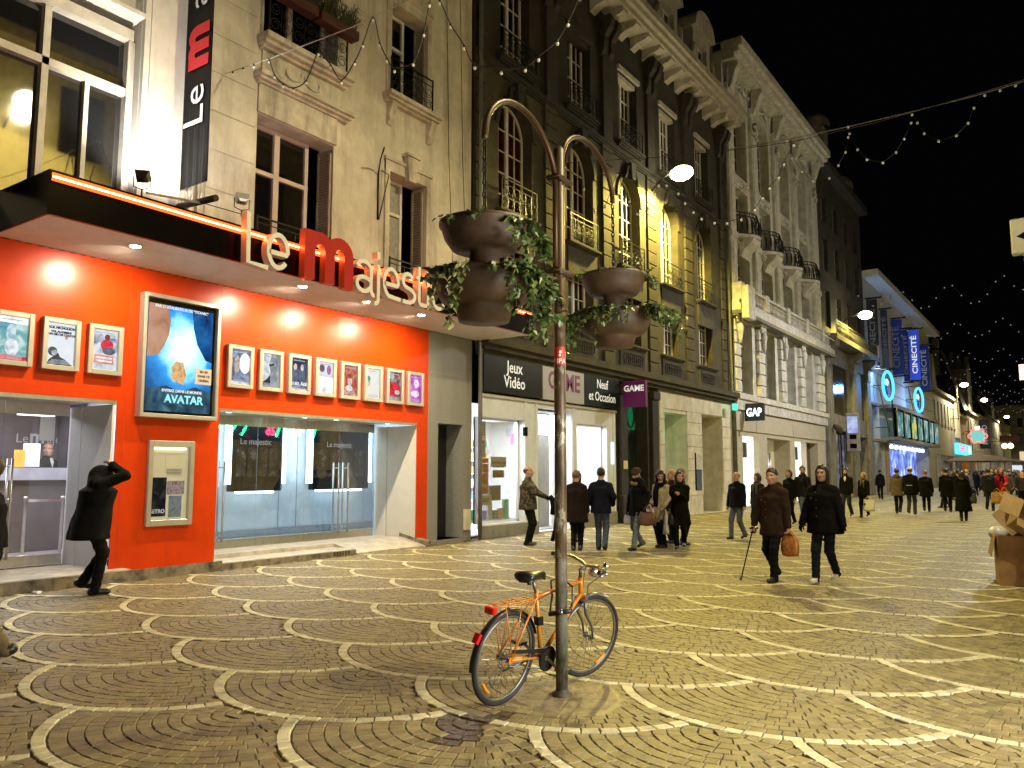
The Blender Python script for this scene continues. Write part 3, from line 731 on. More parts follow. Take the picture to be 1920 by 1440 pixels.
# ================================================================ SIGNS, POSTERS, BANNER, FLOODLIGHTS ON THE CINEMA
def offs(pts, w, closed=False):
 P = [Vector((a, b)) for a, b in pts]; n = len(P); L_, R_ = [], []
 for i in range(n):
  if closed: a, b = P[i - 1], P[(i + 1) % n]
  else: a, b = P[max(i - 1, 0)], P[min(i + 1, n - 1)]
  t = (b - a).normalized(); nn = Vector((-t.y, t.x))
  L_.append(P[i] + nn * w / 2); R_.append(P[i] - nn * w / 2)
 return L_, R_
def stroke(mb, pts, w, X0, X1, closed=False, mi=0, side=1):
 """extruded ribbon letter stroke in the y-z plane between x=X0 (back) and x=X1 (front)"""
 L_, R_ = offs(pts, w, closed); n = len(pts); vs = []
 for a, b in zip(L_, R_): vs += [(X1, a.x, a.y), (X1, b.x, b.y), (X0, a.x, a.y), (X0, b.x, b.y)]
 rng = n if closed else n - 1
 for i in range(rng):
  a = 4 * i; b = 4 * ((i + 1) % n)
  base = len(mb.v)
 b0 = len(mb.v); mb.v.extend(vs)
 for i in range(rng):
  a = b0 + 4 * i; b = b0 + 4 * ((i + 1) % n)
  for f, m_ in (((a, a + 1, b + 1, b), mi), ((a + 2, b + 2, b + 3, a + 3), side), ((a, b, b + 2, a + 2), side), ((a + 1, a + 3, b + 3, b + 1), side)):
   mb.f.append(f); mb.m.append(m_); mb.smooth.append(False)
 if not closed:
  for a in (b0, b0 + 4 * (n - 1)):
   mb.f.append((a, a + 1, a + 3, a + 2)); mb.m.append(side); mb.smooth.append(False)
def arc(cy_, cz_, ry, rz, a0, a1, n=14):
 return [(cy_ + ry * math.cos(math.radians(a0 + (a1 - a0) * i / n)), cz_ + rz * math.sin(math.radians(a0 + (a1 - a0) * i / n))) for i in range(n + 1)]
m_let = M('letter_cream', (0.84, 0.79, 0.69), 0.4, var=0.06)
m_lets = M('letter_side', (0.60, 0.50, 0.40), 0.35, var=0.05)
m_letr = M('letter_red', (0.42, 0.02, 0.012), 0.35, var=0.05)
m_letrs = M('letter_red_side', (0.55, 0.10, 0.02), 0.35, var=0.05)
sign = thing('letter_sign', 'big cream and red letters standing on the canopy edge', 'sign', (-10.4, 7.5, 4.8))
XA, XB = -10.45, -10.31
W = 0.078
LET = {
 'L': [([(7.585, 5.69), (7.60, 4.90), (7.98, 4.88)], W)],
 'e': [([(8.00, 5.155), (8.345, 5.155)] + arc(8.17, 5.19, 0.19, 0.27, 2, 322, 22), W)],
 'm': [([(8.82, 4.88), (8.82, 5.72)], 0.225), ([(8.82, 5.40)] + arc(9.05, 5.40, 0.215, 0.22, 165, 0, 9) + [(9.265, 4.87)], 0.215), ([(9.265, 5.40)] + arc(9.49, 5.40, 0.215, 0.22, 165, 0, 9) + [(9.705, 4.85)], 0.215)],
 'a': [(arc(10.08, 5.30, 0.18, 0.15, 165, 0, 9) + [(10.26, 4.98)] + arc(10.33, 4.98, 0.07, 0.12, 180, 290, 4), W), (arc(10.08, 5.03, 0.17, 0.13, 60, 300, 12) + [(10.26, 5.0), (10.26, 5.1), (10.165, 5.15)], W)],
 'j': [([(10.45, 5.46), (10.45, 4.86)] + arc(10.37, 4.82, 0.08, 0.10, 0, -100, 5), W), ([(10.45, 5.57), (10.45, 5.70)], W)],
 'e.001': [([(10.61, 5.15), (10.97, 5.15)] + arc(10.79, 5.18, 0.19, 0.27, 2, 250, 18) + [(10.9, 4.91), (11.1, 4.90)], W)],
 's': [(arc(11.26, 5.31, 0.15, 0.14, 40, 240, 10) + [(11.28, 5.17)] + arc(11.26, 5.03, 0.19, 0.135, 60, -100, 10) + [(11.06, 4.90)], W)],
 't': [([(11.58, 5.66), (11.58, 5.02)] + arc(11.66, 5.0, 0.08, 0.09, 180, 270, 4) + [(11.82, 4.92)], W), ([(11.48, 5.43), (11.72, 5.43)], W * 0.9)],
 'i': [([(11.84, 5.46), (11.84, 4.93)], W), ([(11.84, 5.55), (11.84, 5.67)], W)],
 'c': [(arc(12.17, 5.18, 0.19, 0.26, 45, 325, 18), W)],
}
for nm, strokes in LET.items():
 mb = MB(); red = nm == 'm'
 for i, (p, w_) in enumerate(strokes): stroke(mb, p, w_, XA + 0.0012 * i, XB + 0.0012 * i)
 o = mb.build('letter', [m_letr, m_letrs] if red else [m_let, m_lets], sign)
 led = MB()
 for p, w_ in strokes:
  for (a, b), (c, d) in zip(p, p[1:]):
   n = max(1, int(math.hypot(c - a, d - b) / 0.06))
   for k in range(n):
    t = k / n; led.box(XA - 0.02, XA - 0.002, a + (c - a) * t - 0.008, a + (c - a) * t + 0.008, b + (d - b) * t - 0.008, b + (d - b) * t + 0.008)
 led.build('led_dots', m_led, o)
fr = MB()
for y in (7.6, 8.2, 8.82, 9.27, 9.7, 10.2, 10.8, 11.3, 11.7, 12.2): fr.bar((-10.59, y, 5.0), (-10.44, y, 5.0), 0.02)
fr.build('letter_stay', m_iron, sign)
# ---------------- small lit poster cases
PITCH = 0.67
def poster_case(y0, y1, z0, z1, cols, label, scale=5, strength=1.0, extra=None, depth=0.10, fw=0.075, group='small lit film posters'):
 t = thing('poster_case', label, 'poster case', (X, (y0 + y1) / 2, z0), group)
 x1 = X + depth
 f = MB()
 f.bevbox(X + 0.003, x1, y0, y0 + fw, z0, z1, 0.008).bevbox(X + 0.003, x1, y1 - fw, y1, z0, z1, 0.008)
 f.bevbox(X + 0.003, x1 - .001, y0 + fw - .004, y1 - fw + .004, z0, z0 + fw, 0.006).bevbox(X + 0.003, x1 - .001, y0 + fw - .004, y1 - fw + .004, z1 - fw, z1, 0.006)
 f.build('frame', m_frame_c, t)
 sw = MB()
 for y in (y0 + 0.03, y1 - 0.03):
  for z in (z0 + 0.03, z1 - 0.03): sw.lathe([(0.009, 0), (0.007, 0.005), (0, 0.005)], (x1, y, z), 8, axis=Matrix(((0, 0, 1), (1, 0, 0), (0, 1, 0))))
 sw.build('screw', m_alu, t)
 p = MB().box(X + 0.004, X + 0.05, y0 + fw, y1 - fw, z0 + fw, z1 - fw).build('poster', PRINT(cols, scale, strength), t)
 a, b, c, d = y0 + fw, y1 - fw, z0 + fw, z1 - fw
 if extra: extra(p, X + 0.052, a, b, c, d)
 cl_ = MB(); rr_ = random.Random(int(y0 * 100))
 for k in range(5):
  l_ = (b - a) * rr_.uniform(.3, .44); m_ = (a + b) / 2; z_ = c + .018 + k * .014
  cl_.box(X + .057, X + .0585, m_ - l_, m_ + l_, z_, z_ + .006)
 cl_.box(X + .057, X + .0585, a + .06, b - .06, d - .05, d - .035)
 cl_.build('credit_lines', P1((.75, .76, .8), .8) if k % 2 else MATS['print_ink'] if 'print_ink' in MATS else P1((.75, .76, .8), .8), p)
 MB().quad((X + 0.075, a, c), (X + 0.075, b, c), (X + 0.075, b, d), (X + 0.075, a, d)).build('pane', GLASS('case_glass', (1, 1, 1), 0.03), t)
 return t
def flat(par, name, mat, pts, x, a, b, c, d, th=0.002):
 mb = MB(); mb.poly([(a + (b - a) * u, c + (d - c) * v) for u, v in pts], (x, 0, 0), UY, UZ, UX, th); return mb.build(name, mat, par)
def ell(u, v, ru, rv, n=14): return [(u + ru * math.cos(2 * PI * i / n), v + rv * math.sin(2 * PI * i / n)) for i in range(n)]
def P1(col, s=1.0):
 key = 'print_%.2f_%.2f_%.2f_%.1f' % (*col, s)
 if key not in MATS:
  lo_, hi_ = tuple(v * .55 for v in col), tuple(min(1, v * 1.25 + .02) for v in col)
  MATS[key] = PRINT([lo_, col, hi_], 11, s); MATS[key].name = key
 return MATS[key]
WH, BK = (0.95, 0.97, 1.0), (0.015, 0.015, 0.02)
def txt(par, s, x, y, z, size, mat, bold=0.0, align='CENTER', xs=1.0, line=1.0):
 mb = MB(); add_text(mb, s, (x, y, z), UY, UZ, size, bold=bold, align=align, xs=xs, line=line); return mb.build('lettering', mat, par)
def pL1(p, x, a, b, c, d):
 flat(p, 'figure', P1((0.55, 0.75, 0.85)), ell(0.45, 0.62, 0.16, 0.22), x, a, b, c, d); flat(p, 'figure', P1((0.8, 0.9, 0.95)), ell(0.5, 0.3, 0.24, 0.2), x, a, b, c, d)
 flat(p, 'stripe', P1((0.75, 0.05, 0.08)), [(0, 0), (1, 0), (1, 0.10), (0, 0.13)], x + .002, a, b, c, d); flat(p, 'sky', P1((0.9, 0.95, 1.0), 1.2), [(0, 0.86), (1, 0.84), (1, 1), (0, 1)], x, a, b, c, d)
def pL2(p, x, a, b, c, d):
 flat(p, 'figure', P1((0.06, 0.07, 0.08)), [(0.02, 0), (0.98, 0), (0.7, 0.14), (0.5, 0.2), (0.42, 0.3), (0.1, 0.12)], x, a, b, c, d); flat(p, 'figure', P1((0.10, 0.11, 0.12)), ell(0.22, 0.32, 0.17, 0.11), x + .002, a, b, c, d); flat(p, 'figure', P1((0.55, 0.58, 0.6)), ell(0.28, 0.29, 0.10, 0.07), x + .004, a, b, c, d)
 txt(p, 'JACK NICHOLSON', x, (a + b) / 2, d - 0.08, 0.048, P1((0.04, 0.04, 0.05)), 0.003); txt(p, 'VOL AU-DESSUS\nD\'UN NID DE COUCOU', x, (a + b) / 2, d - 0.14, 0.04, P1((0.05, 0.05, 0.06)), 0.003)
 flat(p, 'mark', P1((0.8, 0.25, 0.2)), ell(0.7, 0.68, 0.06, 0.045), x, a, b, c, d)
def pL3(p, x, a, b, c, d):
 flat(p, 'figure', P1((0.75, 0.04, 0.08)), ell(0.58, 0.62, 0.26, 0.15), x, a, b, c, d); flat(p, 'figure', P1((0.25, 0.08, 0.06)), ell(0.58, 0.82, 0.11, 0.08), x + .002, a, b, c, d); flat(p, 'figure', P1((0.15, 0.16, 0.22)), ell(0.66, 0.48, 0.26, 0.10), x + .002, a, b, c, d)
 flat(p, 'stripe', P1((0.85, 0.3, 0.2)), [(0.1, 0.17), (0.85, 0.15), (0.85, 0.36), (0.1, 0.38)], x, a, b, c, d)
 for v in (0.2, 0.28): flat(p, 'stripe', P1(WH), [(0.15, v), (0.8, v - .01), (0.8, v + 0.04), (0.15, v + 0.05)], x + .003, a, b, c, d)
def pR1(p, x, a, b, c, d):
 flat(p, 'figure', P1((1, 1, 1), 1.3), ell(0.76, 0.62, 0.30, 0.3), x, a, b, c, d); flat(p, 'figure', P1((0.6, 0.5, 0.42)), ell(0.34, 0.58, 0.15, 0.26), x, a, b, c, d); flat(p, 'stripe', P1((0.9, 0.93, 1)), [(0, 0), (1, 0), (1, 0.07), (0, 0.09)], x + .002, a, b, c, d)
def pR2(p, x, a, b, c, d):
 flat(p, 'figure', P1((0.75, 0.8, 0.85)), [(0.02, 0.1), (0.3, 0.2), (0.5, 0.45), (0.42, 0.7), (0.55, 1), (0.02, 1)], x, a, b, c, d); flat(p, 'figure', P1((0.08, 0.08, 0.10)), [(0.38, 0.68), (0.72, 0.75), (0.7, 0.67), (0.45, 0.62)], x + .002, a, b, c, d); flat(p, 'figure', P1((0.05, 0.05, 0.06)), [(0, 0.02), (0.5, 0.1), (0.48, 0.36), (0.25, 0.22), (0, 0.14)], x + .002, a, b, c, d)
def pR3(p, x, a, b, c, d):
 for u in (0.28, 0.70): flat(p, 'figure', P1((0.85, 0.68, 0.58)), ell(u, 0.72, 0.10, 0.11), x, a, b, c, d); flat(p, 'figure', P1((0.14, 0.17, 0.26)), ell(u, 0.42, 0.2, 0.22), x, a, b, c, d)
 txt(p, 'LE BEL ÂGE', x + .004, (a + b) / 2, c + 0.10, 0.082, P1(WH), 0.004); flat(p, 'stripe', P1((0.9, 0.93, 1)), [(0, 0), (1, 0), (1, 0.06), (0, 0.07)], x, a, b, c, d)
def pR4(p, x, a, b, c, d):
 flat(p, 'figure', P1((1, 1, 1), 1.4), [(0, 0), (1, 0), (1, 0.52), (0, 0.52)], x, a, b, c, d); flat(p, 'figure', P1((0.25, 0.12, 0.2)), ell(0.28, 0.80, 0.17, 0.13), x, a, b, c, d); flat(p, 'figure', P1((0.4, 0.2, 0.4)), ell(0.74, 0.76, 0.14, 0.16), x, a, b, c, d)
def pR5(p, x, a, b, c, d):
 flat(p, 'figure', P1((0.95, 0.7, 0.6)), ell(0.5, 0.5, 0.16, 0.2), x, a, b, c, d); flat(p, 'figure', P1((0.5, 0.1, 0.05)), ell(0.5, 0.66, 0.18, 0.09), x + .002, a, b, c, d)
 flat(p, 'figure', P1((0.95, 0.9, 0.8)), ell(0.45, 0.25, 0.25, 0.10), x, a, b, c, d)
def pR6(p, x, a, b, c, d):
 flat(p, 'figure', P1((0.95, 0.6, 0.4)), [(0.02, 0.3), (0.3, 0.5), (0.25, 0.75), (0.02, 0.8)], x, a, b, c, d); flat(p, 'figure', P1((0.05, 0.4, 0.35)), ell(0.16, 0.66, 0.13, 0.09), x + .002, a, b, c, d)
def pR7(p, x, a, b, c, d):
 flat(p, 'figure', P1((0.75, 0.02, 0.05)), ell(0.45, 0.4, 0.42, 0.24), x, a, b, c, d); flat(p, 'figure', P1((0.95, 0.85, 0.8)), ell(0.7, 0.3, 0.2, 0.08), x + .002, a, b, c, d); flat(p, 'figure', P1((0.5, 0.6, 0.65)), ell(0.25, 0.85, 0.2, 0.1), x, a, b, c, d)
def pR8(p, x, a, b, c, d):
 flat(p, 'figure', P1((0.95, 0.75, 0.95), 1.2), ell(0.62, 0.7, 0.2, 0.17), x, a, b, c, d); flat(p, 'figure', P1((0.95, 0.7, 0.9), 1.2), ell(0.5, 0.32, 0.36, 0.12), x, a, b, c, d)
LP = [(4.82, 5.36, [(0.1, 0.3, 0.5), (0.2, 0.5, 0.5), (0.7, 0.9, 0.9)], 'lit poster of pale blue figures over a red strip, leftmost case', pL1),
      (5.48, 6.02, [(0.85, 0.93, 1), (0.95, 1, 1)], 'lit white poster with black lettering and a dark figure at its foot', pL2),
      (6.14, 6.68, [(0.2, 0.25, 0.4), (0.8, 0.85, 0.9), (0.95, 1, 1)], 'lit poster with a red figure on white, left of the big poster', pL3)]
for (a, b, cs, lab, ex) in LP: poster_case(a, b, 3.135, 3.905, cs, lab, 6, 0.95, ex)
RP = [([(0.05, 0.07, 0.15), (0.2, 0.25, 0.4), (0.5, 0.6, 0.8)], 'lit dark blue poster with a white disc, right beside the big poster', pR1),
      ([(0.2, 0.22, 0.25), (0.35, 0.38, 0.42), (0.6, 0.62, 0.65)], 'lit grey poster with a large pale face shape', pR2),
      ([(0.03, 0.04, 0.08), (0.06, 0.08, 0.15), (0.2, 0.25, 0.35)], 'lit dark poster with two people and white lettering', pR3),
      ([(0.75, 0.75, 0.85), (0.95, 0.97, 1)], 'lit poster with blank white lower half under purple figures', pR4),
      ([(0.35, 0.05, 0.03), (0.6, 0.15, 0.1), (0.85, 0.5, 0.4)], 'lit brownish red poster with a glowing figure', pR5),
      ([(0.8, 0.88, 1), (0.95, 0.95, 0.85), (1, 1, 1)], 'lit near-white poster with a green spot at its left edge', pR6),
      ([(0.05, 0.08, 0.1), (0.35, 0.1, 0.1), (0.6, 0.65, 0.7)], 'lit red and black poster, second from the right end', pR7),
      ([(0.4, 0.05, 0.45), (0.65, 0.12, 0.6), (0.85, 0.4, 0.8)], 'lit magenta poster, last one at the right end of the row', pR8)]
for i, (cs, lab, ex) in enumerate(RP):
 a = 8.595 + i * 0.667; poster_case(a, a + 0.54, 3.135, 3.905, cs, lab, 7, 0.95, ex)
# ---------------- the big lit poster (plain stand-in artwork in the same colours)
big = thing('poster_case', 'big lit blue film poster in a metal case on the red wall', 'poster case', (X, 7.66, 2.52))
y0, y1, z0, z1, xd = 6.96, 8.37, 2.52, 4.54, X + 0.17
f = MB().bevbox(X + .003, xd, y0, y0 + .06, z0, z1, .01).bevbox(X + .003, xd, y1 - .06, y1, z0, z1, .01).bevbox(X + .003, xd - .001, y0 + .05, y1 - .05, z0, z0 + .07, .01).bevbox(X + .003, xd - .001, y0 + .05, y1 - .05, z1 - .07, z1, .01)
f.build('frame', m_frame_c, big)
MB().box(X + .004, X + .08, y0 + .06, y1 - .06, z0 + .07, z1 - .07).build('backing', m_black, big)
mp = bpy.data.materials.new('backlit_blue_print'); mp.use_nodes = True; N, L = nodes_of(mp); N.remove(N['Principled BSDF'])
gtc = N.new('ShaderNodeNewGeometry'); vm = N.new('ShaderNodeVectorMath'); vm.operation = 'DISTANCE'; vm.inputs[1].default_value = (X + .09, 7.72, 3.72)
mpp = N.new('ShaderNodeMapping'); mpp.inputs['Scale'].default_value = (1, 1.25, 1); mpp.inputs['Location'].default_value = (0, -7.72 * 0.25, 0); L.new(gtc.outputs['Position'], mpp.inputs['Vector'])
nz = N.new('ShaderNodeTexNoise'); nz.inputs['Scale'].default_value = 4; nz.inputs['Detail'].default_value = 6; L.new(gtc.outputs['Position'], nz.inputs['Vector'])
ad = N.new('ShaderNodeMath'); ad.operation = 'MULTIPLY_ADD'; ad.inputs[1].default_value = 0.5; L.new(nz.outputs['Fac'], ad.inputs[0]); L.new(mpp.outputs['Vector'], vm.inputs[0]); L.new(vm.outputs['Value'], ad.inputs[2])
cr = N.new('ShaderNodeValToRGB'); els = cr.color_ramp.elements
els[0].position = 0.25; els[0].color = (0.95, 1, 1, 1); els[1].position = 0.48; els[1].color = (0.30, 0.78, 1, 1)
for pz, cc in ((0.75, (0.03, 0.30, 0.75)), (1.0, (0.015, 0.10, 0.32)), (1.25, (0.004, 0.03, 0.12))):
 e = els.new(min(pz / 1.3, 1)); e.color = (*cc, 1)
sc2 = N.new('ShaderNodeMath'); sc2.operation = 'MULTIPLY'; sc2.inputs[1].default_value = 0.66; L.new(ad.outputs['Value'], sc2.inputs[0]); L.new(sc2.outputs['Value'], cr.inputs['Fac'])
em = N.new('ShaderNodeEmission'); em.inputs['Strength'].default_value = 1.45; L.new(cr.outputs['Color'], em.inputs['Color']); L.new(em.outputs['Emission'], N['Material Output'].inputs['Surface'])
a, b, c, d = y0 + .115, y1 - .115, z0 + .115, z1 - .15
p = MB().box(X + .081, X + .09, a, b, c, d).build('poster', mp, big); xx = X + .0905
flat(p, 'tan_shape', PRINT([(0.40, 0.16, 0.08), (0.72, 0.38, 0.25), (0.85, 0.52, 0.38)], 2.2, 0.8), [(0, 1), (0.27, 1), (0.33, 0.86), (0.31, 0.72), (0.25, 0.62), (0.16, 0.52), (0, 0.50)], xx, a, b, c, d)
flat(p, 'blue_shape', PRINT([(0.005, 0.03, 0.12), (0.01, 0.09, 0.32), (0.03, 0.22, 0.55)], 2.5, 0.9), [(0.66, 1), (1, 1), (1, 0.5), (0.9, 0.52), (0.76, 0.66), (0.69, 0.82)], xx, a, b, c, d)
flat(p, 'orange_glow', PRINT([(0.75, 0.30, 0.08), (0.95, 0.65, 0.30), (0.6, 0.25, 0.12)], 9, 0.9), [(0.38, 0.30), (0.46, 0.28), (0.56, 0.26), (0.60, 0.36), (0.55, 0.47), (0.44, 0.48), (0.37, 0.42)], xx, a, b, c, d)
flat(p, 'dark_ground', PRINT([(0.01, 0.03, 0.06), (0.03, 0.10, 0.16), (0.10, 0.25, 0.35)], 5, 0.9), [(0, 0), (1, 0), (1, 0.20), (0.75, 0.25), (0.5, 0.2), (0.3, 0.24), (0, 0.2)], xx, a, b, c, d)
txt(p, 'PAR LE RÉALISATEUR DE "TITANIC"', xx + .003, (a + b) / 2, d - 0.055, 0.062, P1(WH), 0.002)
txt(p, 'ENTREZ DANS LE MONDE', xx + .003, 7.72, c + 0.325, 0.062, P1(WH), 0.002)
txt(p, 'AVATAR', xx + .003, 7.76, c + 0.15, 0.185, P1((0.35, 0.95, 1.0), 1.2), 0.006)
nt = MB().box(xx + .001, xx + .02, 7.95, 8.25, 3.13, 3.40).build('notice', M('notice_paper', (0.62, 0.50, 0.36), 0.7, var=0.03, emit=(0.62, 0.50, 0.36), es=0.5), big)
for i, s_ in enumerate(('EN 3D', 'DANS CE', 'CINÉMA')): txt(nt, s_, xx + .021, 8.10, 3.325 - i * 0.075, 0.055, M('print_ink', (0.08, 0.06, 0.10), 0.6, var=0), 0.002)
MB().quad((xd - .03, y0 + .06, z0 + .07), (xd - .03, y1 - .06, z0 + .07), (xd - .03, y1 - .06, z1 - .07), (xd - .03, y0 + .06, z1 - .07)).build('pane', GLASS('case_glass', (1, 1, 1), 0.03), big)
# ---------------- low lit display case
dc = thing('display_case', 'lit metal display case with leaflets low on the red wall', 'display case', (X, 7.62, 0.78))
y0, y1, z0, z1 = 7.21, 8.03, 0.78, 2.16; xd = X + 0.07
f = MB().bevbox(X + .003, xd, y0, y0 + .085, z0, z1, .008).bevbox(X + .003, xd, y1 - .085, y1, z0, z1, .008).bevbox(X + .003, xd - .001, y0 + .08, y1 - .08, z0, z0 + .10, .008).bevbox(X + .003, xd - .001, y0 + .08, y1 - .08, z1 - .10, z1, .008)
f.build('frame', m_frame_c, dc)
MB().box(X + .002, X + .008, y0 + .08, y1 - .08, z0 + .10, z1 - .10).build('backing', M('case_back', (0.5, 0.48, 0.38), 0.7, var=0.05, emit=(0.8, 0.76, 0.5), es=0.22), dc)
MB().box(X + .012, X + .035, y0 + .10, y1 - .14, z1 - .14, z1 - .115).build('light_tube', E('case_tube', (1, 0.97, 0.7), 5), dc)
lf = lambda nm, mat, u0, u1, v0, v1, xo=.012: MB().box(X + xo, X + xo + .004, y0 + .09 + u0 * .64, y0 + .09 + u1 * .64, z0 + .11 + v0 * 1.16, z0 + .11 + v1 * 1.16).build(nm, mat, dc)
lf('leaflet', M('leaf_cream', (0.66, 0.64, 0.50), 0.6, var=0.03), 0.02, 0.30, 0.58, 0.93); lf('leaflet', M('leaf_cream', (0.6, 0.6, 0.5), 0.6), 0.36, 0.86, 0.60, 0.93)
lf('leaflet', PRINT([(0.01, 0.01, 0.01), (0.03, 0.03, 0.03), (0.12, 0.10, 0.07)], 6, 0.5), 0.0, 0.42, 0.04, 0.58)
lf('leaflet', PRINT([(0.35, 0.06, 0.05), (0.6, 0.5, 0.45), (0.25, 0.12, 0.10)], 14, 0.5), 0.44, 0.92, 0.34, 0.53)
lf('leaflet', PRINT([(0.25, 0.25, 0.2), (0.4, 0.5, 0.5), (0.3, 0.25, 0.15)], 7, 0.4), 0.5, 0.86, 0.02, 0.32)
for i in range(4): lf('printed_line', M('print_ink', (0.08, 0.06, 0.1), 0.6), 0.40, 0.82, 0.625 + i * 0.022, 0.631 + i * 0.022, .017)
txt(dc, 'RETRO', X + .017, y0 + .21, z0 + .21, 0.085, P1((0.8, 0.8, 0.78), 0.6), 0.002)
MB().quad((X + .055, y0 + .08, z0 + .1), (X + .055, y1 - .08, z0 + .1), (X + .055, y1 - .08, z1 - .1), (X + .055, y0 + .08, z1 - .1)).build('pane', GLASS('case_glass', (1, 1, 1), 0.03), dc)
# ---------------- tall banner square to the wall
bn = thing('vertical_banner', 'tall black banner with white and red lettering square to the facade', 'banner', (-11.75, 7.5, 6.4))
m_ban = M('banner_black', (0.006, 0.006, 0.007), 0.4, var=0.2, scale=3, spec=.12)
bmz = MB(); nseg = 22; xs_ = [-12.12 + 0.77 * i / nseg for i in range(nseg + 1)]
zs_ = [6.38, 6.7, 7.2, 7.6, 8.5, 10, 12, 14.5]
fold = lambda i, z: 0.018 * math.sin(i * 2.6) * max(0.0, 1 - (z - 6.38) / 2.2)
vs = [(x, 7.5 + fold(i, z), z) for z in zs_ for i, x in enumerate(xs_)]
fs = [(j * (nseg + 1) + i, j * (nseg + 1) + i + 1, (j + 1) * (nseg + 1) + i + 1, (j + 1) * (nseg + 1) + i) for j in range(len(zs_) - 1) for i in range(nseg)]
bmz.add(vs, fs, 0, True); bmz.add([(x, y + 0.012, z) for x, y, z in vs], [tuple(reversed(q)) for q in fs], 0, True)
cl = bmz.build('cloth', m_ban, bn)
m_bw = M('banner_white', (0.75, 0.75, 0.72), 0.5, var=0.03); m_br = M('banner_red', (0.60, 0.02, 0.03), 0.5, var=0.03)
for s_, z, size, mt, bo in (('Le', 7.38, 0.78, m_bw, 0.0), ('m', 8.42, 1.02, m_br, 0.05), ('aj', 9.50, 0.74, m_bw, 0.0), ('estic', 10.32, 0.74, m_bw, 0.0)):
 t_ = MB(); add_text(t_, s_, (-11.50 if mt is m_bw else -11.46, 7.478, z), UZ, -UX, size, bold=bo, align='LEFT'); t_.build('lettering', mt, cl)
MB().tube([(-12.19, 7.5, 6.10), (-11.06, 7.5, 6.04)], 0.055, 14).build('bottom_bar', m_iron, bn)
cord = MB()
for i in range(9):
 x = -12.08 + i * 0.085
 cord.tube([(x, 7.5, 6.39), (x + 0.04, 7.45, 6.10), (x + 0.085, 7.5, 6.39)], 0.004, 4)
cord.build('lacing_cord', M('cord', (0.45, 0.45, 0.42), 0.7), bn)
MB().bar((-11.27, 6.45, 5.86), (-11.45, 7.5, 6.03), 0.03).build('side_arm', m_alu, bn)
MB().bar((-11.35, 7.5, 6.0), (-11.0, 7.95, 5.88), 0.012).build('side_arm', m_iron, bn)
# ---------------- floodlights
def flood(loc, aim, label, mat, es):
 t = thing('floodlight', label, 'floodlight', loc, 'floodlights of the cinema sign')
 c = Vector(loc); d = (Vector(aim) - c).normalized(); s_ = d.cross(UZ).normalized(); u_ = s_.cross(d)
 mb = MB(); vs = []
 for (k, hx, hy) in ((-0.09, 0.045, 0.04), (-0.06, 0.08, 0.07), (0.05, 0.11, 0.09)):
  for sx, sy in ((-1, -1), (1, -1), (1, 1), (-1, 1)): vs.append(c + d * k + s_ * hx * sx + u_ * hy * sy)
 fs = [(3, 2, 1, 0)] + [(a + i, a + (i + 1) % 4, a + 4 + (i + 1) % 4, a + 4 + i) for a in (0, 4) for i in range(4)]
 mb.add(vs, fs); mb.build('housing', mat, t)
 g_ = c + d * 0.045
 MB().add([g_ + s_ * .1 * a_ + u_ * .08 * b_ for a_, b_ in ((-1, -1), (1, -1), (1, 1), (-1, 1))], [(0, 1, 2, 3)]).build('lens', E('flood_lens', (0.95, 0.97, 1), es), t)
 fin = MB()
 for q in (-.02, .02): fin.obox(c - d * .10 + s_ * q, d, s_, u_, .02, .004, .04)
 fin.build('cooling_fin', mat, t)
 st_ = MB().tube([c + s_ * .12, c + s_ * .12 - UZ * .16, c - UZ * .20, c - s_ * .12 - UZ * .16, c - s_ * .12], .009, 6); st_.tube([c - UZ * .2, c - UZ * .30], .012, 6)
 st_.build('bracket', m_iron, t)
 return c + d * 0.08
m_flk = M('flood_black', (0.01, 0.01, 0.01), 0.4)
c1 = flood((-11.25, 6.36, 6.08), (-12.1, 7.18, 7.6), 'black floodlight on its arm shining up the white pilaster', m_flk, 30)
lamp('floodlight_lamp', 'SPOT', c1, 560, (1, 0.96, 0.88), 0.05, (-12.1, 7.15, 7.7), angle=115, blend=0.7)
c2 = flood((-11.05, 7.98, 6.16), (-11.9, 8.3, 8.0), 'silver floodlight to the right of the banner foot', M('flood_silver', (0.5, 0.5, 0.48), 0.3, metal=0.7), 30)
lamp('floodlight_lamp', 'SPOT', c2, 45, (1, 0.95, 0.9), 0.05, (-12.0, 8.3, 8.4), angle=110, blend=0.8)
# ================================================================ DARK STONE BUILDING WITH THE GAME SHOP
m_dark = M('sooty_stone', (0.022, 0.018, 0.012), 0.85, var=0.4, scale=1.8, bump=0.4, bscale=14, streak=0.8, streakcol=(0.010, 0.009, 0.007))
m_dark2 = M('sooty_trim', (0.024, 0.020, 0.014), 0.8, var=0.4, scale=3, bump=0.3, bscale=18, streak=0.7, streakcol=(0.010, 0.008, 0.006))
m_mid = M('tan_stone', (0.052, 0.043, 0.027), 0.85, var=0.3, scale=2.2, bump=0.35, bscale=14, streak=0.6, streakcol=(0.03, 0.025, 0.018))
m_apron = M('grey_apron', (0.050, 0.044, 0.034), 0.8, var=0.3, scale=3, bump=0.2)
m_corn = M('cornice_stone', (0.40, 0.365, 0.31), 0.8, var=0.2, scale=3, streak=0.3, streakcol=(0.2, 0.17, 0.13))
m_slate = M('slate_roof', (0.02, 0.02, 0.022), 0.6, var=0.3, scale=6)
m_redpane = M('red_curtain_pane', (0.028, 0.006, 0.006), 0.08, var=0.2)
m_pipe = M('zinc_pipe', (0.30, 0.30, 0.29), 0.4, metal=0.6, var=0.15)
game = thing('stone_building', 'dark sooty stone building with arched windows above the video game shop', 'building', (X, 25, 0))
GY0, GY1 = 15.72, 34.25
BAY = [17.62, 21.20, 24.62, 27.98, 31.5]
ops = []
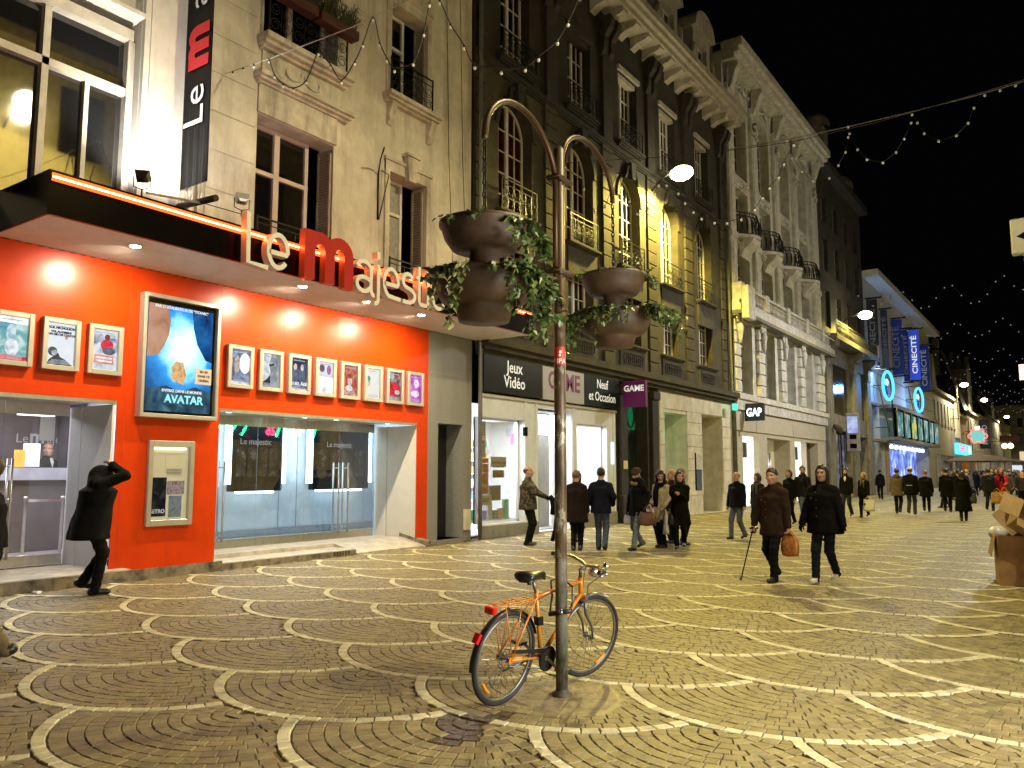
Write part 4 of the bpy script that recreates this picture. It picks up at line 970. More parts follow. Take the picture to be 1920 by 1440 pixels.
for c in BAY:
 ops += [(c - 0.78, c + 0.78, 5.95, 8.22, 0.42), (c - 0.82, c + 0.82, 8.62, 11.95, 0.42), (c - 0.72, c + 0.72, 12.95, 15.6, 0.42)]
g = MB(); wall_geo(g, X, GY0, GY1, 5.08, 12.55, [o for o in ops if o[3] < 12.5]);
for c in BAY: arch_fill(g, X, c - 0.82, c + 0.82, 11.05, 11.95, 0.42)
g.build('wall', m_mid, game)
g = MB(); wall_geo(g, X, GY0, GY1, 12.55, 17.2, [o for o in ops if o[3] > 12.5]); g.build('wall', m_dark, game)
g = MB().quad((X, GY0, 5), (X - 9, GY0, 5), (X - 9, GY0, 17.2), (X, GY0, 17.2)).quad((X, GY1, 0), (X - 9, GY1, 0), (X - 9, GY1, 17.2), (X, GY1, 17.2)); g.build('side_wall', m_dark, game)
def arch_frame(par, c, w, z0, zs, zt, xw, mat, pane):
 f = MB(); t = 0.045; y0, y1 = c - w, c + w
 f.box(xw - t, xw + t, y0, y0 + .06, z0, zs).box(xw - t, xw + t, y1 - .06, y1, z0, zs).box(xw - t, xw + t + .012, c - .055, c + .055, z0, zt - .02).box(xw - t + .001, xw + t - .001, y0, y1, z0, z0 + .07)
 n = 12
 pts = [(c - w * math.cos(PI * i / n), zs + (zt - zs) * math.sin(PI * i / n)) for i in range(n + 1)]
 pin = [(c - (w - .06) * math.cos(PI * i / n), zs + (zt - zs - .06) * math.sin(PI * i / n)) for i in range(n + 1)]
 for i in range(n): f.add([(xw + t, *pts[i]), (xw + t, *pts[i + 1]), (xw + t, *pin[i + 1]), (xw + t, *pin[i]), (xw - t, *pin[i]), (xw - t, *pin[i + 1])], [(0, 1, 2, 3), (3, 2, 5, 4)])
 z = z0 + 0.62
 while z < zt - 0.25:
  hw = w if z < zs else w * math.sqrt(max(0.05, 1 - ((z - zs) / (zt - zs)) ** 2))
  f.box(xw - .015, xw + .03, c - hw + .02, c + hw - .02, z - .016, z + .016); z += 0.62
 for y in (c - w * .5, c + w * .5): f.box(xw - .014, xw + .031, y - .014, y + .014, z0, zs + (zt - zs) * .8)
 o = f.build('window', mat, par)
 MB().add([(xw, y0, z0), (xw, c, z0), (xw, c, zt)] + [(xw, *q) for q in reversed(pts[:n // 2])], [(0, 1, 2, 3) + tuple(range(4, 3 + n // 2))]).build('pane', pane, o)
 MB().add([(xw, c, z0), (xw, y1, z0)] + [(xw, *q) for q in reversed(pts[n // 2:])], [tuple(range(2 + n // 2 + 1))]).build('pane', pane, o)
 return o
xw = X - 0.34
for i, c in enumerate(BAY):
 pn = m_redpane if i < 2 else m_darkpane
 arch_frame(game, c, 0.80, 8.66, 11.03, 11.91, xw, m_wframe, pn)
 casement(game, c - 0.76, c + 0.76, 5.97, 8.2, xw, frame=0.07, bars=[('h', 6.5), ('h', 7.05), ('h', 7.6), ('v', c - .38), ('v', c + .38)])
 casement(game, c - 0.70, c + 0.70, 12.97, 15.58, xw, frame=0.06, bars=[('h', 13.6), ('h', 14.25), ('h', 14.9), ('v', c - .36), ('v', c + .36)])
 # aprons, sills, railings
 MB().box(X - .40, X - .02, c - .80, c + .80, 8.18, 8.625).box(X - 0.03, X + 0.06, c - .86, c + .86, 7.62, 8.5).build('apron', m_apron, game)
 ledge(game, c - .98, c + .98, 8.5, 0.22, 0.14, m_mid)
 railing(game, c - .86, c + .86, 8.64, 0.86, X + .14, bars=6, r=0.014)
 ledge(game, c - .95, c + .95, 12.82, 0.24, 0.16, m_dark2)
 railing(game, c - .84, c + .84, 12.98, 0.75, X + .16, bars=6, r=0.014)
 ledge(game, c - 1.0, c + 1.0, 5.80, 0.20, 0.16, m_mid)
 ap = MB().box(X - .02, X + .05, c - .92, c + .92, 5.10, 5.80); apo = ap.build('apron', m_mid, game)
 MB().box(X + .0505, X + .056, c - .68, c + .68, 5.22, 5.72).build('panel', M('lattice_back', (0.07, 0.062, 0.05), 0.8), apo)
 lt = MB()
 for k in range(9):
  yc = c - .60 + k * .15
  lt.tube([(X + .065, yc + .10 * math.cos(a), 5.47 + .20 * math.sin(a)) for a in np.linspace(0, 2 * PI, 10)], 0.02, 5)
 lt.build('carved_lattice', m_apron, apo)
 # arched head mould + keystone + light coloured blind box
 hm = MB(); n = 12
 po = [(c - .98 * math.cos(PI * k / n), 11.05 + 1.06 * math.sin(PI * k / n)) for k in range(n + 1)]; pi_ = [(c - .83 * math.cos(PI * k / n), 11.05 + .91 * math.sin(PI * k / n)) for k in range(n + 1)]
 for k in range(n): hm.add([(X + .06, *pi_[k]), (X + .06, *pi_[k + 1]), (X + .06, *po[k + 1]), (X + .06, *po[k]), (X, *po[k]), (X, *po[k + 1]), (X, *pi_[k]), (X, *pi_[k + 1])], [(3, 2, 1, 0), (3, 4, 5, 2), (0, 1, 7, 6)])
 hm.build('arch_moulding', m_mid if i > 1 else m_dark2, game)
 kk = MB().poly([(-.12, -.16), (.12, -.16), (.2, .42), (-.2, .42)], (X + .05, c, 11.98), UY, UZ, UX, .16)
 for s_ in (-1, 1): kk.tube([(X + .1, c + s_ * (.25 + .35 * t), 12.2 - .45 * t + .1 * math.sin(7 * t)) for t in np.linspace(0, 1, 7)], [.07, .08, .06, .08, .05, .06, .03], 6)
 kk.build('carved_keystone', m_dark2, game)
 MB().box(X - .3, X - .05, c - .70, c + .70, 15.42, 15.58).box(X - .02, X + .10, c - .82, c + .82, 15.62, 15.78).build('lintel', m_corn if i > 1 else m_dark2, game)
# pilasters with rusticated blocks
for i, y in enumerate([15.95, 19.41, 22.91, 26.3, 29.74, 33.55]):
 w_ = 0.36 if 0 < i < 5 else 0.22
 z = 5.10
 while z < 12.3:
  MB().bevbox(X + .001, X + .09, y - w_, y + w_, z + .012, z + .43, .012).build('stone_block', m_mid, game); z += 0.45
 MB().box(X - .02, X + .12, y - w_ + .06, y + w_ - .06, 12.62, 16.4).build('pilaster', m_dark2, game)
 # big paired scroll consoles under the cornice
 for s_ in (-.24, .24):
  MB().poly([(0, 0), (.42, 0), (.5, -.15), (.42, -.42), (.22, -.7), (.2, -1.1), (.08, -1.35), (0, -1.35)], (X + .01, y + s_ - .13, 16.9), UX, UZ, UY, .26).build('console', m_dark2, game)
# string courses
ledge(game, GY0 + .02, GY1 - .02, 12.42, 0.16, 0.2, m_dark2, 'string_course')
ledge(game, GY0 + .1, GY1 + .05, 4.62, 0.42, 0.46, m_mid, 'shop_cornice')
# top cornice with modillions
mm = MB(); mm.box(X - .3, X + .95, GY0, GY1 + .25, 17.42, 17.62).box(X - .3, X + .80, GY0 + .01, GY1 + .2, 17.22, 17.419).box(X - .3, X + 1.06, GY0 + .005, GY1 + .3, 17.621, 17.86)
mm.build('cornice', m_corn, game)
y = GY0 + .5
while y < GY1:
 MB().poly([(0, 0), (.74, 0), (.74, -.12), (.62, -.2), (.3, -.26), (0, -.42)], (X + .005, y - .17, 17.218), UX, UZ, UY, .34).build('modillion', m_corn, game); y += 0.98
# mansard + dormers
MB().add([(X - .2, GY0, 17.86), (X - .2, GY1, 17.86), (X - 1.6, GY1, 22.0), (X - 1.6, GY0, 22.0), (X - 9, GY0, 22.4), (X - 9, GY1, 22.4)], [(0, 1, 2, 3), (3, 2, 5, 4)]).build('mansard_roof', m_slate, game)
for c in BAY[1:]:
 dm = MB(); y0, y1 = c - .95, c + .95; xf = X + .15
 dm.box(xf - 1.8, xf, y0, y0 + .38, 17.86, 20.4).box(xf - 1.8, xf, y1 - .38, y1, 17.86, 20.4).box(xf - 1.8, xf, y0 + .38, y1 - .38, 19.9, 20.4).box(xf - .5, xf - .01, y0 + .38, y1 - .38, 17.86, 18.25)
 dm.box(xf - 1.9, xf + .22, y0 - .14, y1 + .14, 20.4, 20.56)
 pts = [(-1.05 * math.cos(PI * k / 10), .75 * math.sin(PI * k / 10)) for k in range(11)]
 dm.poly(pts, (xf - 1.9, c, 20.56), UY, UZ, UX, 2.12)
 for s_, yy in ((-1, y0), (1, y1)): dm.tube([(xf + .02, yy + s_ * (.05 + .22 * math.sin(t * 3)), 19.6 - 1.6 * t) for t in np.linspace(0, 1, 8)], [.10, .13, .11, .08, .1, .14, .16, .1], 7)
 dmo = dm.build('dormer', m_corn, game)
 wn = MB().box(xf - .3, xf - .22, y0 + .38, y1 - .38, 18.25, 19.9).build('pane', m_darkpane, dmo)
 fz = MB()
 for a_ in (y0 + .38, c - .05, y1 - .46): fz.box(xf - .23, xf - .17, a_, a_ + .09, 18.25, 19.9)
 for a_ in (18.25, 18.8, 19.35, 19.82): fz.box(xf - .229, xf - .175, y0 + .38, y1 - .38, a_, a_ + .06)
 fz.build('window_frame', m_wframe, dmo)
# downpipes
def pipe(par, pts, r=.055, mat=None, name='drainpipe'):
 m = MB().tube(pts, r, 10)
 for p in pts[1:-1]: m.ball(p, r * 1.25, 8, 5)
 return m.build(name, mat or m_pipe, par)
pipe(game, [(X + .18, 15.78, 20), (X + .18, 15.78, 5.6), (X + .30, 15.82, 5.35), (X + .14, 15.86, 4.95), (X + .14, 15.88, 0)])
pipe(game, [(X + .12, 34.1, 16.9), (X + .12, 34.1, 5.2), (X + .3, 34.15, 5.0), (X + .12, 34.2, 4.5), (X + .12, 34.2, 0)], .06, M('old_pipe', (0.12, 0.12, 0.08), 0.5, var=0.3))
MB().tube([(X + .05, 15.92, 4.6), (X + .08, 15.98, 3.6), (X + .05, 16.0, 2.9), (X + .05, 15.9, 0.3)], .008, 5).build('cable', m_iron, game)
MB().tube([(X + .18, 15.62, 1.0), (X + .22, 15.72, .55), (X + .25, 15.6, .2), (X + .28, 15.5, 0.02)], .01, 5).build('cable', M('orange_cable', (0.3, 0.09, 0.02), 0.6), game)
# --- ground floor: shop front
m_shopw = M('shop_white', (0.76, 0.78, 0.82), 0.4, var=0.06)
m_shopwd = M('shop_plinth', (0.25, 0.24, 0.21), 0.5, var=0.2)
sg = MB()
S1, S2, S3 = (16.10, 18.05, 0.34, 3.05, 0.25), (18.70, 20.55, 0.02, 3.45, 0.8), (20.85, 22.75, 0.45, 3.12, 0.25)
wall_geo(sg, X, 15.98, 23.35, 0.0, 3.62, [S1, S2, S3]); sg.build('shop_front', m_shopw, game)
MB().box(X - .01, X + .04, 15.98, 18.70, 0.0, 0.30).build('plinth', m_shopwd, game)
MB().box(X - .01, X + .04, 20.58, 23.35, 0.0, 0.40).build('plinth', m_shopwd, game)
for y in (18.08, 18.62, 20.62, 23.2): MB().box(X + .001, X + .03, y - .05, y + .05, 0.30, 3.6).build('pilaster_strip', m_shopw, game)
MB().box(X + .002, X + .06, 15.98, 23.35, 3.56, 3.64).build('drip_strip', m_alu, game)
for o in (S1, S3):
 w_ = MB().box(X - .25, X - .2, o[0], o[0] + .05, o[2], o[3]).box(X - .25, X - .2, o[1] - .05, o[1], o[2], o[3]).box(X - .25, X - .2, o[0], o[1], o[2], o[2] + .06).box(X - .25, X - .2, o[0], o[1], o[3] - .05, o[3]).build('shop_window', m_shopw, game)
 MB().box(X - .235, X - .225, o[0] + .05, o[1] - .05, o[2] + .06, o[3] - .05).build('pane', m_glass, w_)
# door leaf, fanlight
dd = MB().box(X - .8, X - .76, 19.55, 20.5, 0.02, 2.75).build('door', M('door_grey', (0.35, 0.36, 0.36), 0.35), game)
MB().box(X - .75, X - .72, 18.75, 18.80, 0.02, 2.75).build('door_post', m_black, game)
MB().box(X - .78, X - .74, 18.7, 20.55, 2.78, 2.86).build('transom', m_shopw, game)
MB().box(X - .765, X - .755, 18.72, 20.5, 2.86, 3.42).build('fanlight', M('fanlight', (0.3, 0.33, 0.33), 0.15), game)
# interior
m_shin = M('shop_inside', (0.78, 0.78, 0.78), 0.6, var=0.03)
rm = MB(); XB_ = X - 5
rm.quad((XB_, 15.99, 0.05), (X - .26, 15.99, 0.05), (X - .26, 23.3, 0.05), (XB_, 23.3, 0.05), 1)
rm.quad((XB_, 15.99, 3.4), (XB_, 23.3, 3.4), (X - .26, 23.3, 3.4), (X - .26, 15.99, 3.4))
rm.quad((XB_, 15.99, 0), (XB_, 27, 0), (XB_, 27, 3.4), (XB_, 15.99, 3.4)); rm.quad((XB_, 15.99, 0), (XB_, 15.99, 3.4), (X - .26, 15.99, 3.4), (X - .26, 15.99, 0)); rm.quad((XB_, 23.32, 0), (X - .26, 23.32, 0), (X - .26, 23.32, 3.4), (XB_, 23.32, 3.4))
rm.build('shop_room', [m_shin, M('shop_floor', (0.4, 0.4, 0.4), 0.3)], game)
MB().box(X - 1.1, X - 1.05, 20.85, 22.75, 0.4, 3.1).build('display_back', M('lit_white_board', (0.85, 0.85, 0.85), 0.5, var=0.02, emit=(1, 0.98, 0.97), es=1.1), game)
lamp('game_shop_light', 'AREA', (X - 2.2, 19.0, 3.35), 2300, (0.93, 0.97, 1.0), target=(X - 2.2, 19.0, 0), size=(3.5, 6.0))
lamp('game_window_light', 'AREA', (X - .62, 21.8, 3.3), 160, (1, 1, 1), target=(X - .62, 21.8, 0), size=(.6, 1.8))
# shelves of boxes, counter, posters in the window
rr = random.Random(3)
boxm = [M('box_%d' % i, c, 0.4, var=0.05) for i, c in enumerate([(0.02, 0.25, 0.10), (0.55, 0.04, 0.04), (0.05, 0.12, 0.45), (0.7, 0.7, 0.7), (0.03, 0.03, 0.03), (0.5, 0.25, 0.05)])]
for k, z in enumerate((0.7, 1.15, 1.6, 2.05, 2.5)):
 sh = MB().box(XB_ + .05, XB_ + .35, 17.2, 22.8, z - .03, z).build('shelf', m_shin, game)
 q = MB(); y = 17.25
 while y < 22.7:
  w_ = rr.uniform(.10, .16); q.box(XB_ + .06, XB_ + .28, y, y + w_ - .015, z + .001, z + rr.uniform(.22, .30), rr.randrange(6)); y += w_
 tag(q.build('game_boxes', boxm, sh), kind='stuff')
MB().box(XB_ + .8, XB_ + 2.0, 17.4, 19.0, 2.55, 2.95).build('hanging_sign', M('dark_green_sign', (0.012, 0.06, 0.04), 0.4), game)
MB().box(X - 2.4, X - 2.3, 17.3, 17.9, 1.9, 2.25).build('monitor', PRINT([(0.2, 0.02, 0.15), (0.7, 0.2, 0.6), (0.9, 0.8, 0.9)], 8, 1.2), game)
m_wp = lambda n, c: M(n, c, 0.5, var=0.03)
def wposter(y0, y1, z0, z1, mat, s=None, size=.12, tm=None, dx=0.0, bold=.004, line=1.0):
 o = MB().box(X - .262 - dx, X - .252 - dx, y0, y1, z0, z1).build('window_poster', mat, game)
 if s:
  t = MB(); add_text(t, s, (X - .250 - dx, (y0 + y1) / 2, z0 + (z1 - z0) * .3), UY, UZ, size, bold=bold, line=line); t.build('lettering', tm or m_wp('white_ink', (0.8, 0.8, 0.8)), o)
 return o
m_rp = m_wp('red_poster', (0.60, 0.03, 0.03)); m_wh = m_wp('white_poster', (0.72, 0.72, 0.72)); m_ink = m_wp('dark_ink', (0.05, 0.04, 0.04))
wposter(16.16, 16.75, 1.10, 1.62, m_rp, 'Soldes', .17)
wposter(16.16, 16.75, 1.64, 1.86, m_rp); wposter(16.16, 16.75, 1.88, 2.0, m_rp)
wposter(16.16, 16.9, 0.80, 1.06, m_wh, 'SOLDES', .15, m_ink)
wposter(16.16, 16.62, 2.02, 2.95, M('grey_poster', (0.33, 0.33, 0.36), 0.5, var=0.4, scale=5))
wposter(16.42, 16.58, 2.4, 2.62, m_rp, 'G', .16, dx=-.012)
wposter(16.85, 17.55, 1.78, 2.05, m_wh, 'NOUVELLE PS3\nnouveau prix', .095, m_ink, bold=.002)
wposter(16.95, 17.45, 1.50, 1.70, m_ink, '299€', .17, m_rp)
MB().box(X - .9, X - .4, 17.0, 17.5, 0.9, 1.3).build('console_box', m_wp('console_dark', (0.06, 0.065, 0.075)), game)
q = MB(); rr = random.Random(8)
for i in range(7): q.box(X - .5, X - .42, 16.2 + i * .25, 16.4 + i * .25, 0.42, 0.42 + rr.uniform(.2, .5), i % 6)
q.build('stand_cards', boxm, game)
MB().box(X - .75, X - .35, 16.15, 17.9, 0.36, 0.42).build('display_floor', m_shin, game)
q = MB(); add_text(q, 'VENEZ GAGNER', (X - 1.04, 21.8, 1.55), UY, UZ, .22, bold=.004); q.build('lettering', m_rp, game)
MB().box(X - 1.0, X - .9, 18.8, 19.4, 2.42, 2.74).build('hanging_sign', m_wp('magenta_sign', (0.35, 0.03, 0.3)), game)
q = MB(); add_text(q, 'nouveau', (X - .89, 19.1, 2.5), UY, UZ, .14); q.build('lettering', m_wh, game)
MB().box(X + .002, X + .03, 23.0, 23.2, 1.9, 2.6).build('lit_strip', E('blue_strip', (0.75, 0.85, 1), 1.5), game)
tag(MB().bevbox(X + .001, X + .09, 17.95, 18.08, 2.62, 2.86, .01).build('camera_box', m_black), 'small black camera box on the white shop pillar', 'camera')
tag(MB().bevbox(X + .03, X + .07, 18.12, 18.2, 1.45, 1.7, .008).build('door_phone', M('phone_grey', (0.3, 0.3, 0.3), 0.4)), 'small entry phone on the white shop pillar', 'entry phone')
# fascia signs
m_sgb = M('sign_black', (0.004, 0.0045, 0.0045), 0.3, var=0, spec=.15); m_sgg = M('sign_green', (0.004, 0.014, 0.010), 0.3, var=0, spec=.15); m_sgw = M('sign_grey', (0.48, 0.46, 0.50), 0.4, var=0.03); m_wt = M('white_letter', (0.85, 0.85, 0.85), 0.4, var=0, emit=(1, 1, 1), es=0.35); m_pu = M('purple_letter', (0.20, 0.02, 0.13), 0.4, var=0)
def fsign(y0, y1, mat, label, lines, tm, size, bold, zc, xs=1.0):
 t = thing('shop_sign', label, 'shop sign', (X, (y0 + y1) / 2, 3.68), 'fascia panels of the game shop')
 b = MB().bevbox(X + .01, X + .16, y0, y1, 3.68, 4.74, .012).build('board', mat, t)
 for s_, z in lines:
  q = MB(); add_text(q, s_, (X + .161, (y0 + y1) / 2, z), UY, UZ, size, bold=bold, xs=xs); q.build('lettering', tm, t)
fsign(15.98, 18.72, m_sgb, 'black shop sign panel reading Jeux Vidéo in white', [('Jeux', 4.26), ('Vidéo', 3.86)], m_wt, .44, .004, 4, 0.95)
fsign(18.74, 21.05, m_sgw, 'pale grey shop sign panel with purple letters behind the post', [('GAME', 4.02)], m_pu, .70, .02, 4, 0.95)
fsign(21.07, 23.32, m_sgg, 'dark green shop sign panel reading Neuf et Occasion', [('Neuf', 4.26), ('et Occasion', 3.86)], m_wt, .40, .004, 4, 0.9)
t = thing('blade_sign', 'purple square blade sign with white lettering above the shop', 'blade sign', (X + .6, 23.6, 3.85))
m_bl = M('blade_purple', (0.085, 0.008, 0.06), 0.3, var=0.03, emit=(0.3, 0.03, 0.2), es=0.10)
MB().bevbox(X + .2, X + 1.02, 23.5, 23.66, 3.75, 4.60, .015).build('board', m_bl, t)
q = MB(); add_text(q, 'GAME', (X + .61, 23.498, 4.27), UX, UZ, .27, bold=.008); q.build('lettering', m_wt, t)
MB().bar((X, 23.58, 4.63), (X + 1.0, 23.58, 4.63), .03).tube([(X + .1, 23.58, 5.0), (X + .4, 23.58, 5.05), (X + .6, 23.58, 4.65)], .012, 5).build('bracket', m_iron, t)
# --- ornate green door
m_dgreen = M('dark_green_door', (0.012, 0.028, 0.02), 0.35, var=0.2)
gd = MB(); wall_geo(gd, X, 23.36, 26.7, 0.0, 4.62, [(24.05, 25.75, 0.1, 4.15, 0.55)], depth=0.55); gd.build('portal', m_dark2, game)
for y in (23.75, 26.2): MB().bevbox(X + .001, X + .12, y - .25, y + .25, 0.0, 4.2, .02).bevbox(X + .002, X + .2, y - .3, y + .3, 4.2, 4.5, .03).bevbox(X + .003, X + .18, y - .28, y + .28, 0, .9, .02).build('portal_pier', m_dark2, game)
dr = MB().box(X - .5, X - .45, 24.05, 24.88, 0.1, 3.0).box(X - .5, X - .45, 24.92, 25.75, 0.1, 3.0).box(X - .5, X - .42, 24.05, 25.75, 3.0, 3.12).build('door', m_dgreen, game)
gl = MB().box(X - .5, X - .47, 24.1, 25.7, 3.13, 4.1).build('fanlight', M('green_glow_glass', (0.01, 0.08, 0.035), 0.1, var=0.4, scale=3, emit=(0.02, 0.5, 0.18), es=0.22), game)
q = MB()
for k in range(12): q.tube([(X - .43, 24.12 + k * .145, .8), (X - .43, 24.12 + k * .145, 2.95)], .012, 5)
for k in range(2):
 yc = 24.5 + k * .8; q.tube([(X - .43, yc + .28 * math.cos(a), 3.62 + .42 * math.sin(a)) for a in np.linspace(0, 2 * PI, 18)], .03, 6)
q.build('door_grille', m_iron, game)
tag(MB().box(X + .13, X + .15, 23.62, 23.9, 1.75, 2.02).build('paper_notice', M('paper_yellow', (0.6, 0.52, 0.28), 0.7)), 'yellowed paper notice on the dark door pier', 'notice')
# --- pale stone bays: window with green cross, roller shutter
m_pale = M('pale_ashlar', (0.72, 0.67, 0.54), 0.8, var=0.15, scale=2.5, bump=0.2, streak=0.35, streakcol=(0.2, 0.17, 0.12))
pb = MB(); wall_geo(pb, X, 26.7, 34.25, 0.0, 4.62, [(27.15, 29.2, 0.02, 3.85, 1.3), (30.75, 33.0, 0.02, 3.95, 1.1)]); pb.build('pale_front', m_pale, game)
for (y0, y1) in ((26.72, 27.13), (29.22, 30.73), (33.02, 34.0)):
 z = 0.75
 while z < 3.8: MB().bevbox(X + .001, X + .035, y0, y1, z + .008, z + .46, .008).build('stone_block', m_pale, game); z += .47
MB().bevbox(X + .001, X + .05, 26.74, 34.0, 3.98, 4.56, .01).build('frieze_panel', m_pale, game)
MB().box(X - 1.3, X - 1.25, 27.15, 29.2, 0.02, 3.85).build('shop_window', M('dim_window', (0.10, 0.10, 0.10), 0.1, var=0.2, emit=(0.35, 0.33, 0.25), es=0.12), game)
MB().box(X - 1.24, X - 1.1, 28.5, 28.9, 0.02, 3.7).build('side_panel', M('cream_panel', (0.5, 0.48, 0.42), 0.5), game)
for k in range(24): MB().box(X - 1.1, X - 1.06, 30.75, 33.0, 0.05 + k * .16, 0.195 + k * .16).build('shutter_slat', M('shutter_steel', (0.16, 0.17, 0.18), 0.4, metal=0.4), game)
gc = thing('neon_cross', 'green and blue neon shop sign in the pale stone window', 'neon sign', (X - .2, 27.5, 2.6))
gcm = E('green_neon', (0.05, 1.0, 0.35), 6); bcm = E('blue_neon', (0.15, 0.65, 1.0), 4)
q = MB()
for z in (3.1, 3.3): q.tube([(X - .3, 27.35, z), (X - .3, 27.62, z + .05)], .035, 6)
q.ball((X - .3, 27.45, 3.0), .06); q.build('green_tube', gcm, gc)
q = MB()
for z in (2.15, 2.32, 2.5): q.tube([(X - .3, 27.55 + .12 * math.cos(a), z + .07 * math.sin(a)) for a in np.linspace(0, 5.2, 10)], .014, 5)
for y in (27.5, 27.62): q.tube([(X - .3, y, 0.9), (X - .3, y, 1.95)], .012, 5)
q.build('blue_tube', bcm, gc)
lamp('green_neon_lamp', 'POINT', (X + .1, 27.4, 3.1), 6, (0.1, 1, 0.4), 0.1)
bd = thing('notice_board', 'blue and white notice board on the stone pier', 'notice board', (X + .06, 30.2, 1.0))
MB().box(X + .04, X + .07, 29.95, 30.5, 0.95, 1.75).build('blue_panel', M('board_blue', (0.05, 0.08, 0.18), 0.5), bd); MB().box(X + .04, X + .071, 29.95, 30.5, 1.75, 2.35).build('white_panel', M('board_white', (0.6, 0.58, 0.55), 0.5, var=0.3, scale=14), bd); MB().box(X + .038, X + .075, 29.9, 29.945, .95, 2.4).build('frame', m_black, bd)
tag(MB().box(X + .38, X + .52, 33.3, 33.6, 4.28, 4.55).build('exit_light', E('green_exit', (0.1, 1, 0.5), 1.6)), 'tiny green lit sign under the shop cornice', 'lit sign')
# ================================================================ WHITE ORNATE BUILDING
m_wst = M('white_stone', (0.60, 0.59, 0.56), 0.8, var=0.2, scale=2.0, bump=0.3, bscale=12, streak=0.45, streakcol=(0.17, 0.15, 0.12))
m_wtr = M('white_trim', (0.62, 0.61, 0.585), 0.8, var=0.22, scale=4, bump=0.3, bscale=22, streak=0.4, streakcol=(0.16, 0.14, 0.11))
wh = thing('ornate_building', 'white ornate stone building with four bays of tall arched openings', 'building', (X, 42, 0))
WY0, WY1 = 34.30, 50.4
WB = [36.5, 40.05, 43.6, 47.15]
ops = []
for c in WB: ops += [(c - 1.0, c + 1.0, 15.6, 19.7, .6), (c - .95, c + .95, 12.6, 15.0, .6), (c - .95, c + .95, 9.7, 12.25, .6), (c - .9, c + .9, 5.25, 8.6, .6)]
g = MB(); wall_geo(g, X, WY0, WY1, 5.15, 21.0, ops)
for c in WB:
 arch_fill(g, X, c - 1.0, c + 1.0, 18.7, 19.7, .6); arch_fill(g, X, c - .95, c + .95, 11.4, 12.25, .6)
g.quad((X, WY0, 0), (X - 9, WY0, 0), (X - 9, WY0, 21.4), (X, WY0, 21.4)).quad((X, WY1, 0), (X - 9, WY1, 0), (X - 9, WY1, 21.4), (X, WY1, 21.4))
g.build('wall', m_wst, wh)
xw = X - .5
rr = random.Random(11)
def swag(mb, x, y, z, w, h, n=5, r=.05):
 """carved garland: drooping tubes with leaf lumps"""
 for s_ in (-1, 1):
  mb.tube([(x + .05 * math.sin(5 * t), y + s_ * w * t, z - h * math.sin(t * 2.6) * .6) for t in np.linspace(0, 1, 7)], [r * 1.4, r, r * 1.2, r * .8, r, r * .8, r * .4], 6)
 for k in range(n): mb.ball((x + rr.uniform(0, .08), y + rr.uniform(-w, w), z - rr.uniform(0, h)), r * rr.uniform(.9, 1.7), 6, 4)
for c in WB:
 arch_frame(wh, c, .98, 15.62, 18.68, 19.62, xw, m_wtr, m_darkpane)
 casement(wh, c - .93, c + .93, 12.62, 14.98, xw, frame=.09, mat=m_wtr, transom=14.2)
 arch_frame(wh, c, .93, 9.72, 11.38, 12.2, xw, m_wtr, m_darkpane)
 casement(wh, c - .88, c + .88, 5.27, 8.58, xw, frame=.08, mat=m_wtr, transom=7.6)
 # carved panel between floors, swags, keystones
 MB().box(X - .02, X + .06, c - 1.0, c + 1.0, 15.06, 15.55).build('frieze_panel', m_wtr, wh)
 for a_ in ((X + .08, c, 15.35, .8, .25), (X + .1, c, 20.2, .9, .4, 8, .07), (X + .1, c, 12.45, .9, .35, 8, .06)): q = MB(); swag(q, *a_); q.build('carved_garland', m_wtr, wh)
 # bowed iron balcony on a carved bracket
 bal = MB(); k = 12
 pts = [(X + .08 + .60 * math.sin(PI * t), c - 1.25 + 2.5 * t) for t in np.linspace(0, 1, k)]
 lo = [(X + .05 + .78 * math.sin(PI * t), c - 1.25 + 2.5 * t) for t in np.linspace(0, 1, k)]
 for zz, P_ in ((13.62, pts), (13.45, pts), (12.62, lo)): bal.tube([(p[0], p[1], zz) for p in P_], .03, 5)
 for i in range(k):
  bal.tube([(lo[i][0], lo[i][1], 12.62), (lo[i][0] + .06, lo[i][1], 12.9), (pts[i][0], pts[i][1], 13.62)], .022, 5)
  if i < k - 1:
   ym = (pts[i][1] + pts[i + 1][1]) / 2; xm = (pts[i][0] + lo[i][0]) / 2 + .04
   bal.tube([(xm, ym + .1 * math.cos(a), 13.05 + .26 * math.sin(a)) for a in np.linspace(0, 7, 10)], .02, 5)
 bal.build('balcony_railing', m_iron, wh)
 sl = MB().poly([(p[0] - X, p[1] - c) for p in [(X - .01, c - 1.32)] + lo + [(X - .01, c + 1.32)]], (X, c, 12.44), UX, UY, UZ, .16); sl.build('balcony_slab', m_wtr, wh)
 MB().poly([(0, 0), (.7, 0), (.6, -.2), (.25, -.45), (.1, -.8), (0, -.8)], (X + .005, c - .55, 12.44), UX, UZ, UY, 1.1).build('balcony_bracket', m_wtr, wh)
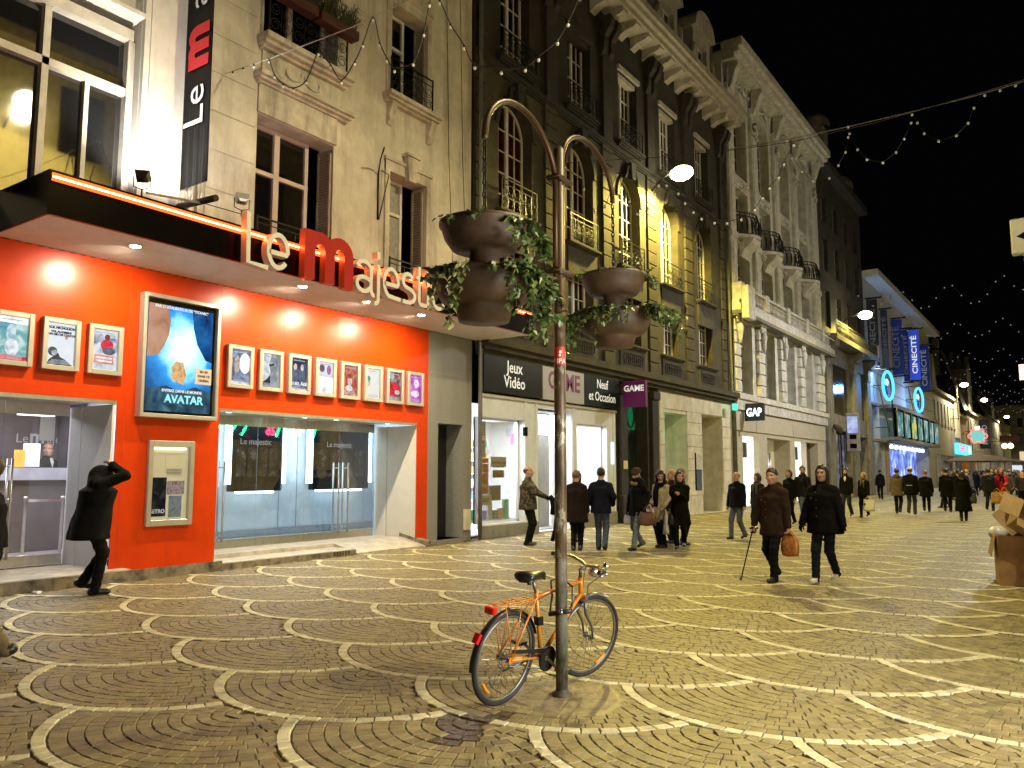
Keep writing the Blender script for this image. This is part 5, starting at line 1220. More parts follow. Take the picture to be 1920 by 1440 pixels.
for i, y in enumerate([34.9, 38.27, 41.82, 45.37, 49.4]):
 w_ = .42 if 0 < i < 4 else (.35 if i == 0 else .7)
 MB().box(X - .01, X + .16, y - w_, y + w_, 9.6, 19.6).box(X - .01, X + .22, y - w_ - .05, y + w_ + .05, 12.3, 12.6).build('pilaster', m_wst, wh)
 MB().box(X + .161, X + .19, y - w_ + .12, y + w_ - .12, 10.2, 12.0).box(X + .161, X + .19, y - w_ + .12, y + w_ - .12, 13.0, 18.2).build('pilaster_panel', m_wtr, wh)
 MB().poly([(0, 0), (.5, 0), (.5, -.2), (.34, -.45), (.2, -.9), (.08, -1.2), (0, -1.2)], (X + .17, y - .24, 20.55), UX, UZ, UY, .48).build('cornice_bracket', m_wtr, wh)
 q = MB(); swag(q, X + .22, y, 18.9, .3, 1.0, 9, .06); q.build('carved_drop', m_wtr, wh)
 # lower storey: banded piers with volute capitals
 z = 5.2
 while z < 8.0:
  MB().bevbox(X + .001, X + .20, y - w_, y + w_, z + .02, z + .52, .02).build('stone_block', m_wst, wh); z += .55
 q = MB()
 for s_ in (-1, 1): q.tube([(X + .28, y + s_ * (.18 + .17 * math.cos(a) * (1 - a / 12)), 8.45 + .17 * math.sin(a) * (1 - a / 12)) for a in np.linspace(0, 10, 18)], .05, 6)
 q.box(X, X + .4, y - .5, y + .5, 8.62, 8.8).tube([(X + .3, y, 8.3 - .9 * t) for t in np.linspace(0, 1, 5)], [.12, .16, .12, .1, .05], 7)
 q.build('volute_capital', m_wtr, wh)
# entablature + balustrade, standing well forward
MB().box(X - .01, X + .55, WY0 + .05, 51.4, 8.82, 9.12).box(X - .01, X + .48, WY0 + .06, 51.3, 9.121, 9.3).box(X + .1, X + .50, WY0 + .4, 51.2, 9.92, 10.05).build('entablature', m_wtr, wh)
MB().box(X - .01, X + .58, WY0 + .04, 51.45, 8.66, 8.819).build('lead_band', M('lead_grey', (0.13, 0.135, 0.13), 0.5, var=0.2), wh)
y = WY0 + 1.3
bl = MB().lathe([(.05, 0), (.05, .05), (.035, .1), (.07, .25), (.03, .45), (.05, .58), (.05, .62)], (0, 0, 0), 8)
blm = None
while y < 51.1:
 if abs((y - 38.27) % 3.55) > .32:
  if blm is None:
   o = MB(); o.add([(X + .36 + a, y + b, 9.3 + c_) for a, b, c_ in bl.v], bl.f, 0, True); ob = o.build('baluster', m_wtr, wh); blm = (ob, y)
  else:
   c2_ = blm[0].copy(); COL.objects.link(c2_); c2_.location = Vector(blm[0].location) + Vector((0, y - blm[1], 0))
 y += .21
for yy in (34.72, 38.27, 41.82, 45.37, 48.9, 51.0): MB().bevbox(X + .05, X + .56, yy - .26, yy + .26, 9.301, 10.12, .02).build('baluster_pier', m_wtr, wh)
MB().bevbox(X + .57, X + .9, 34.35, 35.3, 8.4, 9.9, .03).build('end_block', m_wtr, wh)
# top cornice
MB().box(X - .4, X + 1.0, WY0, WY1 + .1, 21.05, 21.45).box(X - .4, X + .82, WY0 + .01, WY1 + .08, 20.8, 21.049).box(X - .4, X + .6, WY0 + .02, WY1 + .06, 20.55, 20.799).build('cornice', m_wtr, wh)
# ground floor shop
sg = MB(); S = [(35.6, 37.9, 0.1, 3.3, .3), (39.2, 43.0, 0.05, 3.3, .9), (43.9, 46.0, .1, 3.3, .3), (46.2, 48.6, .05, 3.3, .5)]
wall_geo(sg, X, WY0 + .15, WY1, 0, 5.15, S); m_gapst = M('cream_front', (0.50, 0.46, 0.37), 0.6, var=0.1); sg.build('shop_front', m_gapst, wh)
for (a, b) in ((34.6, 37.4), (37.45, 43.4), (43.45, 50.2)): MB().bevbox(X + .001, X + .08, a, b, 3.5, 4.35, .01).build('fascia_panel', m_gapst, wh)
MB().box(X + .001, X + .3, WY0 + .15, WY1, 4.9, 5.14).box(X + .001, X + .2, WY0 + .15, WY1, 4.42, 4.9).build('fascia_cornice', m_wtr, wh)
m_gl = M('lit_window_white', (0.8, 0.78, 0.7), 0.6, var=0, emit=(1, 0.94, 0.8), es=1.9)
for o in (S[0], S[2]):
 w_ = MB().box(X - .30, X - .27, o[0], o[1], o[2], o[3]).build('shop_window', m_gl, wh)
 MB().box(X - .1, X - .06, o[0] + .25, o[0] + .75, 2.3, 3.0).build('hanging_sign', M('hang_grey', (0.05, 0.055, 0.07), 0.4), w_)
 MB().quad((X - .04, o[0], o[2]), (X - .04, o[1], o[2]), (X - .04, o[1], o[3]), (X - .04, o[0], o[3])).build('pane', m_glass, w_)
 lamp('clothes_shop_light', 'AREA', (X + .05, (o[0] + o[1]) / 2, 1.8), 38, (1, 0.93, 0.8), target=(X + 5, (o[0] + o[1]) / 2, .3), size=(1.6, 2.4))
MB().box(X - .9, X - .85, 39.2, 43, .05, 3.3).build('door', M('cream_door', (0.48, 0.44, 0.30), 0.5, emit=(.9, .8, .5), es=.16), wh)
MB().box(X - .6, X - .5, 40.2, 40.9, 2.2, 3.1).build('hanging_sign', MATS['hang_grey'], wh)
for y in (39.5, 39.8): MB().tube([(X - .1, y, .2), (X - .1, y, 2.6)], .06, 8).build('door_post', m_alu, wh)
MB().box(X - .5, X - .45, 46.2, 48.6, .05, 3.3).build('door', M('brown_door', (0.10, 0.06, 0.035), 0.4), wh)
t = thing('blade_sign', 'small dark blue lit blade sign with white capitals on the white building', 'blade sign', (X + .6, 35.6, 3.9))
MB().bevbox(X + .15, X + 1.02, 35.55, 35.75, 3.93, 4.72, .02).build('board', M('sign_navy', (0.012, 0.02, 0.06), 0.3, var=0), t)
q = MB(); add_text(q, 'GAP', (X + .585, 35.545, 4.15), UX, UZ, .50, bold=.012, xs=.72); q.build('lettering', E('lit_letter', (0.9, 0.95, 1), 3.0), t)
pipe(wh, [(X + .1, 34.45, 8.5), (X + .1, 34.45, 0)], .05, MATS['old_pipe'])
# ================================================================ BUILDINGS FARTHER ALONG THE STREET
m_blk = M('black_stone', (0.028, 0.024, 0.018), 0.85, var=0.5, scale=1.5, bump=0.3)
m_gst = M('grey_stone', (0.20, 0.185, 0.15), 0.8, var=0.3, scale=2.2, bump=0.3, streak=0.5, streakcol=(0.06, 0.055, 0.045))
m_dimw = M('dim_frame', (0.22, 0.21, 0.18), 0.6, var=0.2)
dk = thing('dark_building', 'tall blackened building with a long iron balcony and grey carved base', 'building', (X, 57, 0))
Y0, Y1 = 50.5, 63.4
ops = []
for c in (52.4, 55.4, 58.4, 61.4): ops += [(c - .7, c + .7, 10.75, 13.2, .35), (c - .65, c + .65, 14.4, 16.6, .35), (c - .65, c + .65, 17.6, 19.4, .35)]
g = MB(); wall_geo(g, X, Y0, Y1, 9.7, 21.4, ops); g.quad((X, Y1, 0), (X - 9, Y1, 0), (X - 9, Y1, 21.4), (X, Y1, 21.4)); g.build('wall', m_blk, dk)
for c in (52.4, 55.4, 58.4, 61.4):
 for (z0, z1) in ((10.75, 13.2), (14.4, 16.6), (17.6, 19.4)): casement(dk, c - .68, c + .68, z0 + .02, z1 - .02, X - .3, frame=.08, mat=m_dimw, transom=z0 + (z1 - z0) * .72)
MB().box(X - .3, X + .6, Y0, Y1, 20.9, 21.4).build('cornice', m_blk, dk)
MB().add([(X - .2, Y0, 21.4), (X - .2, Y1, 21.4), (X - 2.2, Y1, 24.6), (X - 2.2, Y0, 24.6)], [(0, 1, 2, 3)]).build('mansard_roof', m_slate, dk)
for yy, zz in ((53.5, 24.3), (60.0, 22.0)):
 d = MB().box(X - 1.6, X + .05, yy - .8, yy + .8, 21.4, zz).lathe([(1.0, 0), (.95, .5), (.6, .95), (0, 1.15)], (X - .6, yy, zz), 10); d.build('dormer', m_gst, dk)
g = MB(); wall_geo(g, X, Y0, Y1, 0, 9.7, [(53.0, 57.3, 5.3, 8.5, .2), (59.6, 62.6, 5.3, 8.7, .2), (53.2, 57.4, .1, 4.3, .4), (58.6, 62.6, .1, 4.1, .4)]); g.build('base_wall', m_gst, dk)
m_vac = M('dark_glass', (0.012, 0.012, 0.013), 0.12, var=0.5, scale=1.2)
MB().box(X - .2, X - .16, 53, 57.3, 5.3, 8.5).build('window', m_vac, dk); MB().box(X - .2, X - .16, 59.6, 62.6, 5.3, 8.7).build('window', M('brown_panel', (0.09, 0.075, 0.055), 0.6, var=.3), dk)
MB().box(X, X + .9, Y0 + .1, Y1 + .1, 9.75, 10.05).build('balcony_slab', m_gst, dk)
railing(dk, Y0 + .15, Y1 + .05, 10.05, .85, X + .85, bars=34, r=.02)
MB().box(X + .78, X + .92, Y1 - .15, Y1 + .1, 10.05, 10.95).build('railing_post', M('cream_post', (0.45, 0.40, 0.28), 0.6), dk)
for y in (51.2, 58.4, 63.0):
 MB().poly([(0, 0), (.8, 0), (.75, -.35), (.3, -.7), (.25, -1.5), (0, -1.8)], (X + .005, y - .5, 9.74), UX, UZ, UY, 1.0).build('console', m_gst, dk)
 q = MB()
 for s_ in (-1, 1): q.tube([(X + .4, y + s_ * (.3 + .25 * math.cos(a) * (1 - a / 12)), 9.2 + .25 * math.sin(a) * (1 - a / 12)) for a in np.linspace(0, 10, 14)], .07, 6)
 q.build('scroll', m_gst, dk)
 MB().bevbox(X + .001, X + .2, y - .55, y + .55, 0, 9, .02).build('pier', m_gst, dk)
for (a, b, c_, nm) in ((53.2, 57.4, (0.65, 0.75, 0.95), 'a'), (58.6, 62.6, (0.55, 0.55, 0.75), 'b')):
 s_ = MB().box(X - .9, X - .85, a, b, .1, 4.2).build('shop_window', PRINT([(0.03, 0.035, 0.05), (0.10, 0.12, 0.16), tuple(v * .6 for v in c_)], 2.2, 0.9), dk)
 for k in range(4): MB().box(X - .45, X - .38, a + k * (b - a) / 3.2, a + k * (b - a) / 3.2 + .1, .1, 4.2).build('frame_post', m_gst, dk)
q = MB().box(X - .8, X - .7, 54.6, 55.0, .4, 3.8); q.build('red_panel', E('red_panel_lit', (0.9, 0.12, 0.08), 0.7), dk)
for k, (z, cc) in enumerate(((3.6, (1, .15, .5)), (3.3, (.4, .6, 1)), (2.7, (1, .2, .5)))): MB().box(X - .3, X - .25, 59.4, 60.8, z, z + .18).build('neon_strip', E('strip%d' % k, cc, 3.5), dk)
t = thing('blade_sign', 'white blade sign with blue light patch on the grey carved base', 'blade sign', (X + .6, 56, 3)); MB().bevbox(X + .0, X + .80, 56, 56.25, 3.0, 5.5, .02).build('board', M('blade_pale', (0.28, 0.28, 0.30), 0.5, var=.2), t)
MB().box(X + .08, X + .72, 55.985, 55.999, 4.2, 5.3).build('light_patch', PRINT([(.3, .35, .8), (.5, .6, 1), (.8, .85, 1)], 2, .8), t)
for z in (3.8, 3.2): MB().box(X + .2, X + .62, 55.985, 55.999, z, z + .3).build('dark_mark', m_black, t)
tag(MB().lathe([(0, 0), (.35, .0), (.4, .12), (.2, .3), (0, .35)], (X + .4, 51.6, 4.2), 14, axis=Matrix.Rotation(1.0, 3, 'Y')).build('wall_dish', m_blk), 'dark round dish on the pier beside the white building', 'dish')
# ---------------- cinema with blue banners
ug = thing('gabled_cinema', 'pale gabled cinema with blue banners and blue neon rings', 'building', (X, 80, 0))
m_ugw = M('pale_cladding', (0.42, 0.41, 0.40), 0.7, var=0.1, scale=1.2)
Y0, Y1 = 63.6, 97.0
g = MB(); wall_geo(g, X, Y0, Y1, 0, 16.3, [(63.9, 67.4, .1, 6.8, .8), (70.5, 92, .1, 4.0, 1.2)])
g.quad((X, Y0, 0), (X - 9, Y0, 0), (X - 9, Y0, 16.3), (X, Y0, 16.3)); g.quad((X, Y1, 0), (X - 9, Y1, 0), (X - 9, Y1, 16.3), (X, Y1, 16.3)); g.build('wall', m_ugw, ug)
for z in (6.9, 8.1, 9.3): MB().box(X + .001, X + .012, Y0, Y1, z - .03, z + .03).build('cladding_joint', M('joint_dark', (0.06, 0.06, 0.07), 0.6, var=0), ug)
MB().box(X - .3, X + 1.1, Y0 - .1, Y1, 16.3, 16.75).build('eaves', M('eaves_white', (0.6, 0.6, 0.6), 0.6), ug)
MB().add([(X - .3, Y0, 16.75), (X - .3, Y1, 16.75), (X - 4, Y1, 19), (X - 4, Y0, 19)], [(0, 1, 2, 3)]).build('roof', m_slate, ug)
MB().box(X - .9, X - .8, 63.9, 67.4, .1, 6.8).build('dark_glazing', PRINT([(.01, .012, .015), (.05, .06, .06), (.3, .33, .3)], 3, .8), ug)
MB().box(X - .02, X + .5, 63.7, 67.6, 3.9, 4.1).build('transom_beam', m_gst, ug)
m_bl1 = M('banner_navy', (0.008, 0.016, 0.10), 0.5, var=.15, emit=(.02, .06, .5), es=.08); m_bl2 = M('banner_dark', (0.012, 0.014, 0.03), 0.5, var=.2); m_bl3 = M('banner_royal', (0.03, 0.06, 0.35), 0.5, var=.1, emit=(.03, .08, .6), es=.5)
for (y, x0, x1, z0, z1, mt, lit, lab) in ((64.2, -12.15, -11.40, 9.5, 14.6, m_bl2, .12, 'dark cinema banner nearest the long iron balcony'), (69.0, -12.05, -11.55, 9.9, 14.6, m_bl2, .10, 'dark narrow cinema banner, second from the balcony'),
                                          (74.5, -12.4, -11.35, 9.9, 14.7, m_bl1, .10, 'wide navy cinema banner above the neon ring'), (78.5, -12.0, -11.5, 9.7, 14.4, m_bl1, .12, 'narrow navy cinema banner in the middle of the row'),
                                          (82.2, -12.0, -11.15, 10.2, 14.9, m_bl3, 1.6, 'bright blue cinema banner with white lettering'), (87.0, -11.9, -11.0, 9.6, 14.0, m_bl1, .3, 'navy cinema banner under the far street lamp')):
 t = thing('cinema_banner', lab, 'banner', (-11.8, y, z0), 'blue banners of the far cinema')
 MB().box(x0, x1, y, y + .05, z0, z1).build('cloth', mt, t); MB().tube([(x0 - .1, y + .02, z1 + .1), (x1 + .35, y + .02, z1 + .1)], .07, 6).build('bar', m_iron, t); MB().tube([(x0 - .1, y + .02, z0 - .1), (x1 + .3, y + .02, z0 - .1)], .07, 6).build('bar', m_iron, t)
 q = MB(); add_text(q, 'CINECITÉ', (x1 - (x1 - x0) * .28, y - .004, (z0 + z1) / 2), UZ, -UX, (x1 - x0) * .72, bold=.01, xs=4.1 / ((x1 - x0) * .72 * 4.9)); q.build('lettering', E('banner_letter_%.2f' % lit, (.85, .9, .95), lit * .55), t)
for (y, lab) in ((66.2, 'blue neon ring on the cinema wall, nearer one'), (81.0, 'blue neon ring on the cinema wall, farther one')):
 t = thing('neon_ring', lab, 'neon sign', (X + 1, y, 8.2), 'blue neon rings')
 ax = Matrix.Rotation(math.radians(-10), 3, 'Z')
 ring_ = [Vector((X + .95, y, 8.2)) + ax @ Vector((0, 1.05 * math.cos(a), 1.08 * math.sin(a))) for a in np.linspace(0, 2 * PI, 29)[:-1]]
 MB().tube(ring_, .10, 7, closed=True).build('outer_tube', E('ring_blue', (.05, .42, 1.0), 3.2), t)
 for h_, mt_ in ((.32, E('ring_white', (.35, .75, 1), 2.2)), (-.45, M('ring_navy', (.01, .03, .12), .3, var=0))): MB().ball((X + .85, y, 8.2 + h_ * .78), .48, 12, 8, mi=0, sc_=(.25, .9, .62 if h_ > 0 else .8)).build('inner_panel', mt_, t)
 fr = MB().bar((X + .2, y - .7, 9.4), (X + 1.0, y - .7, 4.6), .07).bar((X + .9, y + 1.3, 9.8), (X + 1.0, y + 1.2, 4.6), .07)
 for z in (5, 6.6, 8.2, 9.4): fr.bar((X, y - .6, z), (X + 1.0, y - .6, z), .06)
 fr.build('frame', m_iron, t)
 lamp('ring_light', 'POINT', (X + 2.0, y - 1.5, 8.0), 480, (.08, .38, 1), .3)
lamp('ring_wash', 'POINT', (X + .6, 64.4, 9.3), 300, (.6, .8, 1), .3)
t = thing('poster_row', 'row of lit film posters above the far cinema entrance', 'poster case', (X + 1.2, 78, 4.3))
MB().box(X, X + 1.15, 67.6, 92, 4.1, 4.35).box(X, X + 1.15, 67.6, 92, 6.6, 6.9).build('canopy_edge', m_gst, ug)
for k in range(7):
 a = 68.2 + k * 3.4; MB().box(X + 1.0, X + 1.12, a, a + 2.6, 4.5, 6.4).build('poster', PRINT([(.02, .06, .05), (.12, .3, .3), (.6, .7, .6) if k != 2 else (.8, .75, .1)], 1.2, 1.0), t); MB().box(X + .9, X + 1.16, a - .4, a - .02, 4.36, 6.6).build('mullion', m_black, t)
MB().box(X - 1.2, X - 1.1, 70.5, 92, .1, 4.0).build('entrance_glass', PRINT([(.02, .03, .1), (.1, .15, .45), (.5, .65, 1)], .7, 2.2), ug)
for k in range(10): MB().ball((X - .2, 71 + k * 2.1, 3.75), .16, 8, 5).build('ceiling_spot', E('entr_spot', (.75, .85, 1), 9), ug)
lamp('entrance_light', 'AREA', (X + .3, 80, 3.9), 330, (.6, .75, 1), target=(X + 3, 80, 0), size=(1.5, 18))
MB().box(X - .3, X + .05, 69.0, 70.5, .1, 4.1).build('tan_pier', M('tan_pier', (0.35, 0.24, 0.15), 0.7), ug)
# ---------------- pale gabled house
def house(name, label, y0, y1, h, wall, roofh=2.5, floors=((5, 7), (8.3, 10.2)), pitch=3.4, litshop=None, x=X, gable=False, winmat=None):
 t = thing(name, label, 'building', (x, (y0 + y1) / 2, 0))
 n = max(1, int((y1 - y0) / pitch)); ops = []
 for k in range(n):
  c = y0 + (k + .5) * (y1 - y0) / n
  for (a, b) in floors: ops.append((c - .6, c + .6, a, b, .25))
 g = MB(); wall_geo(g, x, y0, y1, 0, h, ops + [(y0 + .6, y1 - .6, .1, 3.6, .3)])
 g.quad((x, y0, 0), (x - 9, y0, 0), (x - 9, y0, h), (x, y0, h)).quad((x, y1, 0), (x - 9, y1, 0), (x - 9, y1, h), (x, y1, h)); g.build('wall', wall, t)
 for o in ops:
  w_ = MB().box(x - .25, x - .2, o[0], o[1], o[2], o[3]).build('window', winmat or m_darkpane, t)
  MB().box(x - .2, x - .16, o[0], o[0] + .1, o[2], o[3]).box(x - .2, x - .16, o[1] - .1, o[1], o[2], o[3]).box(x - .2, x - .15, (o[0] + o[1]) / 2 - .05, (o[0] + o[1]) / 2 + .05, o[2], o[3]).build('frame', m_dimw, w_)
  MB().box(x, x + .1, o[0] - .15, o[1] + .15, o[2] - .15, o[2]).build('sill', wall, w_)
 MB().box(x - .3, x + .35, y0, y1, h, h + .3).build('cornice', wall, t)
 ro = MB()
 if gable: ro.poly([(y0, h + .3), (y1, h + .3), ((y0 + y1) / 2, h + .3 + roofh)], (x, 0, 0), UY, UZ, -UX, 9)
 else: ro.add([(x - .2, y0, h + .3), (x - .2, y1, h + .3), (x - 3, y1, h + roofh), (x - 3, y0, h + roofh), (x - 9, y0, h + roofh), (x - 9, y1, h + roofh)], [(0, 1, 2, 3), (3, 2, 5, 4)])
 r_ = ro.build('roof', m_slate if not gable else wall, t)
 MB().box(x - 4, x - 3.2, y0 + 1, y0 + 2, h + roofh * .6, h + roofh + 1.6).build('chimney', wall, r_)
 MB().box(x - .32, x - .27, y0 + .6, y1 - .6, .1, 3.6).build('shop_window', litshop or m_vac, t)
 for k in range(n + 1): MB().box(x - .25, x + .05, y0 + .6 + k * (y1 - y0 - 1.35) / n, y0 + .75 + k * (y1 - y0 - 1.35) / n, .1, 3.6).build('shop_post', wall, t)
 return t
m_pl = M('pale_wall', (0.42, 0.40, 0.34), 0.8, var=.15); m_or = M('ochre_wall', (0.42, 0.24, 0.07), 0.8, var=.15); m_gr2 = M('dim_grey_wall', (0.20, 0.19, 0.16), 0.8, var=.25)
ph = house('pale_house', 'long pale two storey house beyond the blue banners', 97.2, 120, 10.6, m_pl, 3, floors=((7.2, 9.6),), pitch=2.6, litshop=PRINT([(.03, .03, .04), (.12, .12, .12), (.5, .45, .4)], 1, 1.2))
MB().poly([(97.4, 10.9), (101.5, 10.9), (99.4, 14.8)], (X + .02, 0, 0), UY, UZ, -UX, 5).build('gable', m_pl, ph)
for k in range(4): MB().box(X + .001, X + .3, 116 + k * 1.1, 116.35 + k * 1.1, 6, 10.5).build('pilaster', m_pl, ph)
house('ochre_house', 'ochre house wall with the far neon signs beside it', 120.2, 131, 9.0, m_or, 2, floors=((5, 7),), litshop=PRINT([(.1, .05, .02), (.4, .2, .08), (.9, .6, .3)], .8, 1.8))
house('tower_house', 'tall narrow grey house with a high chimney gable', 131.2, 146, 10.2, m_gr2, 9.5, floors=((5, 6.8), (7.6, 9.4)), litshop=PRINT([(.3, .05, .04), (.6, .3, .2), (.9, .8, .7)], .6, 1.8), gable=False)
house('terrace_house', 'grey terrace house under the third far street lamp', 146.2, 165, 10.5, m_gr2, 3.5, litshop=PRINT([(.1, .1, .12), (.5, .45, .4), (.9, .85, .8)], .5, 2.0))
house('terrace_house', 'dim terrace house with a tall chimney near the street end', 165.2, 190, 11.5, m_gr2, 6, litshop=PRINT([(.1, .1, .12), (.5, .4, .3), (.9, .85, .8)], .5, 2.0))
house('terrace_house', 'last dim terrace house on the left before the street end', 190.2, 226, 12, m_gr2, 3, litshop=PRINT([(.1, .1, .12), (.5, .4, .3), (.9, .85, .8)], .5, 2.0))
for (y, z0, z1, lab) in ((141, 10, 19.8, 'tall slender tower stack above the grey houses'), (183, 11, 17.5, 'slender stack near the street end')):
 t = thing('tower', lab, 'tower', (X - 1.5, y, 0))
 MB().box(X - 3.0, X - .3, y - 2.5, y + 3, 0, z1 - 2.5).build('shaft', M('tower_stone', (0.15, 0.14, 0.12), 0.9, var=.3), t)
 q = MB()
 for k in range(3): q.lathe([(.5, 0), (.5, 1.2), (.38, 1.3), (.38, 3.0 - k * .5)], (X - 2.6 + k * 1.0, y, z1 - 2.5), 10)
 q.build('chimney_pots', MATS['tower_stone'], t)
# building that closes the street
en = thing('end_building', 'dim grey building closing the far end of the street', 'building', (-12, 250, 0))
g = MB(); m_en = M('end_wall', (0.42, 0.43, 0.38), 0.9, var=.25, scale=.6)
g.box(-30, 20, 250, 262, 0, 19); g.build('wall', m_en, en)
rr = random.Random(5)
for k in range(16):
 for z in (4.6, 9.2, 13.4):
  x = -29 + k * 2.9; lit = rr.random() < .3 and z < 10
  w_ = MB().box(x, x + 1.1, 249.93, 249.99, z, z + 2.4).build('window', E('lit_far_window', (1, .8, .45), .8) if lit else m_vac, en)
MB().box(-30, 20, 249.6, 249.99, 4.0, 4.3).box(-30, 20, 249.5, 249.99, 18.6, 19.3).build('cornice', m_en, en)
for k in range(7): MB().box(-24 + k * 5.2, -21.6 + k * 5.2, 249.9, 249.98, 1.0, 3.4).build('shop_window', E('far_shop_%d' % (k % 3), [(1, .75, .35), (1, .9, .7), (.8, .9, 1)][k % 3], .9), en)
# neon signs far down
t = thing('neon_sign', 'red and turquoise neon sign hanging over the street', 'neon sign', (-10.7, 128, 5.5))
MB().lathe([(0, 0), (.9, 0), (.9, .15), (0, .15)], (-10.7, 128, 6.6), 20, axis=Matrix.Rotation(PI / 2, 3, 'X')).build('face', E('turq', (.25, .75, .65), .9), t)
MB().tube([(-10.7 + (1.05 + .12 * math.cos(6 * a)) * math.cos(a), 127.8, 6.6 + (.95 + .1 * math.cos(6 * a)) * math.sin(a)) for a in np.linspace(0, 2 * PI, 37)[:-1]], .09, 6, closed=True).build('red_tube', E('neonred', (1, .12, .10), 3), t)
MB().box(-10.95, -10.4, 127.7, 127.9, 7.55, 7.95).build('top_light', E('turq_w', (.7, .9, 1), 4), t); MB().bar((X, 128, 7.3), (-10.7, 128, 7.3), .08).build('arm', m_iron, t)
t = thing('lit_fascia', 'long turquoise and red lit shop fascia far down the street', 'lit sign', (-11.5, 118, 4.2))
MB().box(X + .02, X + .5, 114.5, 130, 3.9, 5.3).build('face', E('fascia_turq', (.12, .65, .95), 1.6), t)
for z in (4.3, 4.6, 4.9): MB().box(X + .5, X + .52, 115, 122, z, z + .14).build('red_stripe', E('fascia_red', (1, .1, .15), 2), t)
MB().ball((X + .5, 126.5, 4.6), .55, 10, 6, sc_=(.2, 1.3, 1)).build('white_lamp', E('fascia_white', (.8, .95, 1), 4), t)
t = thing('blade_sign', 'dark blade sign with vertical pale letters beyond the neon sign', 'blade sign', (-11, 134, 6)); MB().box(-11.0, -9.6, 134, 134.2, 5.0, 9.2).build('board', M('far_board', (.05, .05, .07), .5), t)
q = MB(); add_text(q, 'MOOD', (-10.0, 133.99, 7.0), UZ, -UX, .9, bold=.02); q.build('lettering', E('far_letter', (.5, .45, .5), .5), t)
t = thing('parasol', 'dark red cafe parasol over the far terrace', 'parasol', (-9.2, 108, 0)); MB().lathe([(4.2, 2.9), (0.1, 3.8)], (-9.2, 108, 0), 8, sm=False).build('canopy', M('parasol_red', (.05, .012, .010), .8), t); MB().tube([(-9.2, 108, 0), (-9.2, 108, 3.8)], .04, 6).build('pole', m_iron, t)
t = thing('parasol', 'dark red cafe parasol farther along the terrace', 'parasol', (-8.6, 117, 0)); MB().lathe([(4.2, 2.9), (0.1, 3.8)], (-8.6, 117, 0), 8, sm=False).build('canopy', MATS['parasol_red'], t); MB().tube([(-8.6, 117, 0), (-8.6, 117, 3.8)], .04, 6).build('pole', m_iron, t)
t = thing('street_sign', 'pole with two glowing lamps and a dark awning far right', 'lantern', (-9.8, 165, 5)); MB().ball((-9.8, 165, 6.2), .5, 8, 5).ball((-8.9, 165, 6.2), .5, 8, 5).build('globe', E('lantern_w', (1, .85, .4), 3), t); MB().box(-10.5, -7.5, 165, 166, 7.0, 8.0).build('awning', MATS['parasol_red'], t); MB().bar((-10, 165.5, 0), (-10, 165.5, 7), .12).bar((X, 165.5, 7), (-8, 165.5, 7), .1).build('pole', m_iron, t)
# ---------------- right-hand row (only its signs reach into the picture)
RX = 1.6
m_rw = M('right_wall', (0.50, 0.40, 0.13), 0.85, var=.2, streak=.4)  # lamplight yellow put into the wall colour for its reflection in the glazing
rb = thing('brick_row', 'plain stone row on the right side of the street', 'building', (RX, 20, 0))
g = MB()
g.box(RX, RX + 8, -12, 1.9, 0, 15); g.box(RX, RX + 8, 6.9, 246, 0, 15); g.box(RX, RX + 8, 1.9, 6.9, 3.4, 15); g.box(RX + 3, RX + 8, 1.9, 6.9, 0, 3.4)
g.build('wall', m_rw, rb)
for y in range(-8, 240, 4):
 for z in ((5, 9, 12) if y < 58 else (6,)): MB().box(RX - .05, RX + .01, y, y + 1.4, z, z + 2.2).build('window', m_darkpane, rb)
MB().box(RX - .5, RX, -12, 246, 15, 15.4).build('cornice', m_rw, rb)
t = thing('blade_sign', 'tall pale blade sign with a black eye shape at the upper right', 'blade sign', (.2, 22, 6.8), 'blade signs at the right edge')
MB().bevbox(-.90, .7, 22, 22.25, 6.78, 7.64, .03).build('head', M('sign_cream', (.40, .38, .32), .5, var=.05), t); MB().box(-.66, .5, 22.02, 22.23, 4.4, 6.779).bar((.4, 22.1, 7.2), (RX, 22.1, 7.2), .08).build('stem', MATS['sign_cream'], t)
MB().poly([(-.78 + .0, 7.2)] + [(-.78 + 1.4 * k / 8, 7.2 + .27 * math.sin(PI * k / 8)) for k in range(1, 8)] + [(.62, 7.2)] + [(.62 - 1.4 * k / 8, 7.2 - .27 * math.sin(PI * k / 8)) for k in range(1, 8)], (0, 21.998, 0), UX, UZ, -UY, .004).build('eye', m_black, t)
q = MB(); add_text(q, 'Minelli', (-.08, 21.992, 7.08), UX, UZ, .34, bold=.004); q.build('lettering', MATS['sign_cream'], t)
t = thing('blade_sign', 'small pink lit blade sign at the right edge', 'blade sign', (-1.3, 45, 6), 'blade signs at the right edge'); MB().box(-1.88, -1.0, 45, 45.2, 6.02, 6.76).build('board', M('sign_pink', (.6, .45, .4), .5, emit=(.9, .6, .5), es=.45), t); q = MB(); add_text(q, 'N', (-1.55, 44.99, 6.22), UX, UZ, .42); q.build('lettering', m_pu, t); MB().bar((-1, 45.1, 6.4), (RX, 45.1, 6.4), .08).build('arm', m_iron, t)
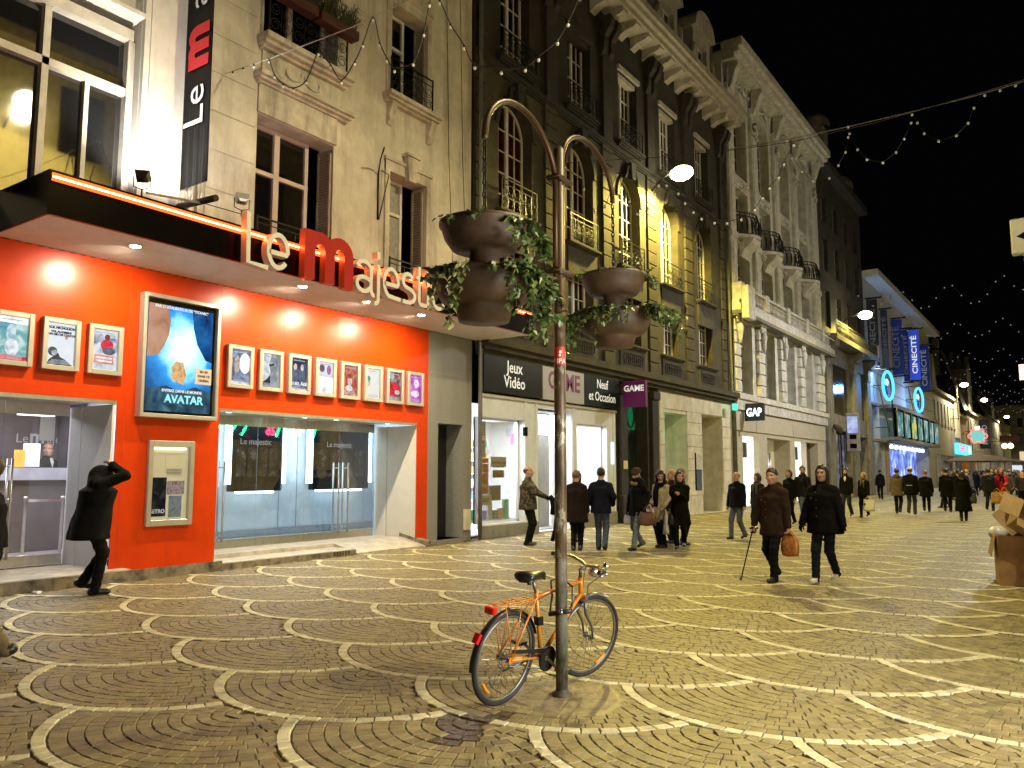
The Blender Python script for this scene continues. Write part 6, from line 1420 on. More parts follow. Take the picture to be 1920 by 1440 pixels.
# ---------------- street lamps
m_lh = M('lamp_housing', (.25, .25, .23), .4, metal=.5); m_lg = E('lamp_glow', (1, .90, .55), 60)
for i, (x, y, z, s_) in enumerate(STREET_LAMPS):
 lab = {0: 'glaring street lamp on the wall above the arched windows', 1: 'street lamp above the long iron balcony', 2: 'street lamp beyond the blue banners', 3: 'street lamp above the ochre house', 4: 'farthest street lamp on the left'}.get(i, {5: 'street lamp nearest the camera on the right hand wall', 6: 'second street lamp on the right hand wall', 7: 'third street lamp on the right hand wall', 8: 'last but one street lamp on the right hand wall', 9: 'unseen street lamp added on the right to light the end building'}.get(i))
 t = thing('street_lamp', lab, 'street lamp', (x, y, z), 'street lamps')
 d = 1 if s_ == 'L' else -1; wx = X if s_ == 'L' else RX
 MB().add([(x - .42 * d, y - .1, z + .02), (x + .38 * d, y - .17, z + .02), (x + .38 * d, y + .17, z + .02), (x - .42 * d, y + .1, z + .02), (x - .4 * d, y - .06, z + .16), (x + .3 * d, y - .1, z + .2), (x + .3 * d, y + .1, z + .2), (x - .4 * d, y + .06, z + .16)], [(3, 2, 1, 0), (4, 5, 6, 7), (0, 1, 5, 4), (1, 2, 6, 5), (2, 3, 7, 6), (3, 0, 4, 7)]).build('housing', m_lh, t)
 MB().ball((x + .12 * d, y, z + .0), .33, 14, 9, sc_=(1.3, .9, .8)).build('glowing_bowl', m_lg, t)  # bowl made oversized to imitate the glare of the lamp
 MB().tube([(wx, y, z - .5), (wx + .5 * d, y, z - .05), (x - .4 * d, y, z + .08)], .035, 8).build('arm', m_iron, t)
for (y) in (112,):
 t = thing('lamp_post', 'pale bracket ladder carrying the far street lamp', 'post', (X + .6, y, 8)); MB().bar((X + .9, y, 8.0), (X + .9, y, 12.2), .14).bar((X, y, 8.2), (X + .9, y, 8.2), .1).bar((X, y, 9.4), (X + .9, y, 9.4), .1).bar((X, y, 10.4), (X + .9, y, 10.4), .1).build('ladder', M('post_pale', (.5, .45, .3), .5), t)
# ---------------- light garlands strung across the street
m_wire = M('garland_wire', (.02, .02, .018), .6); m_wirel = M('pale_wire', (.55, .53, .48), .5); m_sock = M('bulb_socket', (.01, .01, .01), .5)
m_bulb = M('clear_bulb', (.75, .72, .62), .05, var=0, spec=1.0, emit=(1, .95, .75), es=.10)  # bulbs are unlit; the weak emission imitates their glints
m_bulbf = E('far_bulb_glint', (1, .97, .9), .30)  # glints of distant unlit bulbs put in as emission
def smooth(P):
 P = [Vector(p) for p in P]; r = []
 for i in range(len(P) - 1):
  a, b, c, d = P[max(i - 1, 0)], P[i], P[i + 1], P[min(i + 2, len(P) - 1)]
  for k in range(4):
   t = k / 4; r.append(.5 * (2 * b + (c - a) * t + (2 * a - 5 * b + 4 * c - d) * t * t + (3 * b - a - 3 * c + d) * t ** 3))
 return r + [P[-1]]
def garland(label, pts3, wires, bulbs, r=.022, group='light garlands across the street', mat=None, sockets=True, wr=.010):
 t = thing('light_garland', label, 'light garland', pts3[0], group)
 w_ = MB()
 for path in wires: w_.tube(smooth(path) if sockets else path, wr, 5)
 w_.build('wire', m_wire, t)
 for b in bulbs:
  o = MB()
  if sockets:
   o.ball((b[0], b[1], b[2] - .055), r, 8, 5, sc_=(1, 1, 1.2)); bo = o.build('bulb', mat or m_bulb, t)
   MB().tube([(b[0], b[1], b[2] + .005), (b[0], b[1], b[2] - .035)], r * .75, 6).build('socket', m_sock, bo)
  else: o.ball(b, r, 5, 3).build('bulb', mat or m_bulb, t)
 return t
A_ = [(-10.89, 8.70), (-10.73, 8.37), (-10.5, 8.14), (-10.23, 7.99), (-9.91, 8.03), (-9.64, 8.44), (-9.5, 8.3), (-9.34, 8.12), (-9.08, 7.79), (-8.79, 8.01), (-8.62, 8.25), (-8.41, 8.61), (-8.26, 8.15), (-8.1, 7.85), (-7.94, 7.64), (-7.57, 7.63), (-7.37, 8.02), (-7.27, 8.44), (-7.17, 8.6), (-7.07, 8.41), (-6.87, 7.98), (-6.62, 7.58), (-6.43, 7.24), (-5.98, 7.03), (-5.59, 6.95), (-5.38, 7.03), (-5.09, 7.16), (-4.93, 7.36), (-4.73, 7.7), (-4.5, 8.3)]
p3 = [(x, 8.3, z) for x, z in A_]
main = [(-12.15, 8.3, 8.80), (-10.89, 8.3, 8.70), (-8.87, 8.3, 8.60), (-5.5, 8.3, 8.66), (RX - .1, 8.3, 9.1)]
ga = garland('nearest light garland looping below its pale wire across the cream facade', p3, [p3], p3 + [(-11.9, 8.3, 8.77), (-11.6, 8.3, 8.755), (-11.3, 8.3, 8.73)])
MB().tube(main, .008, 5).build('pale_wire', m_wirel, ga)
C_ = [(-12.02, 10.85), (-11.38, 10.02), (-11.03, 9.25), (-10.68, 9.34), (-10.28, 10.22), (-10.15, 9.87), (-9.91, 9.35), (-9.66, 8.94), (-9.33, 9.0), (-9.0, 9.63), (-8.76, 9.58), (-8.42, 9.28), (-8.23, 8.97), (-8.0, 8.67), (-7.78, 8.45), (-7.42, 8.27), (-7.08, 8.2), (-6.7, 8.23), (-6.34, 8.42), (-6.13, 8.69), (-5.94, 8.91), (-5.7, 9.14), (-5.56, 9.46), (-5.3, 9.9)]
p3 = [(x, 20, z) for x, z in C_]; garland('light garland dipping below the glaring street lamp', p3, [p3, [(-12.15, 20, 10.95), (-5.3, 20, 9.95), (RX, 20, 10.3)]], p3, r=.035, wr=.009)
B_ = [(-6.79, 15.9), (-6.81, 15.46), (-6.94, 14.85), (-7.24, 14.35), (-7.62, 13.88), (-8.28, 13.91), (-8.7, 14.4), (-9.1, 15.1)]; B2 = [(-6.75, 15.6), (-6.47, 14.85), (-6.14, 14.35), (-5.55, 14.08), (-5.05, 14.4), (-4.73, 14.88), (-4.45, 15.47)]; B3 = [(-4.4, 15.8), (-4.23, 15.41), (-4.01, 14.92), (-3.53, 14.49), (-2.92, 14.56), (-2.5, 14.96), (-2.28, 15.5)]
bw = [(-12.15, 34, 16.1), (-9.5, 34, 15.92), (-6.8, 34, 15.86), (-4.4, 34, 15.87), (-2.2, 34, 15.92), (RX, 34, 16.2)]
p3 = [(x, 34, z) for x, z in B_]; gb = garland('light garland against the black sky at the upper right', p3, [[(x, 34, z) for x, z in q_] for q_ in (B_, B2, B3)], [(x, 34, z) for x, z in B_ + B2 + B3 + [(-1.9, 15.9), (-1.4, 15.95), (-.9, 16.0)]], r=.05, wr=.008)
MB().tube(bw, .02, 5).build('pale_wire', M('dim_wire', (.35, .34, .3), .6), gb)
names = ['second', 'third', 'fourth', 'fifth', 'sixth', 'seventh', 'eighth']
for i, (y, z) in enumerate(((58, 14.5), (72, 14.2), (88, 14.0), (104, 13.8), (122, 13.8), (142, 14.0), (166, 14.0))):
 bs = []; rr = random.Random(i)
 xs = np.linspace(-11.5, 0.5, 26)
 for k, x in enumerate(xs):
  bs.append((x, y + rr.uniform(-.3, .3), z - 1.6 * abs(math.sin((x + i) * 1.05)) * rr.uniform(.85, 1.05) - .5 * math.sin((x + 11.5) / 12 * PI)))
 garland('%s far light garland down the street, a zigzag of white dots' % names[i], bs, [bs], bs, r=.028 + y * .00022, mat=m_bulbf, sockets=False, wr=.004, group='far light garlands')
t = thing('neon_sign', 'green zigzag and red number neon sign on the right wall, mirrored in the cinema doors', 'neon sign', (RX - .1, 22, 3.4))
m_gn = E('green_neon_far', (.02, 1, .25), 45); m_rn = E('red_neon_far', (1, .03, .10), 45)
q = MB(); q.tube([(1.45, 19.6, 3.76), (1.45, 21.5, 3.80)], .03, 6)
for a_, b_ in ((20.0, 19.7), (20.75, 20.4), (21.3, 20.95), (22.95, 22.75), (25.0, 24.8)): q.tube([(1.45, a_, 3.76), (1.45, b_, 3.18)], .035, 6)
q.tube([(1.45, 20.2, 3.3), (1.45, 20.45, 3.6)], .03, 6); q.build('green_tube', m_gn, t)
for s_, y_ in (('2', 20.35), ('26', 22.45), ('97', 23.9)): q = MB(); add_text(q, s_, (1.45, y_, 3.25), -UY, UZ, .55, bold=.006); q.build('red_digits', m_rn, t)
MB().box(1.52, 1.58, 19.4, 25.3, 3.0, 3.95).build('backing', m_black, t)
# ================================================================ POST WITH HANGING PLANTERS
PX, PY = -3.215, 5.245
m_pole = bpy.data.materials.new('weathered_post'); m_pole.use_nodes = True
N, L = nodes_of(m_pole); b = N['Principled BSDF']; b.inputs['Roughness'].default_value = .45; b.inputs['Metallic'].default_value = .2
tcg = N.new('ShaderNodeNewGeometry')
n1 = N.new('ShaderNodeTexNoise'); n1.inputs['Scale'].default_value = 9; n1.inputs['Detail'].default_value = 8; n1.inputs['Roughness'].default_value = .7
mpz = N.new('ShaderNodeMapping'); mpz.inputs['Scale'].default_value = (1, 1, .45); L.new(tcg.outputs['Position'], mpz.inputs['Vector']); L.new(mpz.outputs['Vector'], n1.inputs['Vector'])
c1 = N.new('ShaderNodeValToRGB'); e = c1.color_ramp.elements; e[0].position = .36; e[0].color = (.055, .035, .016, 1); e[1].position = .555; e[1].color = (.12, .085, .045, 1)
x = e.new(.575); x.color = (.36, .34, .26, 1); x = e.new(.62); x.color = (.20, .20, .14, 1)
L.new(n1.outputs['Fac'], c1.inputs['Fac'])
sep = N.new('ShaderNodeSeparateXYZ'); L.new(tcg.outputs['Position'], sep.inputs['Vector'])
n2 = N.new('ShaderNodeTexNoise'); n2.inputs['Scale'].default_value = 3.5; n2.inputs['Detail'].default_value = 6; L.new(tcg.outputs['Position'], n2.inputs['Vector'])
ma = N.new('ShaderNodeMath'); ma.operation = 'MULTIPLY_ADD'; ma.inputs[1].default_value = 1.2; L.new(n2.outputs['Fac'], ma.inputs[0]); L.new(sep.outputs['Z'], ma.inputs[2])
mr = N.new('ShaderNodeMapRange'); mr.inputs['From Min'].default_value = 1.35; mr.inputs['From Max'].default_value = 1.75; L.new(ma.outputs['Value'], mr.inputs['Value'])
c2 = N.new('ShaderNodeValToRGB'); e = c2.color_ramp.elements; e[0].position = .35; e[0].color = (.05, .05, .03, 1); e[1].position = .62; e[1].color = (.24, .25, .19, 1); L.new(n1.outputs['Fac'], c2.inputs['Fac'])
mx = N.new('ShaderNodeMix'); mx.data_type = 'RGBA'; L.new(mr.outputs['Result'], mx.inputs['Factor']); L.new(c2.outputs['Color'], mx.inputs['A']); L.new(c1.outputs['Color'], mx.inputs['B'])
mup = N.new('ShaderNodeMapRange'); mup.inputs['From Min'].default_value = 2.4; mup.inputs['From Max'].default_value = 3.0; L.new(sep.outputs['Z'], mup.inputs['Value'])
mx3 = N.new('ShaderNodeMix'); mx3.data_type = 'RGBA'; mx3.inputs['B'].default_value = (.075, .042, .016, 1); L.new(mup.outputs['Result'], mx3.inputs['Factor']); L.new(mx.outputs['Result'], mx3.inputs['A'])
L.new(mx3.outputs['Result'], b.inputs['Base Color'])
bp = N.new('ShaderNodeBump'); bp.inputs['Strength'].default_value = .25; bp.inputs['Distance'].default_value = .01; L.new(n1.outputs['Fac'], bp.inputs['Height']); L.new(bp.outputs['Normal'], b.inputs['Normal'])
m_bronze = M('bronze_tube', (.075, .045, .018), .42, metal=.6, var=.2)
post = thing('planter_post', 'tall worn bronze post with two arched arms standing in the paving', 'post', (PX, PY, 0))
MB().tube([(PX, PY, -.02), (PX, PY, 2.0), (PX, PY, 4.2)], .046, 20).lathe([(.046, 4.2), (.03, 4.225), (0, 4.23)], (PX, PY, 0), 16).build('pole', m_pole, post)
MB().lathe([(.075, 0), (.072, .02), (.05, .035), (.046, .05)], (PX, PY, .003), 20).build('base_collar', M('rust_collar', (.05, .04, .025), .6, var=.4, scale=20), post)
DIR = Vector((.11, -1.115, 0)); DN = DIR.normalized()
arms = []
for sgn, zc, top in ((1, 3.90, .40), (-1, 4.14, .34)):
 o0, o1 = .062, 1.13; cx_ = (o0 + o1) / 2; rx = (o1 - o0) / 2
 pts = [Vector((PX, PY, 3.12)) + DN * sgn * o0, Vector((PX, PY, zc - .1)) + DN * sgn * o0]
 for k in range(17):
  a = PI - PI * k / 16
  pts.append(Vector((PX, PY, zc + top * math.sin(a))) + DN * sgn * (cx_ + rx * math.cos(a)))
 pts.append(pts[-1] - UZ * .03)
 MB().tube(pts, .023, 12).build('arched_arm', m_bronze, post); arms.append(pts[-1].copy())
for z in (3.95, 3.2):
 q = MB().obox((PX, PY, z), DN, UZ.cross(DN), UZ, .10, .055, .022); side = UZ.cross(DN)
 for s_ in (-1, 1): q.tube([Vector((PX, PY, z)) + DN * .11 * s_ - side * .07, Vector((PX, PY, z)) + DN * .11 * s_ + side * .07], .012, 8)
 q.build('clamp', m_bronze, post)
stk = thing('sticker', 'red sticker with white lettering wrapped on the bronze post', 'sticker', (PX, PY, 2.5))
q = MB(); n = 10; a0 = math.radians(-58 - 62); vs = []
for k in range(n + 1):
 a = a0 + math.radians(115) * k / n; vs += [(PX + .0475 * math.cos(a), PY + .0475 * math.sin(a), 2.47), (PX + .0475 * math.cos(a), PY + .0475 * math.sin(a), 2.61)]
q.add(vs, [(2 * k, 2 * k + 2, 2 * k + 3, 2 * k + 1) for k in range(n)]); q.build('paper', M('sticker_red', (.55, .04, .02), .4, var=.05), stk)
tv, tf = text_geo('NPA', .052, .001, 'CENTER', 1, 1, 0)
ac = math.radians(-58); q = MB(); q.add([(PX + .0482 * math.cos(ac + p[0] / .047), PY + .0482 * math.sin(ac + p[0] / .047), 2.482 + p[1]) for p in tv], tf)
for (u, v, r_) in ((0.005, .10, .012), (.0, .075, .008)): q.add([(PX + .0483 * math.cos(ac + (u + r_ * math.cos(t)) / .047), PY + .0483 * math.sin(ac + (u + r_ * math.cos(t)) / .047), 2.47 + v + r_ * math.sin(t) * (1.6 if v < .09 else 1)) for t in np.linspace(0, 2 * PI, 9)[:-1]], [tuple(range(8))])
q.build('lettering', M('sticker_white', (.8, .78, .72), .5, var=0), stk)
m_pot = M('planter_plastic', (.068, .040, .019), .55, var=.4, scale=4)
m_chain = M('chain_iron', (.03, .025, .02), .35, metal=.7)
m_leaf = [M('ivy_a', (.075, .13, .025), .45, var=.4, scale=30), M('ivy_b', (.15, .20, .05), .45, var=.35, scale=30), M('ivy_c', (.045, .085, .02), .4, var=.4, scale=30), M('ivy_pale', (.38, .38, .15), .5, var=.35, scale=30)]
m_soil = M('soil', (.015, .012, .008), .9)
def leaf(mb, p, d, up, s, mi):
 """ivy leaf: five-pointed, folded along the midrib"""
 d = d.normalized(); w_ = d.cross(up).normalized(); nrm = w_.cross(d)
 mb.append((p, w_, d, nrm, s, mi))
LEAF_V = [(0, 0, 0), (.28, -.10, .045), (.52, .22, .083), (.30, .42, .048), (.30, .62, .048), (0, 1.05, 0), (-.28, -.10, .045), (-.52, .22, .083), (-.30, .42, .048), (-.30, .62, .048)]
LEAF_F = [(0, 1, 2, 3, 4, 5), (0, 5, 9, 8, 7, 6)]
LEAF_ME = []
for m_ in m_leaf:
 me_ = bpy.data.meshes.new('leaf'); me_.from_pydata(LEAF_V, [], LEAF_F); me_.materials.append(m_); LEAF_ME.append(me_)
def lay_leaves(lst, par):
 random.Random(4).shuffle(lst); rest = MB()
 for k, (p, w_, d, n_, s, mi) in enumerate(lst):
  if k < 300:
   o = bpy.data.objects.new('leaf', LEAF_ME[mi]); COL.objects.link(o); o.parent = par
   o.matrix_local = Matrix.Translation(p - WORLD[par.name]) @ Matrix((w_, d, n_)).transposed().to_4x4() @ Matrix.Scale(s, 4)
  else: rest.add([p + w_ * (s * a) + d * (s * b_) + n_ * (s * c) for a, b_, c in LEAF_V], LEAF_F, mi)
 if rest.v: tag(rest.build('leaves', m_leaf, par), kind='stuff')
def vine(mb, st, p, out, length, droop, rr, dens=34, s0=.038, pale=.2, lift=.0):
 q = Vector(p); v = (Vector(out) + UZ * lift).normalized(); path = [q.copy()]; step = .028
 for k in range(int(length / step)):
  v = (v + Vector((rr.uniform(-.35, .35), rr.uniform(-.35, .35), rr.uniform(-.25, .2) - droop)) * .35).normalized()
  q = q + v * step; path.append(q.copy())
  for _ in range(2 if rr.random() < .55 else 1):
   d = (v * .4 + Vector((rr.uniform(-1, 1), rr.uniform(-1, 1), rr.uniform(-1.1, .35)))).normalized()
   mi = 3 if rr.random() < pale else rr.randrange(3)
   leaf(mb, q + Vector((rr.uniform(-.02, .02), rr.uniform(-.02, .02), rr.uniform(-.015, .015))), d, Vector((rr.uniform(-.6, .6), rr.uniform(-.6, .6), 1)), s0 * rr.uniform(.7, 1.5), mi)
 if len(path) > 2: st.tube(path, .0025, 4, sm=False, caps=False)
camr = Vector((math.cos(YAW), math.sin(YAW), 0)); camf = Vector((-math.sin(YAW), math.cos(YAW), 0))
for i, (end, z0, lab, plab) in enumerate(((arms[0], 3.27, 'two tier brown plastic planter hanging nearer, left of the post', 'trailing variegated ivy in the nearer hanging planter'), (arms[1], 3.41, 'two tier brown plastic planter hanging farther, right of the post', 'dark glossy ivy in the farther hanging planter'))):
 cx_, cyy = end.x, end.y
 t = thing('hanging_planter', lab, 'planter', (cx_, cyy, z0 - .65), 'hanging planters on the post')
 MB().lathe([(.275, -.015), (.302, .012), (.300, -.012), (.285, -.028), (.262, -.10), (.215, -.165), (.19, -.175), (.10, -.18), (.10, -.36)], (cx_, cyy, z0), 40).build('upper_bowl', m_pot, t)
 MB().lathe([(0, -.02), (.276, -.02)], (cx_, cyy, z0), 24).build('soil', m_soil, t)
 MB().lathe([(.325, -.355), (.352, -.33), (.350, -.352), (.335, -.368), (.322, -.43), (.285, -.505), (.245, -.535), (.205, -.545), (.19, -.56), (.165, -.645), (0, -.65)], (cx_, cyy, z0), 40).build('lower_bowl', m_pot, t)
 MB().lathe([(0, -.36), (.326, -.36)], (cx_, cyy, z0), 24).build('soil', m_soil, t)
 ch = MB(); zt = end.z - .01; nl = 0
 zz = zt
 zend = z0 + .10
 while zz > zend:
  a = (nl % 2) * PI / 2; u_ = Vector((math.cos(a), math.sin(a), 0))
  ch.tube([Vector((cx_, cyy, zz - .03)) + u_ * (.013 * math.cos(t_)) + UZ * (.030 * math.sin(t_)) for t_ in np.linspace(0, 2 * PI, 11)[:-1]], .0055, 6, closed=True); zz -= .043; nl += 1
 for k in range(3):
  a = k * 2 * PI / 3 + .4; ch.tube([(cx_, cyy, zend), (cx_ + .05 * math.cos(a), cyy + .05 * math.sin(a), z0 - .02)], .006, 5)
 ch.build('chain', m_chain, t)
 pl = thing('ivy_plant', plab, 'ivy', (cx_, cyy, z0 - .35))
 mb, st = [], MB(); rr = random.Random(20 + i); C0 = Vector((cx_, cyy, 0))
 def rim(u, r_, z): # u = angle measured from image-right, towards the camera at +90 deg
  d = camr * math.cos(u) - camf * math.sin(u); return C0 + d * r_ + UZ * z, d
 if i == 0:
  for k in range(26):
   p, d = rim(rr.uniform(-2.8, 2.9), .26, z0 - .01); vine(mb, st, p, d, rr.uniform(.06, .12), .35, rr, pale=.05, lift=.2, s0=.03)
  for k in range(11):
   p, d = rim(rr.uniform(-.2, 1.0), .28, z0); vine(mb, st, p, d, rr.uniform(.14, .42), .9, rr, pale=.04, s0=.042)
  for k in range(17):
   p, d = rim(rr.uniform(-.4, 1.2), .30, z0 - .34); vine(mb, st, p, d, rr.uniform(.18, .48), .7, rr, pale=.04, lift=.5, s0=.046)
  for k in range(20):
   p, d = rim(rr.uniform(1.1, 2.7), .31, z0 - .34); vine(mb, st, p, d, rr.uniform(.06, .18), .85, rr, pale=.45, lift=.35, s0=.036)
  for (u, l) in ((2.05, .44), (2.1, .42), (1.95, .34), (2.4, .30), (2.5, .22), (.65, .52), (.5, .5), (.75, .42), (1.2, .34), (.25, .5)):
   p, d = rim(u, .335, z0 - .33); vine(mb, st, p, d * .45, l, 1.9, rr, pale=.5 if u > 1.5 else .06, lift=.1, s0=.038)
 else:
  for k in range(26):
   p, d = rim(rr.uniform(-3, 3), .26, z0 - .01); vine(mb, st, p, d, rr.uniform(.05, .12), .2, rr, pale=.02, lift=.5, s0=.028)
  for k in range(10):
   p, d = rim(rr.uniform(-.3, .35), .28, z0); vine(mb, st, p, d, rr.uniform(.08, .2), .8, rr, pale=.02, s0=.032)
  for k in range(36):
   p, d = rim(rr.uniform(-.5, .9), .31, z0 - .34); vine(mb, st, p, d, rr.uniform(.12, .42), .35, rr, pale=.04, lift=.5, s0=.038)
  for k in range(20):
   p, d = rim(rr.uniform(.7, 2.0), .32, z0 - .34); vine(mb, st, p, d, rr.uniform(.08, .25), .8, rr, pale=.12, lift=.3, s0=.034)
  for k in range(26):
   p, d = rim(rr.uniform(2.0, 3.6), .30, z0 - .34); vine(mb, st, p, d, rr.uniform(.15, .5), 1.0, rr, pale=.0, lift=.5, s0=.03)
 lay_leaves(mb, pl); tag(st.build('stems', M('ivy_stem', (.04, .05, .02), .7), pl), kind='stuff')
# ================================================================ BICYCLE
bike = thing('bicycle', 'orange city bicycle with rear rack locked to the bronze post', 'bicycle')
m_or = M('orange_paint', (.58, .20, .012), .3, var=.15, scale=25, coat=.3); m_rub = M('tyre_rubber', (.012, .012, .012), .6, var=.2); m_chr = M('chrome', (.62, .62, .60), .18, metal=1, var=.1); m_blk2 = M('black_plastic', (.010, .010, .010), .35, var=.1); m_steel = M('dull_steel', (.22, .22, .21), .35, metal=.8, var=.2); m_refl = M('red_lens', (.50, .01, .012), .12, var=0, emit=(.5, .01, .01), es=.05); m_amb = M('amber_lens', (.75, .28, .02), .15, var=0); m_fork = M('fork_grey', (.14, .14, .12), .3, metal=.6)
R_W = .335
def V(y, z, x=0): return Vector((x, y, z))
RH, FH, BB, SC, HT, HB = V(0, .338), V(1.035, .338), V(.435, .275), V(.285, .775), V(.845, .83), V(.885, .665)
hax = (HT - HB).normalized()
STEER = Matrix.Translation(HB) @ Matrix.Rotation(math.radians(-12), 4, hax) @ Matrix.Translation(-HB)
def wheel(hub, mat4, name):
 wl = []
 X_ = lambda p: mat4 @ p
 c = hub
 def ringp(r, x=0, n=48): return [X_(c + Vector((x, r * math.cos(a), r * math.sin(a)))) for a in np.linspace(0, 2 * PI, n + 1)[:-1]]
 o = MB().tube(ringp(R_W - .017), .0175, 10, closed=True).build(name, m_rub, bike)
 MB().tube(ringp(R_W - .040), .011, 8, closed=True).build('rim', m_steel, o)
 sp = MB()
 for k in range(32):
  a = 2 * PI * k / 32; b_ = a + (.55 if k % 4 < 2 else -.55); xs = .028 if k % 2 else -.028
  sp.tube([X_(c + Vector((xs, .022 * math.cos(b_), .022 * math.sin(b_)))), X_(c + Vector((0, (R_W - .045) * math.cos(a), (R_W - .045) * math.sin(a))))], .0013, 4, sm=False, caps=False)
 sp.build('spokes', m_steel, o)
 hb = MB().tube([X_(c + Vector((-.055, 0, 0))), X_(c + Vector((.055, 0, 0)))], .012, 8)
 for xs in (-.03, .03): hb.tube([X_(c + Vector((xs - .003, 0, 0))), X_(c + Vector((xs + .003, 0, 0)))], .026, 12)
 hb.build('hub', m_steel, o)
 rf = MB(); a = -.9 if hub is FH else 3.9
 rf.tube([X_(c + Vector((.012, (R_W - .075) * math.cos(t), (R_W - .075) * math.sin(t)))) for t in np.linspace(a - .22, a + .22, 6)], .011, 6); rf.build('spoke_reflector', m_amb, o)
 return o
I4 = Matrix.Identity(4)
rw = wheel(RH, I4, 'wheel'); fw = wheel(FH, STEER, 'wheel')
fm = MB()
fm.tube([SC - (SC - BB).normalized() * -.03, BB], .0155, 10).tube([SC + V(.0, -.035) , HT - hax * .035], .0145, 10).tube([BB, HB + hax * .03], .017, 10).tube([HB, HT], .019, 12)
for s_ in (-1, 1):
 fm.tube([BB + Vector((.025 * s_, -.02, 0)), RH + Vector((.058 * s_, .0, 0))], .009, 8).tube([SC + Vector((.018 * s_, -.01, -.04)), RH + Vector((.058 * s_, 0, 0))], .0075, 8)
 fm.obox(RH + Vector((.058 * s_, .01, 0)), (1, 0, 0), (0, 1, 0), (0, 0, 1), .003, .03, .02)
fm.tube([BB + Vector((-.035, 0, 0)), BB + Vector((.035, 0, 0))], .022, 12)
fm.build('frame', m_or, bike)
S4 = lambda p: STEER @ p
fk = MB()
for s_ in (-1, 1): fk.tube([S4(HB + Vector((.05 * s_, .0, -.02))), S4(HB + Vector((.052 * s_, .03, -.12))), S4(FH + Vector((.054 * s_, -.035, .10))), S4(FH + Vector((.054 * s_, 0, 0)))], [.013, .013, .010, .008], 8)
fk.tube([S4(HB + Vector((-.055, 0, -.02))), S4(HB + Vector((.055, 0, -.02)))], .016, 8); fk.build('fork', m_fork, bike)
# saddle
sd = MB(); prof = [(-.13, .075, .0), (-.10, .088, .012), (-.03, .075, .010), (.04, .04, .006), (.11, .024, .004), (.145, .012, -.012)]
vs = []; n = 12; SZ = Vector((0, .225, .905))
for (y, hw, dz) in prof:
 for k in range(n):
  a = 2 * PI * k / n; vs.append(SZ + Vector((hw * math.cos(a), y, dz + (.022 if math.sin(a) > 0 else .04) * math.sin(a))))
sd.add(vs, [(i * n + k, i * n + (k + 1) % n, (i + 1) * n + (k + 1) % n, (i + 1) * n + k) for i in range(len(prof) - 1) for k in range(n)] + [tuple(range(n - 1, -1, -1)), tuple(range((len(prof) - 1) * n, len(prof) * n))], 0, True)
for s_ in (-.04, .04): sd.tube([SZ + Vector((s_, -.09, -.05)), SZ + Vector((s_, -.09, -.02))], .014, 8)
sdo = sd.build('saddle', m_blk2, bike)
MB().tube([SC + (SC - BB).normalized() * -.02, SZ + Vector((0, .01, -.045))], .0125, 10).tube([SZ + Vector((-.02, -.09, -.04)), SZ + Vector((-.012, .09, -.035))], .004, 5).tube([SZ + Vector((.02, -.09, -.04)), SZ + Vector((.012, .09, -.035))], .004, 5).build('seatpost', m_steel, bike)
# stem + swept handlebar + grips + brake levers + bell
ST = HT + hax * .075 + V(.0, .0)
hbm = MB().tube([S4(HT), S4(HT + hax * .07)], .0125, 10).tube([S4(HT + hax * .06), S4(ST + V(.06, .015))], .012, 8)
hbm.build('stem', m_fork, bike)
hc = ST + V(.06, .015)
bar = [hc + Vector((.27 * s_, yo, zo)) for s_, yo, zo in ((-1, -.13, .03), (-.98, -.06, .03), (-.72, .02, .025), (-.3, .03, .01), (0, 0, 0), (.3, .03, .01), (.72, .02, .025), (.98, -.06, .03), (1, -.13, .03))]
hb = MB().tube([S4(p) for p in bar], .0115, 10).build('handlebar', m_chr, bike)
for s_ in (0, -1):
 p, q_ = bar[0 if s_ == 0 else -1], bar[1 if s_ == 0 else -2]
 MB().tube([S4(p), S4(p.lerp(q_, .95))], .017, 10).build('grip', m_blk2, hb)
 lv = MB().tube([S4(q_.lerp(p, -.3)), S4(q_ + V(.035, -.02)), S4(p + V(.02, -.035))], .006, 6); lv.build('brake_lever', m_chr, hb)
MB().lathe([(0, .026), (.022, .02), (.028, 0), (.028, -.006), (0, -.01)], S4(bar[6] + V(0, .03)), 14).build('bell', m_chr, hb)
# dial like round mirror/bell on the left side
MB().lathe([(.030, -.006), (.034, 0), (.030, .006)], S4(bar[1] + V(.02, .05)), 16, axis=Matrix.Rotation(1.35, 3, 'X')).lathe([(0, .001), (.030, .001)], S4(bar[1] + V(.02, .05)), 16, axis=Matrix.Rotation(1.35, 3, 'X'), mi=1).build('mirror', [m_chr, m_blk2], hb)
MB().lathe([(0, -.05), (.03, -.04), (.048, .0), (.05, .04), (.045, .045)], S4(hc + V(.10, -.05)), 16, axis=Matrix.Rotation(-PI / 2, 3, 'X')).build('headlamp', m_chr, bike)
cb = MB()
for s_ in (-1, 1): cb.tube([S4(bar[2 if s_ < 0 else 6]), S4(hc + Vector((.10 * s_, .10, -.04))), S4(HT + Vector((.03 * s_, .07, -.06))), HB + Vector((.02 * s_, .05, .0))], .003, 5)
cb.tube([HT + V(.0, -.06, .02), (HT + SC) / 2 + V(0, -.02, .02), SC + V(-.01, -.05, .03), RH + V(.1, .38, .02)], .003, 5); cb.build('cable', m_blk2, bike)
